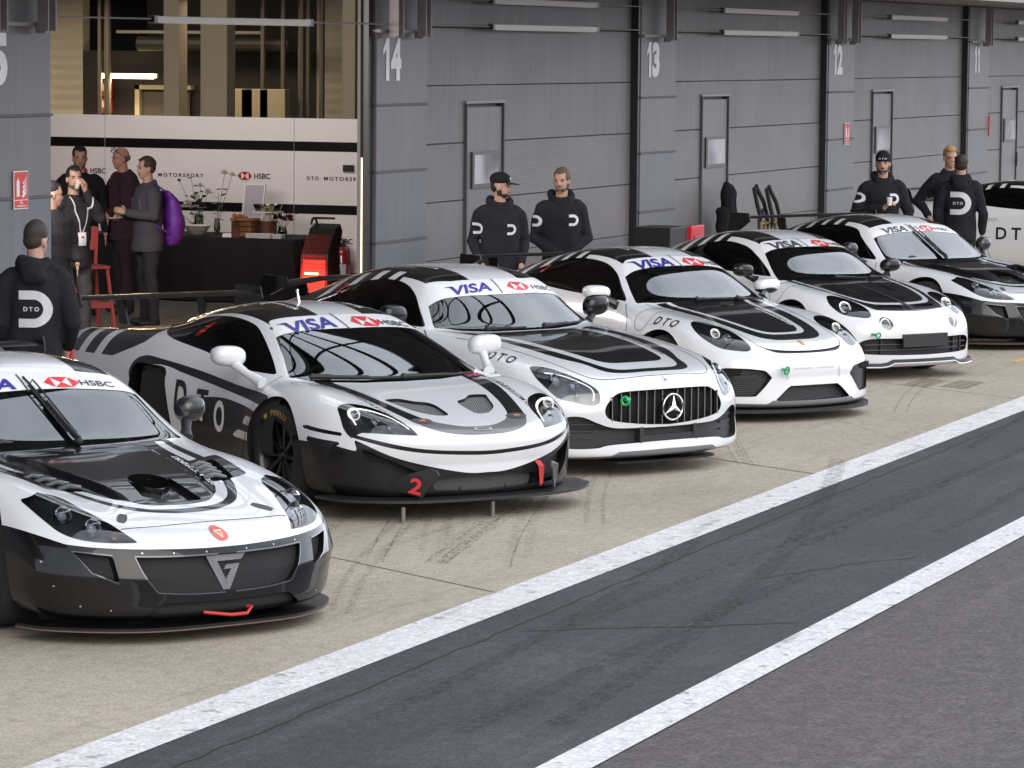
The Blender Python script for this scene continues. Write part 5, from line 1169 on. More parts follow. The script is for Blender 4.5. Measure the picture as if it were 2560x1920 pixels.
# garage doors
for i in range(1,6):
    x0=PX0+SP*i+1.23; x1=PX0+SP*(i+1); y=WY+.10
    t=thing('garage_door','closed grey garage door with wicket door right of pillar %d'%(15-i) if i<5 else 'closed grey garage door at the far right end of the row','garage door',(0,0,0),0,'closed garage doors'); 
    zs=[.0,.27,.86,1.45,2.04,2.63,3.22,3.72]
    wx0=x0+1.21; wx1=wx0+1.06
    for k in range(7):
        for a,b_ in (((x0+.02,wx0),(wx1,x1-.07)) if k<5 else ((x0+.02,x1-.07),)):
            z1=zs[k+1]
            if k==4:
                b=MB(); b.box(a,b_,y,y+.05,zs[k]+.004,z1-.004,bev=.004); b.build('door_section',M_doorup,t)
            else:
                b=MB(); b.box(a,b_,y,y+.05,zs[k]+.004,z1-.004,bev=.004); b.build('door_section',M_door if k<4 else M_doorup,t)
    b=MB(); b.box(wx0,wx1,y,y+.05,2.46,2.626); b.build('door_section',M_doorup,t)
    b=MB(); b.box(x0,x1,y+.052,y+.08,0,3.72); b.build('door_backing',M_joint,t)
    b=MB(); b.box(x1-.07,x1-.002,WY+.01,y+.05,0,3.72); b.build('door_jamb',M_trim,t)
    w_=MB(); w_.box(wx0+.03,wx1-.03,y-.006,y+.04,.02,2.40); wd=w_.build('wicket_door',M_door if False else streakmat('wicket_grey',(.152,.146,.152)),t)
    b=MB(); 
    for a in (wx0,wx1-.028): b.box(a,a+.028,y-.028,y+.0,0,2.44)
    b.build('wicket_frame',M_joint,wd)
    b=MB(); b.box(wx0+.006,wx0+.016,y-.031,y-.029,.0,2.44); b.box(wx1-.035,wx1-.028,y-.012,y-.008,.0,2.40); b.build('wicket_seal',M_trim,wd)
    b=MB(); b.box(wx0-.02,wx1+.02,y-.035,y,2.44,2.468); b.build('door_head',M_steel,wd)
    b=MB(); b.box(wx0+.17,wx1-.14,y-.03,y-.007,1.56,1.94); fr_=b.build('window_frame',mat('frame_bronze',(.07,.06,.06),.4),wd)
    b=MB(); b.box(wx0+.215,wx1-.185,y-.034,y-.031,1.605,1.905)
    pm=bpy.data.materials.get('pane_view') 
    if not pm:
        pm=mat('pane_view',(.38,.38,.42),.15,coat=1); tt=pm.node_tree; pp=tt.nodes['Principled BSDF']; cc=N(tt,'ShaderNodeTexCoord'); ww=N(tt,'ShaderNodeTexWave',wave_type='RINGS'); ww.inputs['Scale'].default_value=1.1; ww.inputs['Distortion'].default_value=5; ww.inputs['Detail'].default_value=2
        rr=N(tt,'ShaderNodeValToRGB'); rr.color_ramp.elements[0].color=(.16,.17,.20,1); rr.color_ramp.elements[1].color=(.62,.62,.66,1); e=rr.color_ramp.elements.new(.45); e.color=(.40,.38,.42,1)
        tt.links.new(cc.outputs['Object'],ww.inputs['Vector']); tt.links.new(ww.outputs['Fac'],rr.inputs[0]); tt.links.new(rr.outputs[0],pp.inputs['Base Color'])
    b.build('pane',pm,fr_)
    b=MB(); b.tube([(wx1-.10,y-.05,1.15),(wx1-.10,y-.05,1.38)],.012,8); b.tube([(wx1-.10,y-.05,1.26),(wx1-.02,y-.05,1.26)],.012,8); b.build('handle',M_trim,wd)
# strip lamps hung on rods
for i in range(0,6):
    x0=PX0+SP*i
    for z in ((3.235,) if i==0 else (3.235,3.505)):
        t=thing('strip_lamp','white strip lamp across the open garage' if i==0 else ('lower' if z<3.4 else 'upper')+' white strip lamp above door right of pillar %d'%(15-i),'lamp',(x0+2.77,WY-.02-.03,z),0,'strip lamps hung along the garages')
        b=MB(); b.box(0,3.15,-.03,.03,-.032,.025,bev=.006); b.build('lamp_housing',M_white,t)
        for a in (.0,3.09): b=MB(); b.box(a,a+.06,-.033,.033,-.038,.03,bev=.004); b.build('end_cap',M_steel,t)
        b=MB(); b.box(.1,3.05,-.022,.022,-.036,-.0325); b.build('lamp_tube',mat('tube_warm',(.75,.68,.52),.3),t)
        b=MB(); b.tube([(-1.55,0,.0),(0,0,.0)],.008,6); b.build('rod',M_steel,t)
        b=MB(); b.tube([(3.15,0,.0),(4.9,0,.0)],.008,6); b.build('rod',M_steel,t)
# roof canopy, the building above it and an added high roof out of view
t=thing('pit_building','long grey pit garage building with flat canopy over the doors','building',(0,0,0))
b=MB(); b.box(8,110,11.9,32,3.725,3.95); b.build('canopy',streakmat('canopy_grey',(.19,.175,.18)),t)
b=MB(); b.box(8,110,11.84,11.9,3.70,4.05); b.build('canopy_edge',M_steel,t)
b=MB(); b.box(8,110,14.2,32,3.95,7.2); b.build('upper_wall',streakmat('upper_grey',(.2,.2,.21)),t)
for a_,b_ in ((8,23.6),(28.6,110)): b=MB(); b.box(a_,b_,9.2,32,7.2,7.5); b.build('roof',streakmat('added_roof_grey',(.16,.17,.18)),t)  # unseen high roof, its edge and gap shaped for the windshield reflections
for k in range(6): b=MB(); b.tube([(23.6+1.0*k,4.5,7.3),(23.6+1.0*k,14.2,7.3)],.07,6); b.build('reflection_tube',M_trim,t)  # unseen lattice across the gap, added to be mirrored in a windshield
for k in range(8): b=MB(); b.tube([(23.6,4.6+1.3*k,7.35),(28.6,4.6+1.3*k,7.35)],.05,6); b.build('reflection_tube',M_trim,t)
for k in range(14): b=MB(); b.box(10+7.53*k,10.25+7.53*k,9.25,14.2,6.9,7.19); b.build('added_roof_beam',M_trim,t)  # beams under the added high roof
b=MB(); b.box(8,PX0,WY,WY+.3,0,3.72); b.build('front_wall',M_low,t)
b=MB(); b.box(8,90,31.7,32,0,3.72); b.build('rear_wall',mat('wall_dark',(.05,.045,.04),.8),t)
b=MB(); b.box(20.6,20.8,14.3,31.7,0,3.72); b.build('side_wall',mat('wall_warm',(.30,.27,.21),.7),t)
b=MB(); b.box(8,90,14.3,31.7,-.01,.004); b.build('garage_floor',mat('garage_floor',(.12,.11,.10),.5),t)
# inside the open garage
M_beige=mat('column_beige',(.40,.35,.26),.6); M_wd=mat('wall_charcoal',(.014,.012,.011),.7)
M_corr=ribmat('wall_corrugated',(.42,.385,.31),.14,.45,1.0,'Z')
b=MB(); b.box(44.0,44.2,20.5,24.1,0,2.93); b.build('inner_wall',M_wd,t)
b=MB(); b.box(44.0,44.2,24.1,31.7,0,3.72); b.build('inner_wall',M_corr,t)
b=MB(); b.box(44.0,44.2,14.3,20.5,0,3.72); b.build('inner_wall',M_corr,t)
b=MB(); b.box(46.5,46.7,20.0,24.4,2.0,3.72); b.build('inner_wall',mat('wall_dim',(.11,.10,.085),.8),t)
for y0,y1 in ((21.06,21.28),(20.37,20.75),(18.57,18.75)):
    b=MB(); b.box(41.0,41.25,y0,y1,0,3.72,bev=.01); b.build('column',M_beige,t)
for y,r in ((22.5,.03),(22.38,.05),(20.02,.035),(19.72,.035),(19.45,.05),(19.35,.03),(19.15,.04),(23.9,.05)):
    b=MB(); b.tube([(43.2,y+.9,0 if r<.04 else 2.0),(43.2,y+.9,3.7)],r,8); b.build('pipe',mat('pipe_brown',(.09,.075,.055),.5),t)
b=MB(); b.tube([(43.4,22.9,3.03),(43.4,20.6,3.03)],.10,12); b.build('duct',mat('duct_dark',(.02,.018,.016),.6),t)
b=MB(); b.box(43.3,43.5,21.0,23.2,3.17,3.21); 
b.build('cable_tray',mat('tray_grey',(.2,.19,.17),.5),t)
for y0,y1,z0,z1 in ((21.35,20.93,1.5,2.44),(20.83,20.45,1.5,2.44),(21.1,20.7,1.9,2.44)):
    b=MB(); b.box(42.9,43.05,min(y0,y1),max(y0,y1),z0,z1,bev=.01); b.build('electrical_cabinet',mat('cabinet_cream',(.36,.32,.22),.5),t)
b=MB(); b.box(43.88,43.99,23.15,23.22,0,2.46); b.box(43.88,43.99,22.35,23.22,2.40,2.46); b.build('door_frame',M_beige,t)
b=MB(); b.box(43.94,43.98,22.4,23.13,0,2.38); b.build('inner_door',mat('door_brown',(.06,.05,.045),.6),t)
for z in (2.17,2.40): 
    b=MB(); b.box(43.9,43.99,23.62,23.8,z-.105,z+.105); s_=b.build('fire_sign',mat('sign_red',(.45,.03,.02),.5),t); b=MB(); b.box(43.885,43.899,23.67,23.75,z-.03,z+.07); b.build('pictogram',mat('sign_cream',(.7,.6,.45),.5),s_)
b=MB(); b.box(43.9,43.99,22.55,22.78,1.86,2.02); s_=b.build('restroom_sign',WHITE,t)
b=MB(); 
for y in (22.62,22.71): b.tube([(43.88,y,1.88),(43.88,y,1.95)],.012,6); b.ball((43.88,y,1.975),.012)
b.build('pictogram',M_trim,s_)
b=MB(); b.box(43.9,43.99,21.95,22.07,1.83,2.02); s_=b.build('notice_sign',mat('sign_cream',(.7,.6,.45),.5),t)
b=MB(); b.tube([(43.88,22.01+.04*math.cos(a),1.96+.04*math.sin(a)) for a in [2*math.pi*k/16 for k in range(16)]],.006,5,closed=True); b.build('pictogram',mat('sign_red',(.45,.03,.02),.5),s_)
# the lit tube over the inner door
t=thing('tube_light','lit warm fluorescent tube on the dark wall inside the open garage','lamp',(43.6,23.2,2.58))
b=MB(); b.tube([(0,-.42,0),(0,.42,0)],.032,10); b.build('tube',mat('tube_lit',(1,.9,.6),.4,emit=(1,.78,.42),es=9),t)
b=MB(); b.box(.04,.08,-.45,.45,-.02,.04); b.build('fitting',M_white,t)
rd0=math.radians
def area(name,loc,size,energy,col,rot):
    l=bpy.data.lights.new(name,'AREA'); l.shape='RECTANGLE'; l.size=size[0]; l.size_y=size[1]; l.energy=energy; l.color=col; o=bpy.data.objects.new(name,l); o.location=loc; o.rotation_euler=rot; C.objects.link(o); return o
area('tube_glow',(43.4,23.2,2.52),(.1,.9),28,(1,.72,.4),(0,math.radians(30),0))
area('garage_fill',(27.6,16.8,3.6),(3,4),420,(1,.92,.88),(0,rd0(-35),0))  # added fill without a fixture, brightens the guests and hoarding
area('garage_fill',(36.3,19.2,3.6),(.6,5),55,(1,.92,.87),(0,rd0(-50),0))  # added fill aimed at the hoarding, no fixture there
area('column_fill',(41.9,22.5,3.6),(1,4),60,(1,.80,.56),(0,0,0))  # unseen fill added to brighten the columns
area('garage_fill',(41.5,27.5,3.6),(1,4),90,(1,.84,.64),(0,0,0))  # unseen fill added for the walls behind the hoarding
# LED strip running down the jamb
t=thing('light_strip','thin glowing vertical strip light on the right jamb of the open garage','strip light',(31.30,14.10,0))
b=MB(); b.box(-.005,.005,-.005,.005,.45,1.95); b.build('strip',mat('strip_lit',(1,.95,.75),.4,emit=(1,.88,.6),es=1.3),t)
b=MB(); b.box(-.02,.01,.01,.04,.0,3.7); b.build('rail',mat('rail_grey',(.12,.115,.10),.5),t)
b=MB(); b.box(.015,.115,-.06,.03,0,3.7); b.build('jamb',M_trim,t)
# hoarding with the sponsor marks: stands across the garage, faces -X
HX=38.9
t=thing('hoarding','tall white exhibition hoarding with two black bands inside the garage','hoarding',(0,0,0))
wm=mat('hoarding_white',(.84,.80,.79),.5,var=(3,.02)); bk=mat('hoarding_black',(.006,.006,.006),.3)
ys=[15.8,18.42,21.0,23.6]
for a,b_ in zip(ys[:-1],ys[1:]):
    b=MB(); b.box(HX,HX+.04,a+.004,b_-.004,0.0,2.15); p=b.build('panel',wm,t)
    for z0,z1 in ((1.755,1.87),(1.0,1.11),(.0,.30)):
        b=MB(); b.box(HX-.004,HX-.001,a+.004,b_-.004,z0,z1); b.build('black_band',bk,p)
hred=mat('hsbc_red',(.50,.02,.03),.5); hbk=mat('letter_black',(.012,.012,.014),.5)
def wallmark(V,F,y,z,m,nm='lettering',x=HX-.005):   # u runs towards -Y as seen from the lane
    b=MB(); b.add([(x,y-v[0],z+v[1]) for v in V],F); return b.build(nm,m,t)
def hexmark(y,z,h):
    V=[];F=[]
    for tri in ([(0,0),(-.5,.5),(.5,.5)],[(0,0),(.5,-.5),(-.5,-.5)],[(-.5,.5),(-1,0),(-.5,-.5)],[(.5,.5),(.5,-.5),(1,0)]): F.append(tuple(range(len(V),len(V)+3))); V+=tri
    wallmark([(a*h,b_*h) for a,b_ in V],F,y,z,hred,'emblem')
for y,z in ((19.08,1.44),(21.33,1.46),(17.98,.68)):
    hexmark(y,z,.10)
    V,F=glyphs('HSBC',.065,.215,bold=.02); wallmark(V,F,y-.235,z,hbk)
for y,s in ((18.17,'DTO'),(19.95+.36,'')): 
    if s: V,F=glyphs(s,.045,.155,bold=.02,space=1.5); wallmark(V,F,y,1.43,hbk)
for y in (17.76,19.95): V,F=glyphs('MOTORSPORT',.045,.62,bold=.02,space=1.4); wallmark(V,F,y-.05 if y<18 else y,1.43,hbk)
V,F=glyphs('Ford' if False else 'motorsport',.05,.30,shear=.2); wallmark(V,F,19.85,1.05,mat('decal_white',(.8,.8,.82),.4),x=HX-.006)
b=MB(); b.box(HX-.03,HX-.005,17.62,17.76,1.52,1.60); b.build('hinge_plate',M_trim,t)
# fire signs on the pillars
def firesign(x,z,i,label):
    w,h=.22,.30
    t=thing('fire_sign',label,'sign',(x,WY-.012,z)); b=MB(); b.box(-w/2,w/2,-.004,.004,-h/2,h/2); b.build('sign_plate',WHITE,t)
    b=MB(); b.box(-w/2+.008,w/2-.008,-.007,-.0045,-h/2+.075,h/2-.008); b.box(-w/2+.008,w/2-.008,-.007,-.0045,-h/2+.008,-h/2+.068); b.build('red_panel',mat('sign_bright_red',(.62,.035,.025),.5),t)
    b=MB(); b.box(-.075,-.030,-.009,-.0075,-.05,.075); b.box(-.062,-.043,-.009,-.0075,.075,.095); b.add([(-.075,-.009,.09),(-.045,-.009,.10),(-.045,-.009,.088)],[(0,1,2)])
    for k in range(4): b.add([(.0+.012*k,-.009,-.055+.03*k),(.035,-.009,-.06+.035*k),(.07,-.009,-.03+.035*k),(.08,-.009,.005+.035*k),(.05,-.009,-.02+.03*k),(.02,-.009,-.03+.03*k)],[(0,1,2,3,4,5)])
    b.build('pictogram',WHITE,t)
    b=MB(); V,F=glyphs('Fire',.022,.05,bold=.02); b.add([(v[0],-.009,-h/2+.052+v[1]) for v in V],F); V,F=glyphs('extinguisher',.020,.15,bold=.02); b.add([(v[0],-.009,-h/2+.026+v[1]) for v in V],F); b.build('lettering',WHITE,t)
firesign(24.52,1.87,0,'red fire extinguisher sign on the pillar left of the open garage')
firesign(47.35,1.875,1,'small red fire extinguisher sign on pillar 12')
t=thing('fire_sign','narrow red sign seen edge-on at the right edge of pillar 11','sign',(55.27,13.985,1.85)); b=MB(); b.box(-.02,.03,-.01,.01,-.16,.16); b.build('sign_plate',mat('sign_bright_red',(.62,.035,.025),.5),t)
# ------------------------------------------------------------------ people
def blob(name,elems,voxel,m,parent,smooth=4,wob=0,seed=0):
    """closed lumps welded into ONE continuous skin"""
    b=MB()
    for e in elems:
        if e[0]=='t':
            pts,rad=[Vector(p) for p in e[1]],e[2]
            if not hasattr(rad,'__len__'): rad=[rad]*len(pts)
            P=[];R=[]
            for i in range(len(pts)-1):
                for k in range(4): t=k/4; P.append(pts[i].lerp(pts[i+1],t)); R.append(rad[i]+(rad[i+1]-rad[i])*t)
            P.append(pts[-1]);R.append(rad[-1]); b.tube(P,R,14)
            for p,r in zip(pts,rad): b.ball(p,r*1.0,seg=14,ring=9)
        elif e[0]=='e':
            c,r=e[1],e[2]; T0=b.T
            if len(e)>3: b.T=T0@Matrix.Translation(Vector(c))@e[3]@Matrix.Translation(-Vector(c))
            b.ball(c,r,seg=20,ring=12); b.T=T0
        elif e[0]=='l':   # stacked ellipses (z,cx,cy,rx,ry)
            n=22;V=[];K=len(e[1])
            for z,cx,cy,rx,ry in e[1]: V+=[(cx+rx*math.cos(2*math.pi*k/n),cy+ry*math.sin(2*math.pi*k/n),z) for k in range(n)]
            b.add(V,[(i*n+k,i*n+(k+1)%n,(i+1)*n+(k+1)%n,(i+1)*n+k) for i in range(K-1) for k in range(n)]+[tuple(range(n))[::-1],tuple((K-1)*n+k for k in range(n))])
    o=mk(name,b.V,b.F,m); md=o.modifiers.new('r','REMESH'); md.mode='VOXEL'; md.voxel_size=voxel
    if smooth: s=o.modifiers.new('s','SMOOTH'); s.iterations=smooth; s.factor=.6
    dg=bpy.context.evaluated_depsgraph_get(); me=bpy.data.meshes.new_from_object(o.evaluated_get(dg)); old=o.data; o.modifiers.clear(); o.data=me; bpy.data.meshes.remove(old)
    if wob:
        n=len(me.vertices); co=np.empty(n*3); me.vertices.foreach_get('co',co); co=co.reshape(-1,3); no_=np.empty(n*3); me.vertices.foreach_get('normal',no_); no_=no_.reshape(-1,3)
        r=np.random.default_rng(seed); d=np.zeros(n)
        for k in range(9):
            w=r.normal(size=3)*np.array([1,1,1.9]); w*=r.uniform(14,38)/np.linalg.norm(w); d+=np.sin(co@w+r.uniform(0,6))*1/(1+k*.15)
        d=np.sign(d)*np.abs(d)**.8
        co+=no_*(d*wob)[:,None]; me.vertices.foreach_set('co',co.ravel())
    me.polygons.foreach_set('use_smooth',np.ones(len(me.polygons),dtype=bool)); me.update(); o.parent=parent; o.name=name
    return o
class Surf:
    def __init__(s,o): me=o.data; s.bvh=BVHTree.FromPolygons([v.co[:] for v in me.vertices],[tuple(p.vertices) for p in me.polygons])
    hit=Shell.hit; lay=Shell.lay
def skinm(n,c): return mat('skin_'+n,c,.5,var=(25,.05))
CLOTH=lambda n,c,s=30:mat('cloth_'+n,tuple(x*1.35+.002 for x in c),.92,spec=.2,bump=(s,.35),var=(4,.15))
def d_logo(sf,o,fr,h,txt=True,m=None):
    """open letter D with DTO inside"""
    m=m or mat('print_white',(.62,.63,.68),.7); R=h/2; w=.24*h
    out=[(-.40*h,R),(0,R)]+[(R*math.sin(a)*1.0,R*math.cos(a)) for a in [math.pi*k/14 for k in range(1,14)]]+[(0,-R),(-.40*h,-R)]
    inn=[(-.40*h,-R+w),(0,-R+w)]+[((R-w)*math.sin(a),(R-w)*math.cos(a)) for a in [math.pi*k/14 for k in range(13,0,-1)]]+[(0,R-w),(-.40*h,R-w)]
    n=len(out); V=out+inn; F=[(i,i+1,2*n-2-i,2*n-1-i) for i in range(n-1)]
    sf.lay('print',np.array(V),F,fr,m,o,.004,.02)
    if txt: V,F=glyphs('D T O',h*.12,h*.42,bold=.03); V=V-np.array([.06*h,0]); sf.lay('print',V,F,fr,m,o,.004,.02)
def hand(el,w,fdir,side,curl=.5,sc=1.0,palm=None):
    """palm and five fingers as elements; w wrist, fdir finger direction, side +1/-1 thumb side vector given by palm normal"""
    w=Vector(w); f=Vector(fdir).normalized(); pn=Vector(palm or (0,0,-1)).normalized(); a=f.cross(pn).normalized()*side; pn=a.cross(f).normalized()*side
    c=w+f*.05*sc
    el.append(('t',[w,w+f*.03*sc],[.024*sc,.027*sc])); 
    for k in (-1,0,1): el.append(('t',[w+f*.02*sc+a*k*.016*sc,w+f*.085*sc+a*k*.024*sc],[.017*sc,.015*sc]))
    for k,l in zip((-1.5,-.5,.5,1.5),(.058,.074,.080,.070)):
        p0=w+f*.085*sc+a*k*.018*sc; d1=(f+pn*curl*.7).normalized(); d2=(f*(1-curl)+pn*(curl+.25)).normalized(); d3=(f*(1-1.9*curl)+pn*(curl*1.1+.1)).normalized()
        p1=p0+d1*l*.48*sc; p2=p1+d2*l*.34*sc; p3=p2+d3*l*.26*sc
        el.append(('t',[p0,p1,p2,p3],[.0095*sc,.009*sc,.0082*sc,.0072*sc]))
    t0=w+f*.03*sc+a*.028*sc; t1=t0+(f*.6+a*.8+pn*.3).normalized()*.035*sc; t2=t1+(f*.9+a*.1+pn*.5*curl*2).normalized()*.03*sc; el.append(('t',[t0,t1,t2],[.014*sc,.0115*sc,.009*sc]))
def person(label,loc,heading,H=1.80,skin=('fair',(.46,.27,.20)),hair=('brown',(.05,.032,.02)),jacket=('hoodie',(.012,.012,.016)),trousers=('black',(.013,.013,.016)),
           la=None,ra=None,lf=(0,0,-1),rf=(0,0,-1),lh=(.6,None),rh=(.6,None),head=(0,0),hood=True,hoodup=0,beard=None,cap=None,bald=False,fat=1.0,collar=False,stance=.12,lean=0,coat=0,group=None,seed=1,hairtop=.0,legs=True,smile=False):
    """la/ra = (elbow, wrist) in the person's own frame: x forward, y left, z up, for 1.80 m"""
    k=H/1.8
    t=thing('person',label,'person',loc,heading,group)
    Lr=Matrix.Rotation(lean,4,'Y')
    la=la or ((-.02,.27,1.16),(.06,.27,.90)); ra=ra or ((-.02,-.27,1.16),(.06,-.27,.90))
    s=lambda p:Vector(p)*k
    sh_l,sh_r=(0,.185,1.44),(0,-.185,1.44)
    hy,hp=head; hc=s((.02,0,1.685)); Rh=Matrix.Translation(hc-Vector((.0,0,.09*k)))@Matrix.Rotation(hy,4,'Z')@Matrix.Rotation(hp,4,'Y')@Matrix.Translation(-(hc-Vector((0,0,.09*k))))
    def E(c,r): 
        c2=Rh@(hc+Vector(c)*k); return ('e',c2,tuple(x*k for x in r),Rh.to_3x3().to_4x4())
    sk=skinm(*skin)
    # the body: one continuous skin from head to ankles
    el=[E((-.01,0,.025),(.094,.074,.092)),E((.012,0,-.03),(.078,.062,.085)),E((.032,0,-.075),(.052,.046,.042)),E((.083,0,-.022),(.020,.014,.026)),E((.088,0,-.034),(.016,.018,.012)),
        E((.062,0,.018),(.030,.052,.012)),E((.065,0,-.062),(.022,.026,.008)),E((.063,0,-.073),(.020,.022,.008)),E((.055,0,-.100),(.026,.026,.018)),E((-.008,.076,-.018),(.018,.010,.030)),E((-.008,-.076,-.018),(.018,.010,.030)),
        ('t',[s((-.01,0,1.44)),Rh@(hc+Vector((-.012,0,-.06))*k)],[.062*k,.056*k]),
        ('l',[(z*k,0,0,a*k,b_*k) for z,a,b_ in ((.88,.09,.14),(1.0,.10,.14),(1.15,.09,.13),(1.35,.105,.16),(1.46,.08,.15))])]
    for sd,a_ in ((1,la),(-1,ra)): el.append(('t',[s((0,sd*.165,1.42)),s(a_[0]),s(a_[1])],[.05*k,.036*k,.027*k]))
    for sd in (1,-1): el.append(('t',[s((0,sd*.09,.92)),s((.01,sd*(.10+stance*.25),.5)),s((-.02,sd*(.09+stance*.5),.09))],[.08*k,.052*k,.04*k]))
    hand(el,s(la[1]),Vector(lf),-1,lh[0],k,lh[1]); hand(el,s(ra[1]),Vector(rf),1,rh[0],k,rh[1])
    body=blob('body',el,.0075,sk,t,3)
    # face: eyes, brows, lips
    def P(c): return Rh@(hc+Vector(c)*k)
    RR=Rh.to_3x3().to_4x4()
    def bits(nm,lst,m):
        b=MB()
        for c,r in lst:
            T0=b.T; q=P(c); b.T=Matrix.Translation(q)@RR; b.ball((0,0,0),tuple(x*k for x in r),seg=10,ring=6); b.T=T0
        return b.build(nm,m,body,True)
    for sd in (1,-1):
        bits('eye',[((.079,sd*.031,-.0),(.006,.012,.0055))],mat('eye_dark',(.03,.02,.018),.25))
        bits('eyebrow',[((.084,sd*.031,.019),(.006,.019,.0042))],mat('hair_'+hair[0],hair[1],.7) if not bald else mat('hair_grey',(.12,.11,.1),.7))
    bits('lips',[((.087,0,-.067),(.006,.022,.0045))],mat('lip_tone',(.30,.13,.11),.5))
    if smile: bits('teeth',[((.089,0,-.065),(.005,.015,.0028))],mat('teeth',(.7,.66,.6),.4))
    hm=mat('hair_'+hair[0],hair[1],.75,bump=(70,.9),var=(40,.3))
    if not bald:
        h=[E((-.018,0,.045+hairtop*.3),(.098,.080,.088+hairtop)),E((-.045,0,-.002),(.063,.073,.070)),E((.035,0,.088+hairtop*.5),(.045,.055,.022+hairtop*.6))]
        o=blob('hair',h,.006,hm,t,2,.0022,seed)
    else:
        o=blob('hair',[E((-.052,0,-.005),(.060,.0785,.045)),E((-.02,.060,.0),(.035,.021,.03)),E((-.02,-.060,.0),(.035,.021,.03))],.006,mat('hair_grey',(.12,.11,.1),.75,bump=(70,.8)),t,2)
    # trim hair off the face
    if True:
        me=o.data; bm=bmesh.new(); bm.from_mesh(me); I=(Rh).inverted(); dl=[]
        for v in bm.verts:
            q=(I@v.co-hc)/k
            if (q.x>.052-.35*max(0,q.z-.04) and q.z<.062+.03*abs(q.y)/.07) or q.z<-.085 or (q.x>.012 and q.z<.0) : dl.append(v)
        bmesh.ops.delete(bm,geom=dl,context='VERTS'); bm.to_mesh(me); bm.free()
    if beard:
        o=blob('beard',[E((.028,0,-.081),(.058,.049,.037)),E((.0,.050,-.05),(.030,.018,.045)),E((.0,-.050,-.05),(.030,.018,.045)),E((.078,0,-.053),(.016,.026,.007))],.006,mat('beard_'+beard[0],beard[1],.8,bump=(90,.9),var=(50,.3)),t,2,.001,seed)
        me=o.data; bm=bmesh.new(); bm.from_mesh(me); I=Rh.inverted()
        bmesh.ops.delete(bm,geom=[v for v in bm.verts if (lambda q:q.z>-.045 and abs(q.y)<.042 or (abs(q.y)<.020 and -.078<q.z<-.058 and q.x>.07))((I@v.co-hc)/k)],context='VERTS'); bm.to_mesh(me); bm.free()
    # clothes
    jm=CLOTH(*jacket); f=fat
    J=[('l',[(z*k,x*k,0,a*k*f,b_*k*(1+(f-1)*.6)) for z,x,a,b_ in ((.80-coat,.0,.150,.195),(.86,.0,.155,.200),(1.0,.0,.142,.185),(1.15,.005,.140,.185),(1.32,.01,.145,.205),(1.42,.0,.125,.200),(1.49,-.01,.095,.13),(1.53,-.01,.07,.08))])]
    for sd,a_ in ((1,la),(-1,ra)):
        w_=Vector(a_[0]).lerp(Vector(a_[1]),.93)
        J.append(('t',[s((-.0,sd*.155,1.425)),s((0,sd*.185,1.40)),s(a_[0]),s(w_)],[.080*k*f,.080*k*f,.062*k,.046*k]))
        J.append(('t',[s(Vector(a_[0]).lerp(Vector(a_[1]),.86)),s(w_)],[.050*k,.044*k]))
    if hood and not hoodup:
        J+=[('e',s((-.10,0,1.52)),(.075*k,.118*k,.066*k)),('e',s((-.14,0,1.46)),(.055*k,.09*k,.07*k))]
        for sd in (1,-1): J.append(('t',[s((-.09,sd*.08,1.55)),s((-.02,sd*.10,1.53)),s((.05,sd*.07,1.50)),s((.09,sd*.012,1.46))],[.044*k,.034*k,.028*k,.022*k]))
    if collar: J+=[('t',[s((-.075,0,1.54)),s((-.05,.062,1.535)),s((.02,.072,1.52)),s((.07,.03,1.48))],[.020*k,.020*k,.018*k,.014*k]),('t',[s((-.075,0,1.54)),s((-.05,-.062,1.535)),s((.02,-.072,1.52)),s((.07,-.03,1.48))],[.020*k,.020*k,.018*k,.014*k])]
    jk=blob('jacket',J,.0105,jm,t,3,.0042,seed)
    if legs:
        tm=CLOTH('trousers_'+trousers[0],trousers[1])
        G=[('l',[(z*k,0,0,a*k*f,b_*k*f) for z,a,b_ in ((.78,.115,.165),(.90,.125,.175),(.98,.12,.165))])]
        for sd in (1,-1): G.append(('t',[s((0,sd*.09,.88)),s((.01,sd*(.10+stance*.25),.5)),s((-.02,sd*(.09+stance*.5),.10))],[.095*k*f,.073*k,.062*k]))
        blob('trousers',G,.011,tm,t,3,.005,seed+5)
        for sd in (1,-1): blob('shoe',[('e',s((.04,sd*(.09+stance*.5),.045)),(.13*k,.048*k,.045*k)),('e',s((-.02,sd*(.09+stance*.5),.06)),(.06*k,.045*k,.055*k))],.012,mat('shoe_black',(.02,.02,.02),.6),t,1)
    if cap:
        if cap=='cap':
            o=blob('cap',[E((-.012,0,.068),(.106,.088,.072))],.006,CLOTH('cap',(.010,.010,.012)),t,1)
            me=o.data; bm=bmesh.new(); bm.from_mesh(me); I=Rh.inverted(); bmesh.ops.delete(bm,geom=[v for v in bm.verts if ((I@v.co-hc)/k).z<.028],context='VERTS'); bm.to_mesh(me); bm.free()
            b=MB(); b.T=Matrix.Translation(hc)@Matrix.Identity(4); V=[]; n=12
            for zz in (.036,.029):
                V+=[P((.07+.0+.115*math.cos(a)*(1 if abs(a)<1.6 else 0),.075*math.sin(a),zz-.02*math.sin(a)**2*0+.0-.010*math.cos(a))) for a in [-math.pi/2+math.pi*q/n for q in range(n+1)]]
            b.T=Matrix.Identity(4); K=n+1
            b.add(V,[tuple(range(K)),tuple(range(K,2*K))[::-1]]+[(i,i+1,K+i+1,K+i) for i in range(n)]+[(n,0,K,K+n)]); b.build('cap_peak',CLOTH('cap',(.010,.010,.012)),o)
            sf=Surf(o); X=Rh.to_3x3(); sf.lay('print',np.array([(.016*math.cos(a),.016*math.sin(a)) for a in [2*math.pi*q/12 for q in range(12)]]),[tuple(range(12))],lambda u,v:(P((.3,u,.075+v)),X@Vector((-1,0,0))),mat('print_white',(.62,.63,.68),.7),o,.002)
        else:
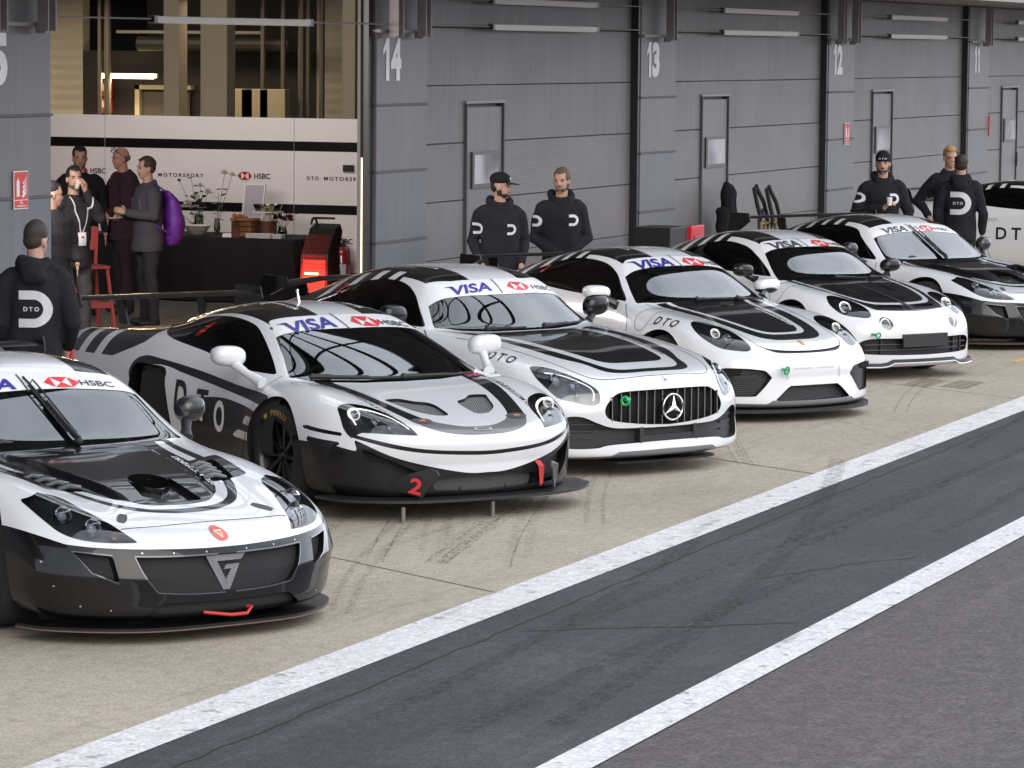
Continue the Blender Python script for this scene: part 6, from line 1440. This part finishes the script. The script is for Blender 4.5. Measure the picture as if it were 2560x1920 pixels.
            o=blob('beanie',[E((-.012,0,.055),(.104,.086,.090)),E((-.03,0,.02),(.088,.084,.06)),E((.0,0,.035),(.098,.084,.03))],.006,CLOTH('beanie',(.010,.011,.015),80),t,1)
            me=o.data; bm=bmesh.new(); bm.from_mesh(me); I=Rh.inverted(); bmesh.ops.delete(bm,geom=[v for v in bm.verts if (lambda q:q.z<(.022 if q.x>0 else -.02))((I@v.co-hc)/k)],context='VERTS'); bm.to_mesh(me); bm.free()
            sf=Surf(o); X=Rh.to_3x3(); V,F=glyphs('D T O',.020,.085,bold=.03); sf.lay('print',V,F,lambda u,v:(P((.3,u,.055+v)),X@Vector((-1,0,0))),mat('print_white',(.62,.63,.68),.7),o,.003,.02)
    t['_k']=k
    return t,jk,body,P
def chest_logo(jk,k,y,z,h,txt=True): sf=Surf(jk); d_logo(sf,jk,lambda u,v:(Vector((1,y*k+u,z*k+v)),Vector((-1,0,0))),h,txt)
def sleeve_logo(jk,k,sd,z,h,x=0): sf=Surf(jk); d_logo(sf,jk,lambda u,v:(Vector((x*k,sd*.2*k,z*k+v))+Vector((.7,sd*.7,0))+Vector((-.7*sd,.7,0))*u*1.0+Vector((0,sd*.02,0)),Vector((-.7,-sd*.7,0))),h,False)
def back_logo(jk,k,z,h): sf=Surf(jk); d_logo(sf,jk,lambda u,v:(Vector((-1,-u,z*k+v)),Vector((1,0,0))),h)
rd=math.radians
STAFF='team staff in black hooded tops'
ginger=('ginger',(.20,.07,.03))
# man seen from behind, left, by the pillar
t,jk,b_,P=person('man seen from behind in black hooded jacket with large white D, before left pillar',(21.16,11.96,0),rd(24),1.80,hair=('dark_grey',(.035,.026,.02)),head=(rd(-28),rd(8)),la=((-.04,.245,1.14),(.12,.20,.95)),ra=((-.04,-.245,1.14),(.14,-.20,.95)),group=STAFF,seed=3,fat=1.0,hairtop=.008)
back_logo(jk,1,1.23,.25)
# two men at door 14
t,jk,b_,P=person('man in black cap and black hoodie looking aside, before the door right of pillar 14',(31.88,12.89,0),rd(213),1.80,hair=('black_hair',(.012,.010,.009)),head=(rd(62),rd(2)),cap='cap',beard=('dark',(.03,.02,.016)),la=((-.06,.25,1.15),(.12,.19,.93)),ra=((-.07,-.26,1.15),(.11,-.19,.93)),group=STAFF,seed=4,fat=.97)
chest_logo(jk,1,.085,1.27,.105,False); sleeve_logo(jk,1,-1,1.28,.11,.02)
t,jk,b_,P=person('bearded man with short brown hair and clasped hands, in black zipped hoodie',(32.67,12.56,0),rd(208),1.84,hair=('light_brown',(.11,.07,.045)),head=(rd(-24),rd(3)),beard=('brown',(.10,.06,.04)),la=((-.02,.255,1.14),(.18,.03,.95)),ra=((-.03,-.26,1.13),(.19,-.01,.93)),lf=(.2,-.9,-.3),rf=(.25,.85,-.35),lh=(.35,(-1,0,-.3)),rh=(.35,(-1,0,-.3)),group=STAFF,seed=5,fat=.98)
chest_logo(jk,1.02,.10,1.31,.11,False); sleeve_logo(jk,1.02,-1,1.30,.11,.02)
# three by door 12
t,jk,b_,P=person('man in black DTO beanie holding a small cup before the door of pillar 12',(39.31,11.18,0),rd(200),1.86,hair=('dark_brown',(.03,.018,.012)),head=(rd(-6),rd(2)),cap='beanie',beard=('dark_brown',(.06,.035,.025)),ra=((.02,-.30,1.14),(.26,.0,1.20)),rf=(.25,.6,.55),rh=(.75,(-.2,.5,-.8)),la=((-.03,.30,1.15),(.04,.30,.90)),group=STAFF,seed=6,fat=.98)
chest_logo(jk,1.03,.12,1.30,.12,False); sleeve_logo(jk,1.03,-1,1.31,.12,.02)
def cup(label,loc,r=.033,h=.085,rot=None,m=None,dark=False):
    c=thing('paper_cup',label,'cup',loc); 
    if rot: c.rotation_euler=rot
    b=MB(); b.lathe([(0,-h/2),(r*.75,-h/2),(r,h/2),(r*1.05,h/2),(r*1.05,h/2+.006),(r*.9,h/2),(0,h/2-.006)],n=16); b.build('cup_body',m or mat('paper_white',(.75,.72,.68),.6),c,True); return c
def inworld(loc,hd,p,k=1): c_,s_=math.cos(hd),math.sin(hd); return (loc[0]+k*(p[0]*c_-p[1]*s_),loc[1]+k*(p[0]*s_+p[1]*c_),k*p[2])
cup('small paper cup in the hand of the man in the beanie',inworld((39.31,11.18),rd(200),(.345,.055,1.275),1.033))
t,jk,b_,P=person('smiling fair-haired man in black jacket, hand on hip, facing the camera',(41.98,11.1,0),rd(200),1.86,hair=('blond',(.42,.24,.09)),head=(rd(14),rd(4)),collar=True,hood=False,ra=((-.10,-.36,1.17),(.06,-.24,1.0)),rf=(.5,.4,-.7),la=((-.02,.28,1.15),(.08,.26,.92)),group=STAFF,seed=7,smile=True,hairtop=.008)
t,jk,b_,P=person('man seen from behind in black hooded jacket with white D, facing the fair-haired man',(40.91,10.68,0),rd(10),1.80,hair=('brown_dark',(.035,.02,.013)),head=(rd(4),rd(4)),la=((-.02,.27,1.13),(.06,.26,.88)),ra=((-.02,-.27,1.13),(.06,-.26,.88)),group=STAFF,seed=8,fat=1.02)
back_logo(jk,1,1.24,.27)
# guests in the garage
GU='guests standing in the open garage'
t,jk,b_,P=person('man with white lanyard drinking from a small white cup in the garage',(31.27,17.24,0),rd(246),1.80,hair=('near_black',(.018,.013,.011)),head=(rd(-22),rd(-2)),beard=('stubble',(.12,.075,.055)),hood=False,jacket=('vest',(.018,.017,.019)),trousers=('charcoal',(.045,.042,.045)),la=((.18,.20,1.30),(.155,.035,1.56)),lf=(.1,-.35,.8),lh=(.7,(-.9,-.3,.2)),ra=((-.05,-.28,1.16),(.03,-.27,.92)),group=GU,seed=9)
sf=Surf(jk); wl=mat('lanyard_white',(.6,.58,.6),.7)
for sd in (1,-1):
    P_=ribbon([(sd*.085,1.50),(sd*.07,1.36),(sd*.012,1.15)],.014); n=len(P_)//2
    sf.lay('lanyard',P_,[(i,i+1,2*n-2-i,2*n-1-i) for i in range(n-1)],lambda u,v:(Vector((1,u,v)),Vector((-1,0,0))),wl,jk,.006,.02)
sf.lay('pass_card',np.array([(-.045,-.065),(.045,-.065),(.045,.065),(-.045,.065)]),[(0,1,2,3)],lambda u,v:(Vector((1,u,1.085+v)),Vector((-1,0,0))),mat('card_white',(.75,.73,.74),.5),jk,.008,.03)
sf.lay('card_mark',np.array([(-.015,-.006),(.02,-.006),(.02,.01),(-.015,.01)]),[(0,1,2,3)],lambda u,v:(Vector((1,u,1.10+v)),Vector((-1,0,0))),mat('hsbc_red',(.50,.02,.03),.5),jk,.010,.03)
cup('small white cup raised to the mouth of the man with the lanyard',inworld((31.27,17.24),rd(246),(.135,-.045,1.625)),.028,.07,(0,rd(35),rd(230)))
t,jk,b_,P=person('tall man with ginger beard and dark hair, behind the man drinking',(34.95,19.19,0),rd(222),1.88,hair=('black_brown',(.018,.012,.010)),head=(rd(-8),rd(3)),beard=ginger,hood=False,collar=True,jacket=('black_coat',(.010,.010,.012)),group=GU,seed=10,fat=1.12)
bx,by=34.95*0,0
t,jk,b_,P=person('balding grey man with glasses pushed up on his head, in dark purple jacket',(35.40,18.88,0),rd(132),1.87,skin=('ruddy',(.50,.26,.19)),bald=True,head=(rd(8),rd(6)),hood=False,collar=True,jacket=('dark_plum',(.030,.016,.026)),trousers=('plum_dark',(.022,.016,.022)),la=((.02,.27,1.17),(.22,.20,1.10)),group=GU,seed=11,fat=1.42)
g=MB(); g.tube([P((.07,.085,.075)),P((.055,0,.128)),P((.07,-.085,.075))],.004,6); g.tube([P((.075,.088,.078)),P((-.02,.084,.0))],.0035,6); g.tube([P((.075,-.088,.078)),P((-.02,-.084,.0))],.0035,6)
for sd in (1,-1): g.tube([P((.072+.0,sd*.04+.026*math.cos(a),.10+.018*math.sin(a))) for a in [2*math.pi*q/14 for q in range(14)]],.003,5,closed=True)
gl_=tag(g.build('glasses',mat('frame_dark',(.015,.012,.012),.3)),'dark-rimmed glasses pushed up on the head of the balding man','glasses'); gl_.location=(35.40,18.88,0); gl_.rotation_euler=(0,0,rd(132))
GJ=(33.9,17.78); gh=rd(136)
t,jk,b_,P=person('man in charcoal jacket holding a plate, wearing a purple backpack',(GJ[0],GJ[1],0),gh,1.82,skin=('pink',(.52,.30,.23)),hair=('mid_brown',(.055,.035,.022)),head=(rd(6),rd(3)),hood=False,collar=True,jacket=('slate',(.055,.056,.065)),trousers=('jeans_dark',(.03,.03,.036)),la=((.02,.27,1.18),(.27,.10,1.22)),lf=(.8,-.4,.25),lh=(.45,(-.3,-.8,-.2)),ra=((.0,-.28,1.16),(.27,-.08,1.17)),rf=(.8,.35,.0),rh=(.55,(-.2,.8,-.4)),group=GU,seed=12,fat=1.10)
b=MB(); b.lathe([(0,-.004),(.06,-.004),(.095,.01),(.09,.012),(.055,.0),(0,.0)],n=24); pl=b.build('plate',mat('paper_white',(.75,.72,.68),.6)); pl.location=inworld(GJ,gh,(.40,.03,1.165),1.0); tag(pl,'small white plate held by the man with the purple backpack','plate')
t,jk,b_,P=person('dark-haired person in black jacket with red arm patch, half hidden by the pillar',(29.03,16.24,0),rd(250),1.74,hair=('soft_black',(.012,.010,.010)),head=(rd(60),rd(5)),hood=False,collar=True,jacket=('puffer_black',(.014,.013,.015)),la=((.0,.27,1.16),(.20,.16,1.05)),group=GU,seed=13,fat=1.15)
sf=Surf(jk); sf.lay('arm_patch',np.array([(-.02,-.02),(.02,-.02),(.02,.02),(-.02,.02)]),[(0,1,2,3)],lambda u,v:(Vector((u+.02,1,1.22+v)),Vector((0,-1,0))),mat('patch_red',(.6,.08,.05),.6),jk,.004)
# purple backpack
b=thing('backpack','purple backpack on the back of the man in the charcoal jacket','backpack',(GJ[0],GJ[1],0),gh)
pm=mat('backpack_purple',(.16,.035,.36),.5,bump=(12,.5),var=(5,.2))
blob('bag',[('l',[(.88,-.27,0,.06,.12),(.94,-.29,0,.11,.15),(1.15,-.28,0,.12,.155),(1.35,-.25,0,.09,.14),(1.45,-.21,0,.05,.10)])],.012,pm,b,3,.006,3)
for sd in (1,-1): q=MB(); q.tube([(-.18,sd*.09,1.44),(-.07,sd*.115,1.515),(.06,sd*.12,1.475),(.135,sd*.12,1.36),(.13,sd*.15,1.22),(-.05,sd*.19,1.08),(-.2,sd*.14,1.0)],.011,6); q.build('strap',pm,b,True)
# ------------------------------------------------------------------ things in and around the garage
TX0,TX1,TY0,TY1,TZ=37.45,38.5,17.75,20.6,.77
t=thing('catering_table','long table under a floor-length black cloth with food and flowers','table',(0,0,0))
V=[];n=48
def per(x0,x1,y0,y1,amp,z):
    P=[]
    for k in range(n*4):
        s_,u=divmod(k,n); u/=n
        p=[(x0+(x1-x0)*u,y0),(x1,y0+(y1-y0)*u),(x1-(x1-x0)*u,y1),(x0,y1-(y1-y0)*u)][s_]
        q=amp*math.sin(k*.95)+amp*.5*math.sin(k*.37+1); nx,ny=[(0,-1),(1,0),(0,1),(-1,0)][s_]
        P.append((p[0]+nx*q,p[1]+ny*q,z))
    return P
rings=[per(TX0+.02,TX1-.02,TY0+.02,TY1-.02,0,TZ),per(TX0,TX1,TY0,TY1,0,TZ-.012),per(TX0-.01,TX1+.01,TY0-.01,TY1+.01,.008,TZ-.12),per(TX0-.05,TX1+.05,TY0-.06,TY1+.05,.03,.02)]
V=sum(rings,[]); K=4*n
F=[tuple(range(K))]+[(i*K+k,i*K+(k+1)%K,(i+1)*K+(k+1)%K,(i+1)*K+k) for i in range(3) for k in range(K)]
mk('tablecloth',V,F,mat('cloth_black',(.006,.006,.007),.85),t)
b=MB(); b.box(TX0+.05,TX1-.05,TY0+.05,TY1-.05,TZ-.04,TZ-.016); b.build('tabletop',mat('table_wood',(.3,.25,.2),.6),t)
def flowers(label,loc,vase,stems,kind='flower vase',seed=1):
    r=random.Random(seed); t=thing('flower_vase',label,kind,loc)
    b=MB(); vr,vh=vase; b.lathe([(0,.0),(vr*.8,.0),(vr,vh*.5),(vr*.75,vh*.9),(vr*.85,vh),(vr*.78,vh),(vr*.68,vh*.9),(vr*.92,vh*.5),(0,.008)],n=20); b.build('vase',glassmat('vase_glass',(.75,.8,.76),1.5),t,True)
    leaf=mat('eucalyptus_leaf',(.075,.11,.085),.6,var=(9,.3)); green=mat('stem_green',(.07,.10,.05),.7)
    for (dy,dx,h,col,sz,nl) in stems:
        p0=Vector((0,0,.02)); p1=Vector((dx*.4,dy*.35,h*.5)); p2=Vector((dx,dy,h))
        pts=[p0.lerp(p1,k/4) if k<4 else p1.lerp(p2,(k-4)/4) for k in range(9)]
        s=MB(); s.tube(pts,.003,5); s.build('stem',green,t)
        L_=MB()
        for k in range(nl):
            q=pts[min(8,3+int(5*k/max(nl-1,1)))]; a=r.uniform(0,6.28); d=Vector((math.cos(a)*.6,math.sin(a),r.uniform(-.2,.5))).normalized(); w=Vector((-d.y,d.x,r.uniform(-.4,.4))).normalized(); l=r.uniform(.045,.08)
            c=q+d*l*.7; V=[c+d*math.cos(z)*l*.55+w*math.sin(z)*l*.42 for z in [2*math.pi*i/10 for i in range(10)]]; L_.add(V,[tuple(range(10))])
        if nl: L_.build('leaves',leaf,t)
        if col:
            fl=MB()
            for k in range(46):
                a=r.uniform(0,6.28); e=r.uniform(-.3,1.4); d=Vector((math.cos(a)*math.cos(e),math.sin(a)*math.cos(e),math.sin(e))); w=d.orthogonal().normalized(); c=p2+d*sz*.55; u=d.cross(w)
                fl.add([c-d*sz*.4,c+w*sz*.22,c+d*sz*.42,c-w*sz*.22],[(0,1,2,3)])
            fl.build('bloom',mat('petal_'+col[0],col[1],.7),t)
    return t
wh=('white',(.62,.60,.52)); rdp=('dark_red',(.12,.008,.018)); 
z=TZ+.0
flowers('tall glass vase of eucalyptus, white flowers and dark red blooms on the table',(37.9,19.2,z),(.06,.24),[(.25,0,.62,None,0,9),(.10,.0,.66,None,0,10),(-.02,0,.58,wh,.05,4),(.06,0,.44,wh,.07,3),(-.12,0,.50,wh,.06,5),(.15,0,.36,wh,.06,3),(.0,0,.38,rdp,.05,2),(.28,.0,.28,wh,.055,2),(-.05,0,.50,None,0,8)],seed=2)
flowers('slim glass vase with one leafy white-flowered branch on the table',(37.85,18.93,z),(.04,.20),[(-.10,0,.74,wh,.05,9),(-.20,0,.72,wh,.045,2),(-.02,0,.50,None,0,10)],seed=3)
flowers('small glass vase with dark red roses at the right end of the table',(37.95,18.12,z),(.06,.12),[(.06,0,.22,rdp,.075,2),(-.07,0,.21,rdp,.085,2),(.02,0,.34,None,0,3),(-.17,0,.28,rdp,.03,0),(.12,0,.26,wh,.03,1)],seed=4)
flowers('eucalyptus spray rising behind the left people inside the garage',(37.9,20.9-.5,z),(.06,.24),[(.45,0,.78,None,0,12),(.3,0,.7,None,0,10)],seed=7)
b=MB(); b.lathe([(0,0),(.06,0),(.10,.03),(.165,.125),(.155,.125),(.09,.035),(0,.012)],n=32); o=b.build('salad_bowl',mat('china_white',(.72,.71,.64),.35),None,True); o.location=(37.62,19.08,z); tag(o,'wide white bowl at the left end of the table','bowl')
for y in (19.32,18.63):
    b=MB(); b.add([(0,-.06,0),(0,.06,0),(.02,.06,.045),(.02,-.06,.045),(.04,-.06,0),(.04,.06,0)],[(0,1,2,3),(3,2,5,4)]); V,F=glyphs('menu',.008,.06); o=b.build('place_card',mat('card_white',(.75,.73,.74),.5)); o.location=(37.5,y,z); tag(o,'small folded white card '+('below the wide bowl' if y>19 else 'in front of the wooden crate'),'card','place cards on the table')
t=thing('wooden_crate','wooden crate stand with a round board of food on top','crate',(37.62,18.45,z))
wd=mat('crate_wood',(.28,.13,.055),.6,var=(14,.3)); wd2=mat('crate_wood_dark',(.12,.045,.02),.6,var=(14,.3))
for k in range(3):
    b=MB(); b.box(-.10,.10,-.12,.12,.01+k*.062,.065+k*.062,bev=.004); b.build('crate_slat',wd,t)
b=MB(); b.box(-.11,-.105,.02,.125,.0,.19); b.build('crate_face',wd2,t)
b=MB(); b.lathe([(0,.195),(.17,.195),(.175,.205),(.175,.225),(0,.225)],n=28); b.build('board',wd,t)
b=MB()
for k in range(7): a=k*.6; b.tube([(-.06+.1*math.cos(a)*.5,-.04+.02*k,.235),(-.02,.04+.022*k-.02,.255+.01*(k%3))],.012,6)
b.build('pastries',mat('pastry_brown',(.30,.10,.03),.6),t)
t=thing('cake_stand','white cake stand with a glass bowl of sweets, on a round wooden drum','cake stand',(37.8,18.24,z))
b=MB(); b.lathe([(0,0),(.11,0),(.11,.17),(.12,.17),(.12,.19),(0,.19)],n=24); b.build('wooden_drum',wd2,t)
b=MB(); b.lathe([(.07,.19),(.035,.235),(.035,.285),(.19,.292),(.19,.302),(0,.302)],n=32); b.build('stand',mat('china_white',(.72,.71,.64),.35),t,True)
b=MB(); b.lathe([(.14,.302),(.18,.385),(.176,.385),(.136,.306)],n=28); b.build('glass_bowl',glassmat('vase_glass',(.75,.8,.76),1.5),t,True)
rr=random.Random(5)
for nm,c in (('sweets_gold',(.45,.30,.06)),('sweets_white',(.6,.55,.5)),('sweets_brown',(.06,.03,.02))):
    b=MB()
    for k in range(12): a=rr.uniform(0,6.3); q=rr.uniform(.02,.14); b.ball((q*math.cos(a),q*math.sin(a),.335+rr.uniform(-.02,.03)),.02,seg=8,ring=5)
    b.build('sweets',mat(nm,c,.4),t)
t=thing('menu_frame','leaning white menu frame behind the crate','picture frame',(38.12,18.62,z))
b=MB(); b.T=Matrix.Rotation(rd(12),4,'Y'); b.box(-.01,.01,-.14,.14,.20,.62); b.build('frame',mat('china_white',(.72,.71,.64),.35),t)
b=MB(); b.T=Matrix.Rotation(rd(12),4,'Y'); b.box(-.014,-.011,-.12,.12,.22,.60); b.build('sheet',mat('sheet_lilac',(.42,.38,.44),.4),t)
b=MB(); b.box(0,.02,-.12,.10,0,.2); b.build('stand_block',M_trim,t)
for k,(y,h,x) in enumerate(((18.30,.055,37.56),(18.12,.06,37.5),(18.0,.05,37.55))):
    t=thing('napkin_stack',['stack of folded napkins left of the others, beside the wooden drum','middle and nearest of the three napkin stacks','stack of folded napkins right of the others, below the roses'][k],'napkins',(x,y,z))
    for j in range(4): b=MB(); b.box(-.06,.06,-.085,.085,h*j/4+.001,h*(j+.8)/4,bev=.003); b.build('napkin',mat('card_white',(.75,.73,.74),.5),t)
# black and red radiant heater
t=thing('radiant_heater','black portable heater with glowing red bars behind a wire guard','heater',(34.40,15.94,0),rd(180))
blk=mat('heater_black',(.02,.018,.018),.4)
b=MB(); b.prism([(.20,.0),(.235,.52),(.20,.82),(.02,1.08),(-.10,1.13),(-.16,1.05),(-.06,.80),(-.14,.45),(-.16,.0)],1,-.15,.15); b.build('heater_body',blk,t)
b=MB(); b.add([(.236,-.13,.10),(.236,.13,.10),(.252,.13,.52),(.252,-.13,.52)],[(0,1,2,3)]); b.add([(.252,-.13,.52),(.252,.13,.52),(.225,.13,.76),(.225,-.13,.76)],[(0,1,2,3)]); b.build('glowing_panel',mat('heat_glow',(.5,.02,.01),.5,emit=(1,.03,.02),es=1.6),t)
b=MB(); b.box(.255,.262,-.10,.06,.60,.625); b.build('heating_rod',mat('rod_hot',(1,.4,.2),.5,emit=(1,.45,.2),es=5),t)
b=MB()
for k in range(15):
    y=-.14+.28*k/14; b.tube([(.25,y,.08),(.275,y,.52),(.245,y,.80),(.10,y,1.02)],.003,4)
for k in range(18):
    z_=.10+.7*k/17; x=.25+.025*min(1,(z_-.08)/.44) if z_<.52 else .275-.03*(z_-.52)/.28; b.tube([(x+.003,-.14,z_),(x+.003,.14,z_)],.003,4)
b.build('wire_guard',mat('guard_red',(.35,.05,.04),.4),t)
b=MB(); b.tube([(-.02+.07*math.cos(a),-.12+.0,1.12+.07*math.sin(a)) for a in [math.pi*k/8 for k in range(9)]],.014,6); b.tube([(-.02,-.12,1.19),(-.02,.12,1.19)],.014,6); b.build('handle',blk,t)
l=area('heater_glow',(34.0,15.98,.5),(.3,.6),6,(1,.08,.05),(0,rd(-90),rd(26)))
# fire extinguisher beside the hoarding
t=thing('fire_extinguisher','red fire extinguisher with white label at the right edge of the open garage','fire extinguisher',(38.72,17.69,.0))
b=MB(); b.lathe([(0,.02),(.09,.02),(.095,.05),(.095,.52),(.07,.59),(.03,.62),(0,.62)],n=24); b.build('cylinder',mat('extinguisher_red',(.30,.012,.02),.3,coat=.7),t,True)
b=MB(); b.box(-.02,.02,-.03,.03,.62,.68); b.add([(-.02,-.03,.67),(.02,-.03,.67),(.02,.10,.76),(-.02,.10,.76),(-.02,-.02,.70),(.02,-.02,.70),(.02,.09,.78),(-.02,.09,.78)],[(0,1,2,3),(4,5,6,7),(0,3,7,4),(1,2,6,5)]); b.tube([(0,-.03,.65),(-.02,-.09,.6),(-.02,-.11,.4)],.012,6); b.build('valve',M_trim,t)
b=MB(); b.lathe([(.0965,.18),(.0965,.42)],n=36); V=[v for v in b.V]; b.F=[f for f in b.F if all(V[i][0]<-.02 and abs(V[i][1])<.075 for i in f)]; b.M=[0]*len(b.F); b.build('label',mat('card_white',(.75,.73,.74),.5),t)
# red stool between the guests
t=thing('bar_chair','red metal bar chair between the man drinking and the balding man','chair',(32.5,17.76,0),rd(230))
rm=mat('chair_red',(.38,.05,.05),.45)
for x,y in ((.2,.2),(.2,-.2),(-.2,.2),(-.2,-.2)): b=MB(); b.tube([(x*1.15,y*1.15,0),(x*.8,y*.8,.72),(x*.85,y*.9,1.12 if x<0 else .72)],.02,6); b.build('leg',rm,t)
b=MB(); b.box(-.19,.19,-.19,.19,.70,.735,bev=.01); b.build('seat',rm,t)
b=MB(); b.box(-.19,-.165,-.18,.18,.88,1.13,bev=.01); b.build('backrest',rm,t)
b=MB(); b.box(-.2,-.17,-.2,.2,.30,.36); b.box(.17,.2,-.2,.2,.30,.36); b.build('footrest',rm,t)
t=thing('red_post','slim red upright beside the man seen from behind','post',(21.9,12.1,0)); b=MB(); b.box(-.018,.018,-.018,.018,0,1.02,bev=.004); b.build('upright',mat('post_red',(.6,.05,.06),.5),t)
for z_ in (.5,.62,.74,.86): b=MB(); b.box(-.024,.024,-.024,.024,z_,z_+.025,bev=.003); b.build('collar',mat('post_red',(.6,.05,.06),.5),t)
# fire box at pillar 13
t=thing('fire_box','black box with open red door at the foot of pillar 13','fire box',(37.62,13.15,0))
b=MB(); b.box(0,.60,.0,.45,.02,1.02,bev=.01); b.build('box',mat('box_black',(.02,.02,.022),.5),t)
b=MB(); b.box(.62,1.08,-.04,.02,.30,1.015,bev=.015); d=b.build('door',mat('fire_red',(.60,.02,.035),.4),t)
b=MB(); b.box(.70,1.02,-.055,-.038,.36,.90,bev=.01); b.build('door_panel',mat('fire_red_dark',(.42,.015,.025),.4),d)
b=MB(); b.box(.80,.94,-.062,-.056,.50,.76); b.build('window',mat('dull_gold',(.25,.18,.08),.4),d)
b=MB(); b.box(.60,.62,.0,.45,.05,1.0,bev=.005); b.build('hinge_side',mat('fire_red',(.60,.02,.035),.4),t)
# jacket hanging from the wicket door of garage 13
t=thing('hanging_jacket','black hooded puffer jacket hanging on the door right of pillar 13','jacket',(41.72,13.85,0),rd(-90))
pj=CLOTH('puffer',(.008,.008,.010),18)
blob('jacket',[('l',[(.50,0,0,.08,.20),(.70,0,.0,.10,.22),(.90,0,0,.10,.20),(1.0,0,.01,.09,.17),(1.08,0,.03,.085,.13),(1.18,0,.05,.085,.13),(1.28,0,.04,.08,.115),(1.36,0,.01,.06,.075),(1.40,0,-.02,.03,.035)]),('t',[(.05,.15,1.0),(.05,.17,1.12),(.04,.15,1.26)],[.035,.03,.025]),('t',[(0,.18,1.02),(.03,.24,.7),(.03,.2,.5)],[.08,.075,.06]),('t',[(0,-.18,1.02),(.03,-.25,.7),(.03,-.22,.5)],[.08,.075,.06])],.011,pj,t,2,.006,8)
b=MB(); b.add([(.135,.09,.80),(.135,.14,.78),(.135,.13,.68),(.135,.08,.70)],[(0,1,2,3)]); b.build('print',mat('print_white',(.62,.63,.68),.7),t)
# racing jack trolley: padded bent handles and brass fittings
t=thing('air_jack_trolley','trolley with three padded bent handles and brass fittings by the wall','trolley',(41.2,13.3,0),rd(0))
hb=mat('handle_foam',(.025,.027,.03),.8); br=mat('brass_worn',(.30,.22,.11),.4,metal=.6)
for x,y in ((0,0),(.18,-.1),(.30,.1)):
    b=MB(); b.tube([(x+.45,y,.86),(x+.45,y,.98),(x+.30,y,1.16),(x+.08,y,1.30),(x+.0,y,1.36),(x-.03,y+.02,1.33),(x+.12,y+.02,1.12),(x+.22,y+.02,1.0),(x+.24,y+.02,.86)],.026,8); b.build('handle',hb,t,True)
b=MB(); 
b.box(.05,.95,-.2,.2,.76,.80,bev=.01); b.build('deck',MBK(),t)
for k in range(5):
    x=.2+.15*k; b=MB(); b.tube([(x,0,.80),(x,0,.93)],.022,8); b.tube([(x,0,.90),(x+.09,-.02,.90)],.014,8); b.tube([(x+.09,-.05,.90),(x+.09,.02,.90)],.012,6); b.build('fitting',br,t)
for k in range(2): x=.12+k*.1; b=MB(); b.tube([(x,0,.8),(x-.03,.0,.95),(x+.05,0,1.08),(x+.2,0,1.0)],.012,6); b.build('hose',RUB(),t)
for x,y in ((.1,-.18),(.9,-.18),(.1,.18),(.9,.18)): b=MB(); b.tube([(x,y,.06),(x,y,.77)],.018,6); b.lathe([(0,-.015),(.06,-.015),(.06,.015),(0,.015)],axis=1,n=14,c=(x,y,.06)); b.build('leg',MBK(),t)
#BUILD
rad=math.radians
ginetta('race_car','white race car with black lower nose, cut off by the left picture edge',(16.661,8.866,0),rad(-121.1))
mclaren('race_car','low white supercar with flat black splitter and red number 2, second from the left',(21.751,9.511,0),rad(-124.7))
mercedes('race_car','white long-bonnet race car with upright chrome grille bars and a star emblem',(24.268,9.101,0),rad(-119.4))
porsche('race_car','white race coupe with small gold nose crest and green tow eye',(28.319,9.253,0),rad(-122.4))
alpine('race_car','white compact race car with four round lamps and a blank black number plate',(32.292,9.359,0),rad(-124.3))
ginetta('race_car','white and black race car with long upright wiper, standing right of the four-lamp car',(36.151,9.164,0),rad(-119.2),False,(.06,.06,.08))
porsche('race_car','white coupe at the far right edge with large letters on its door',(46.89,9.93,0),rad(-96.5),True,False)
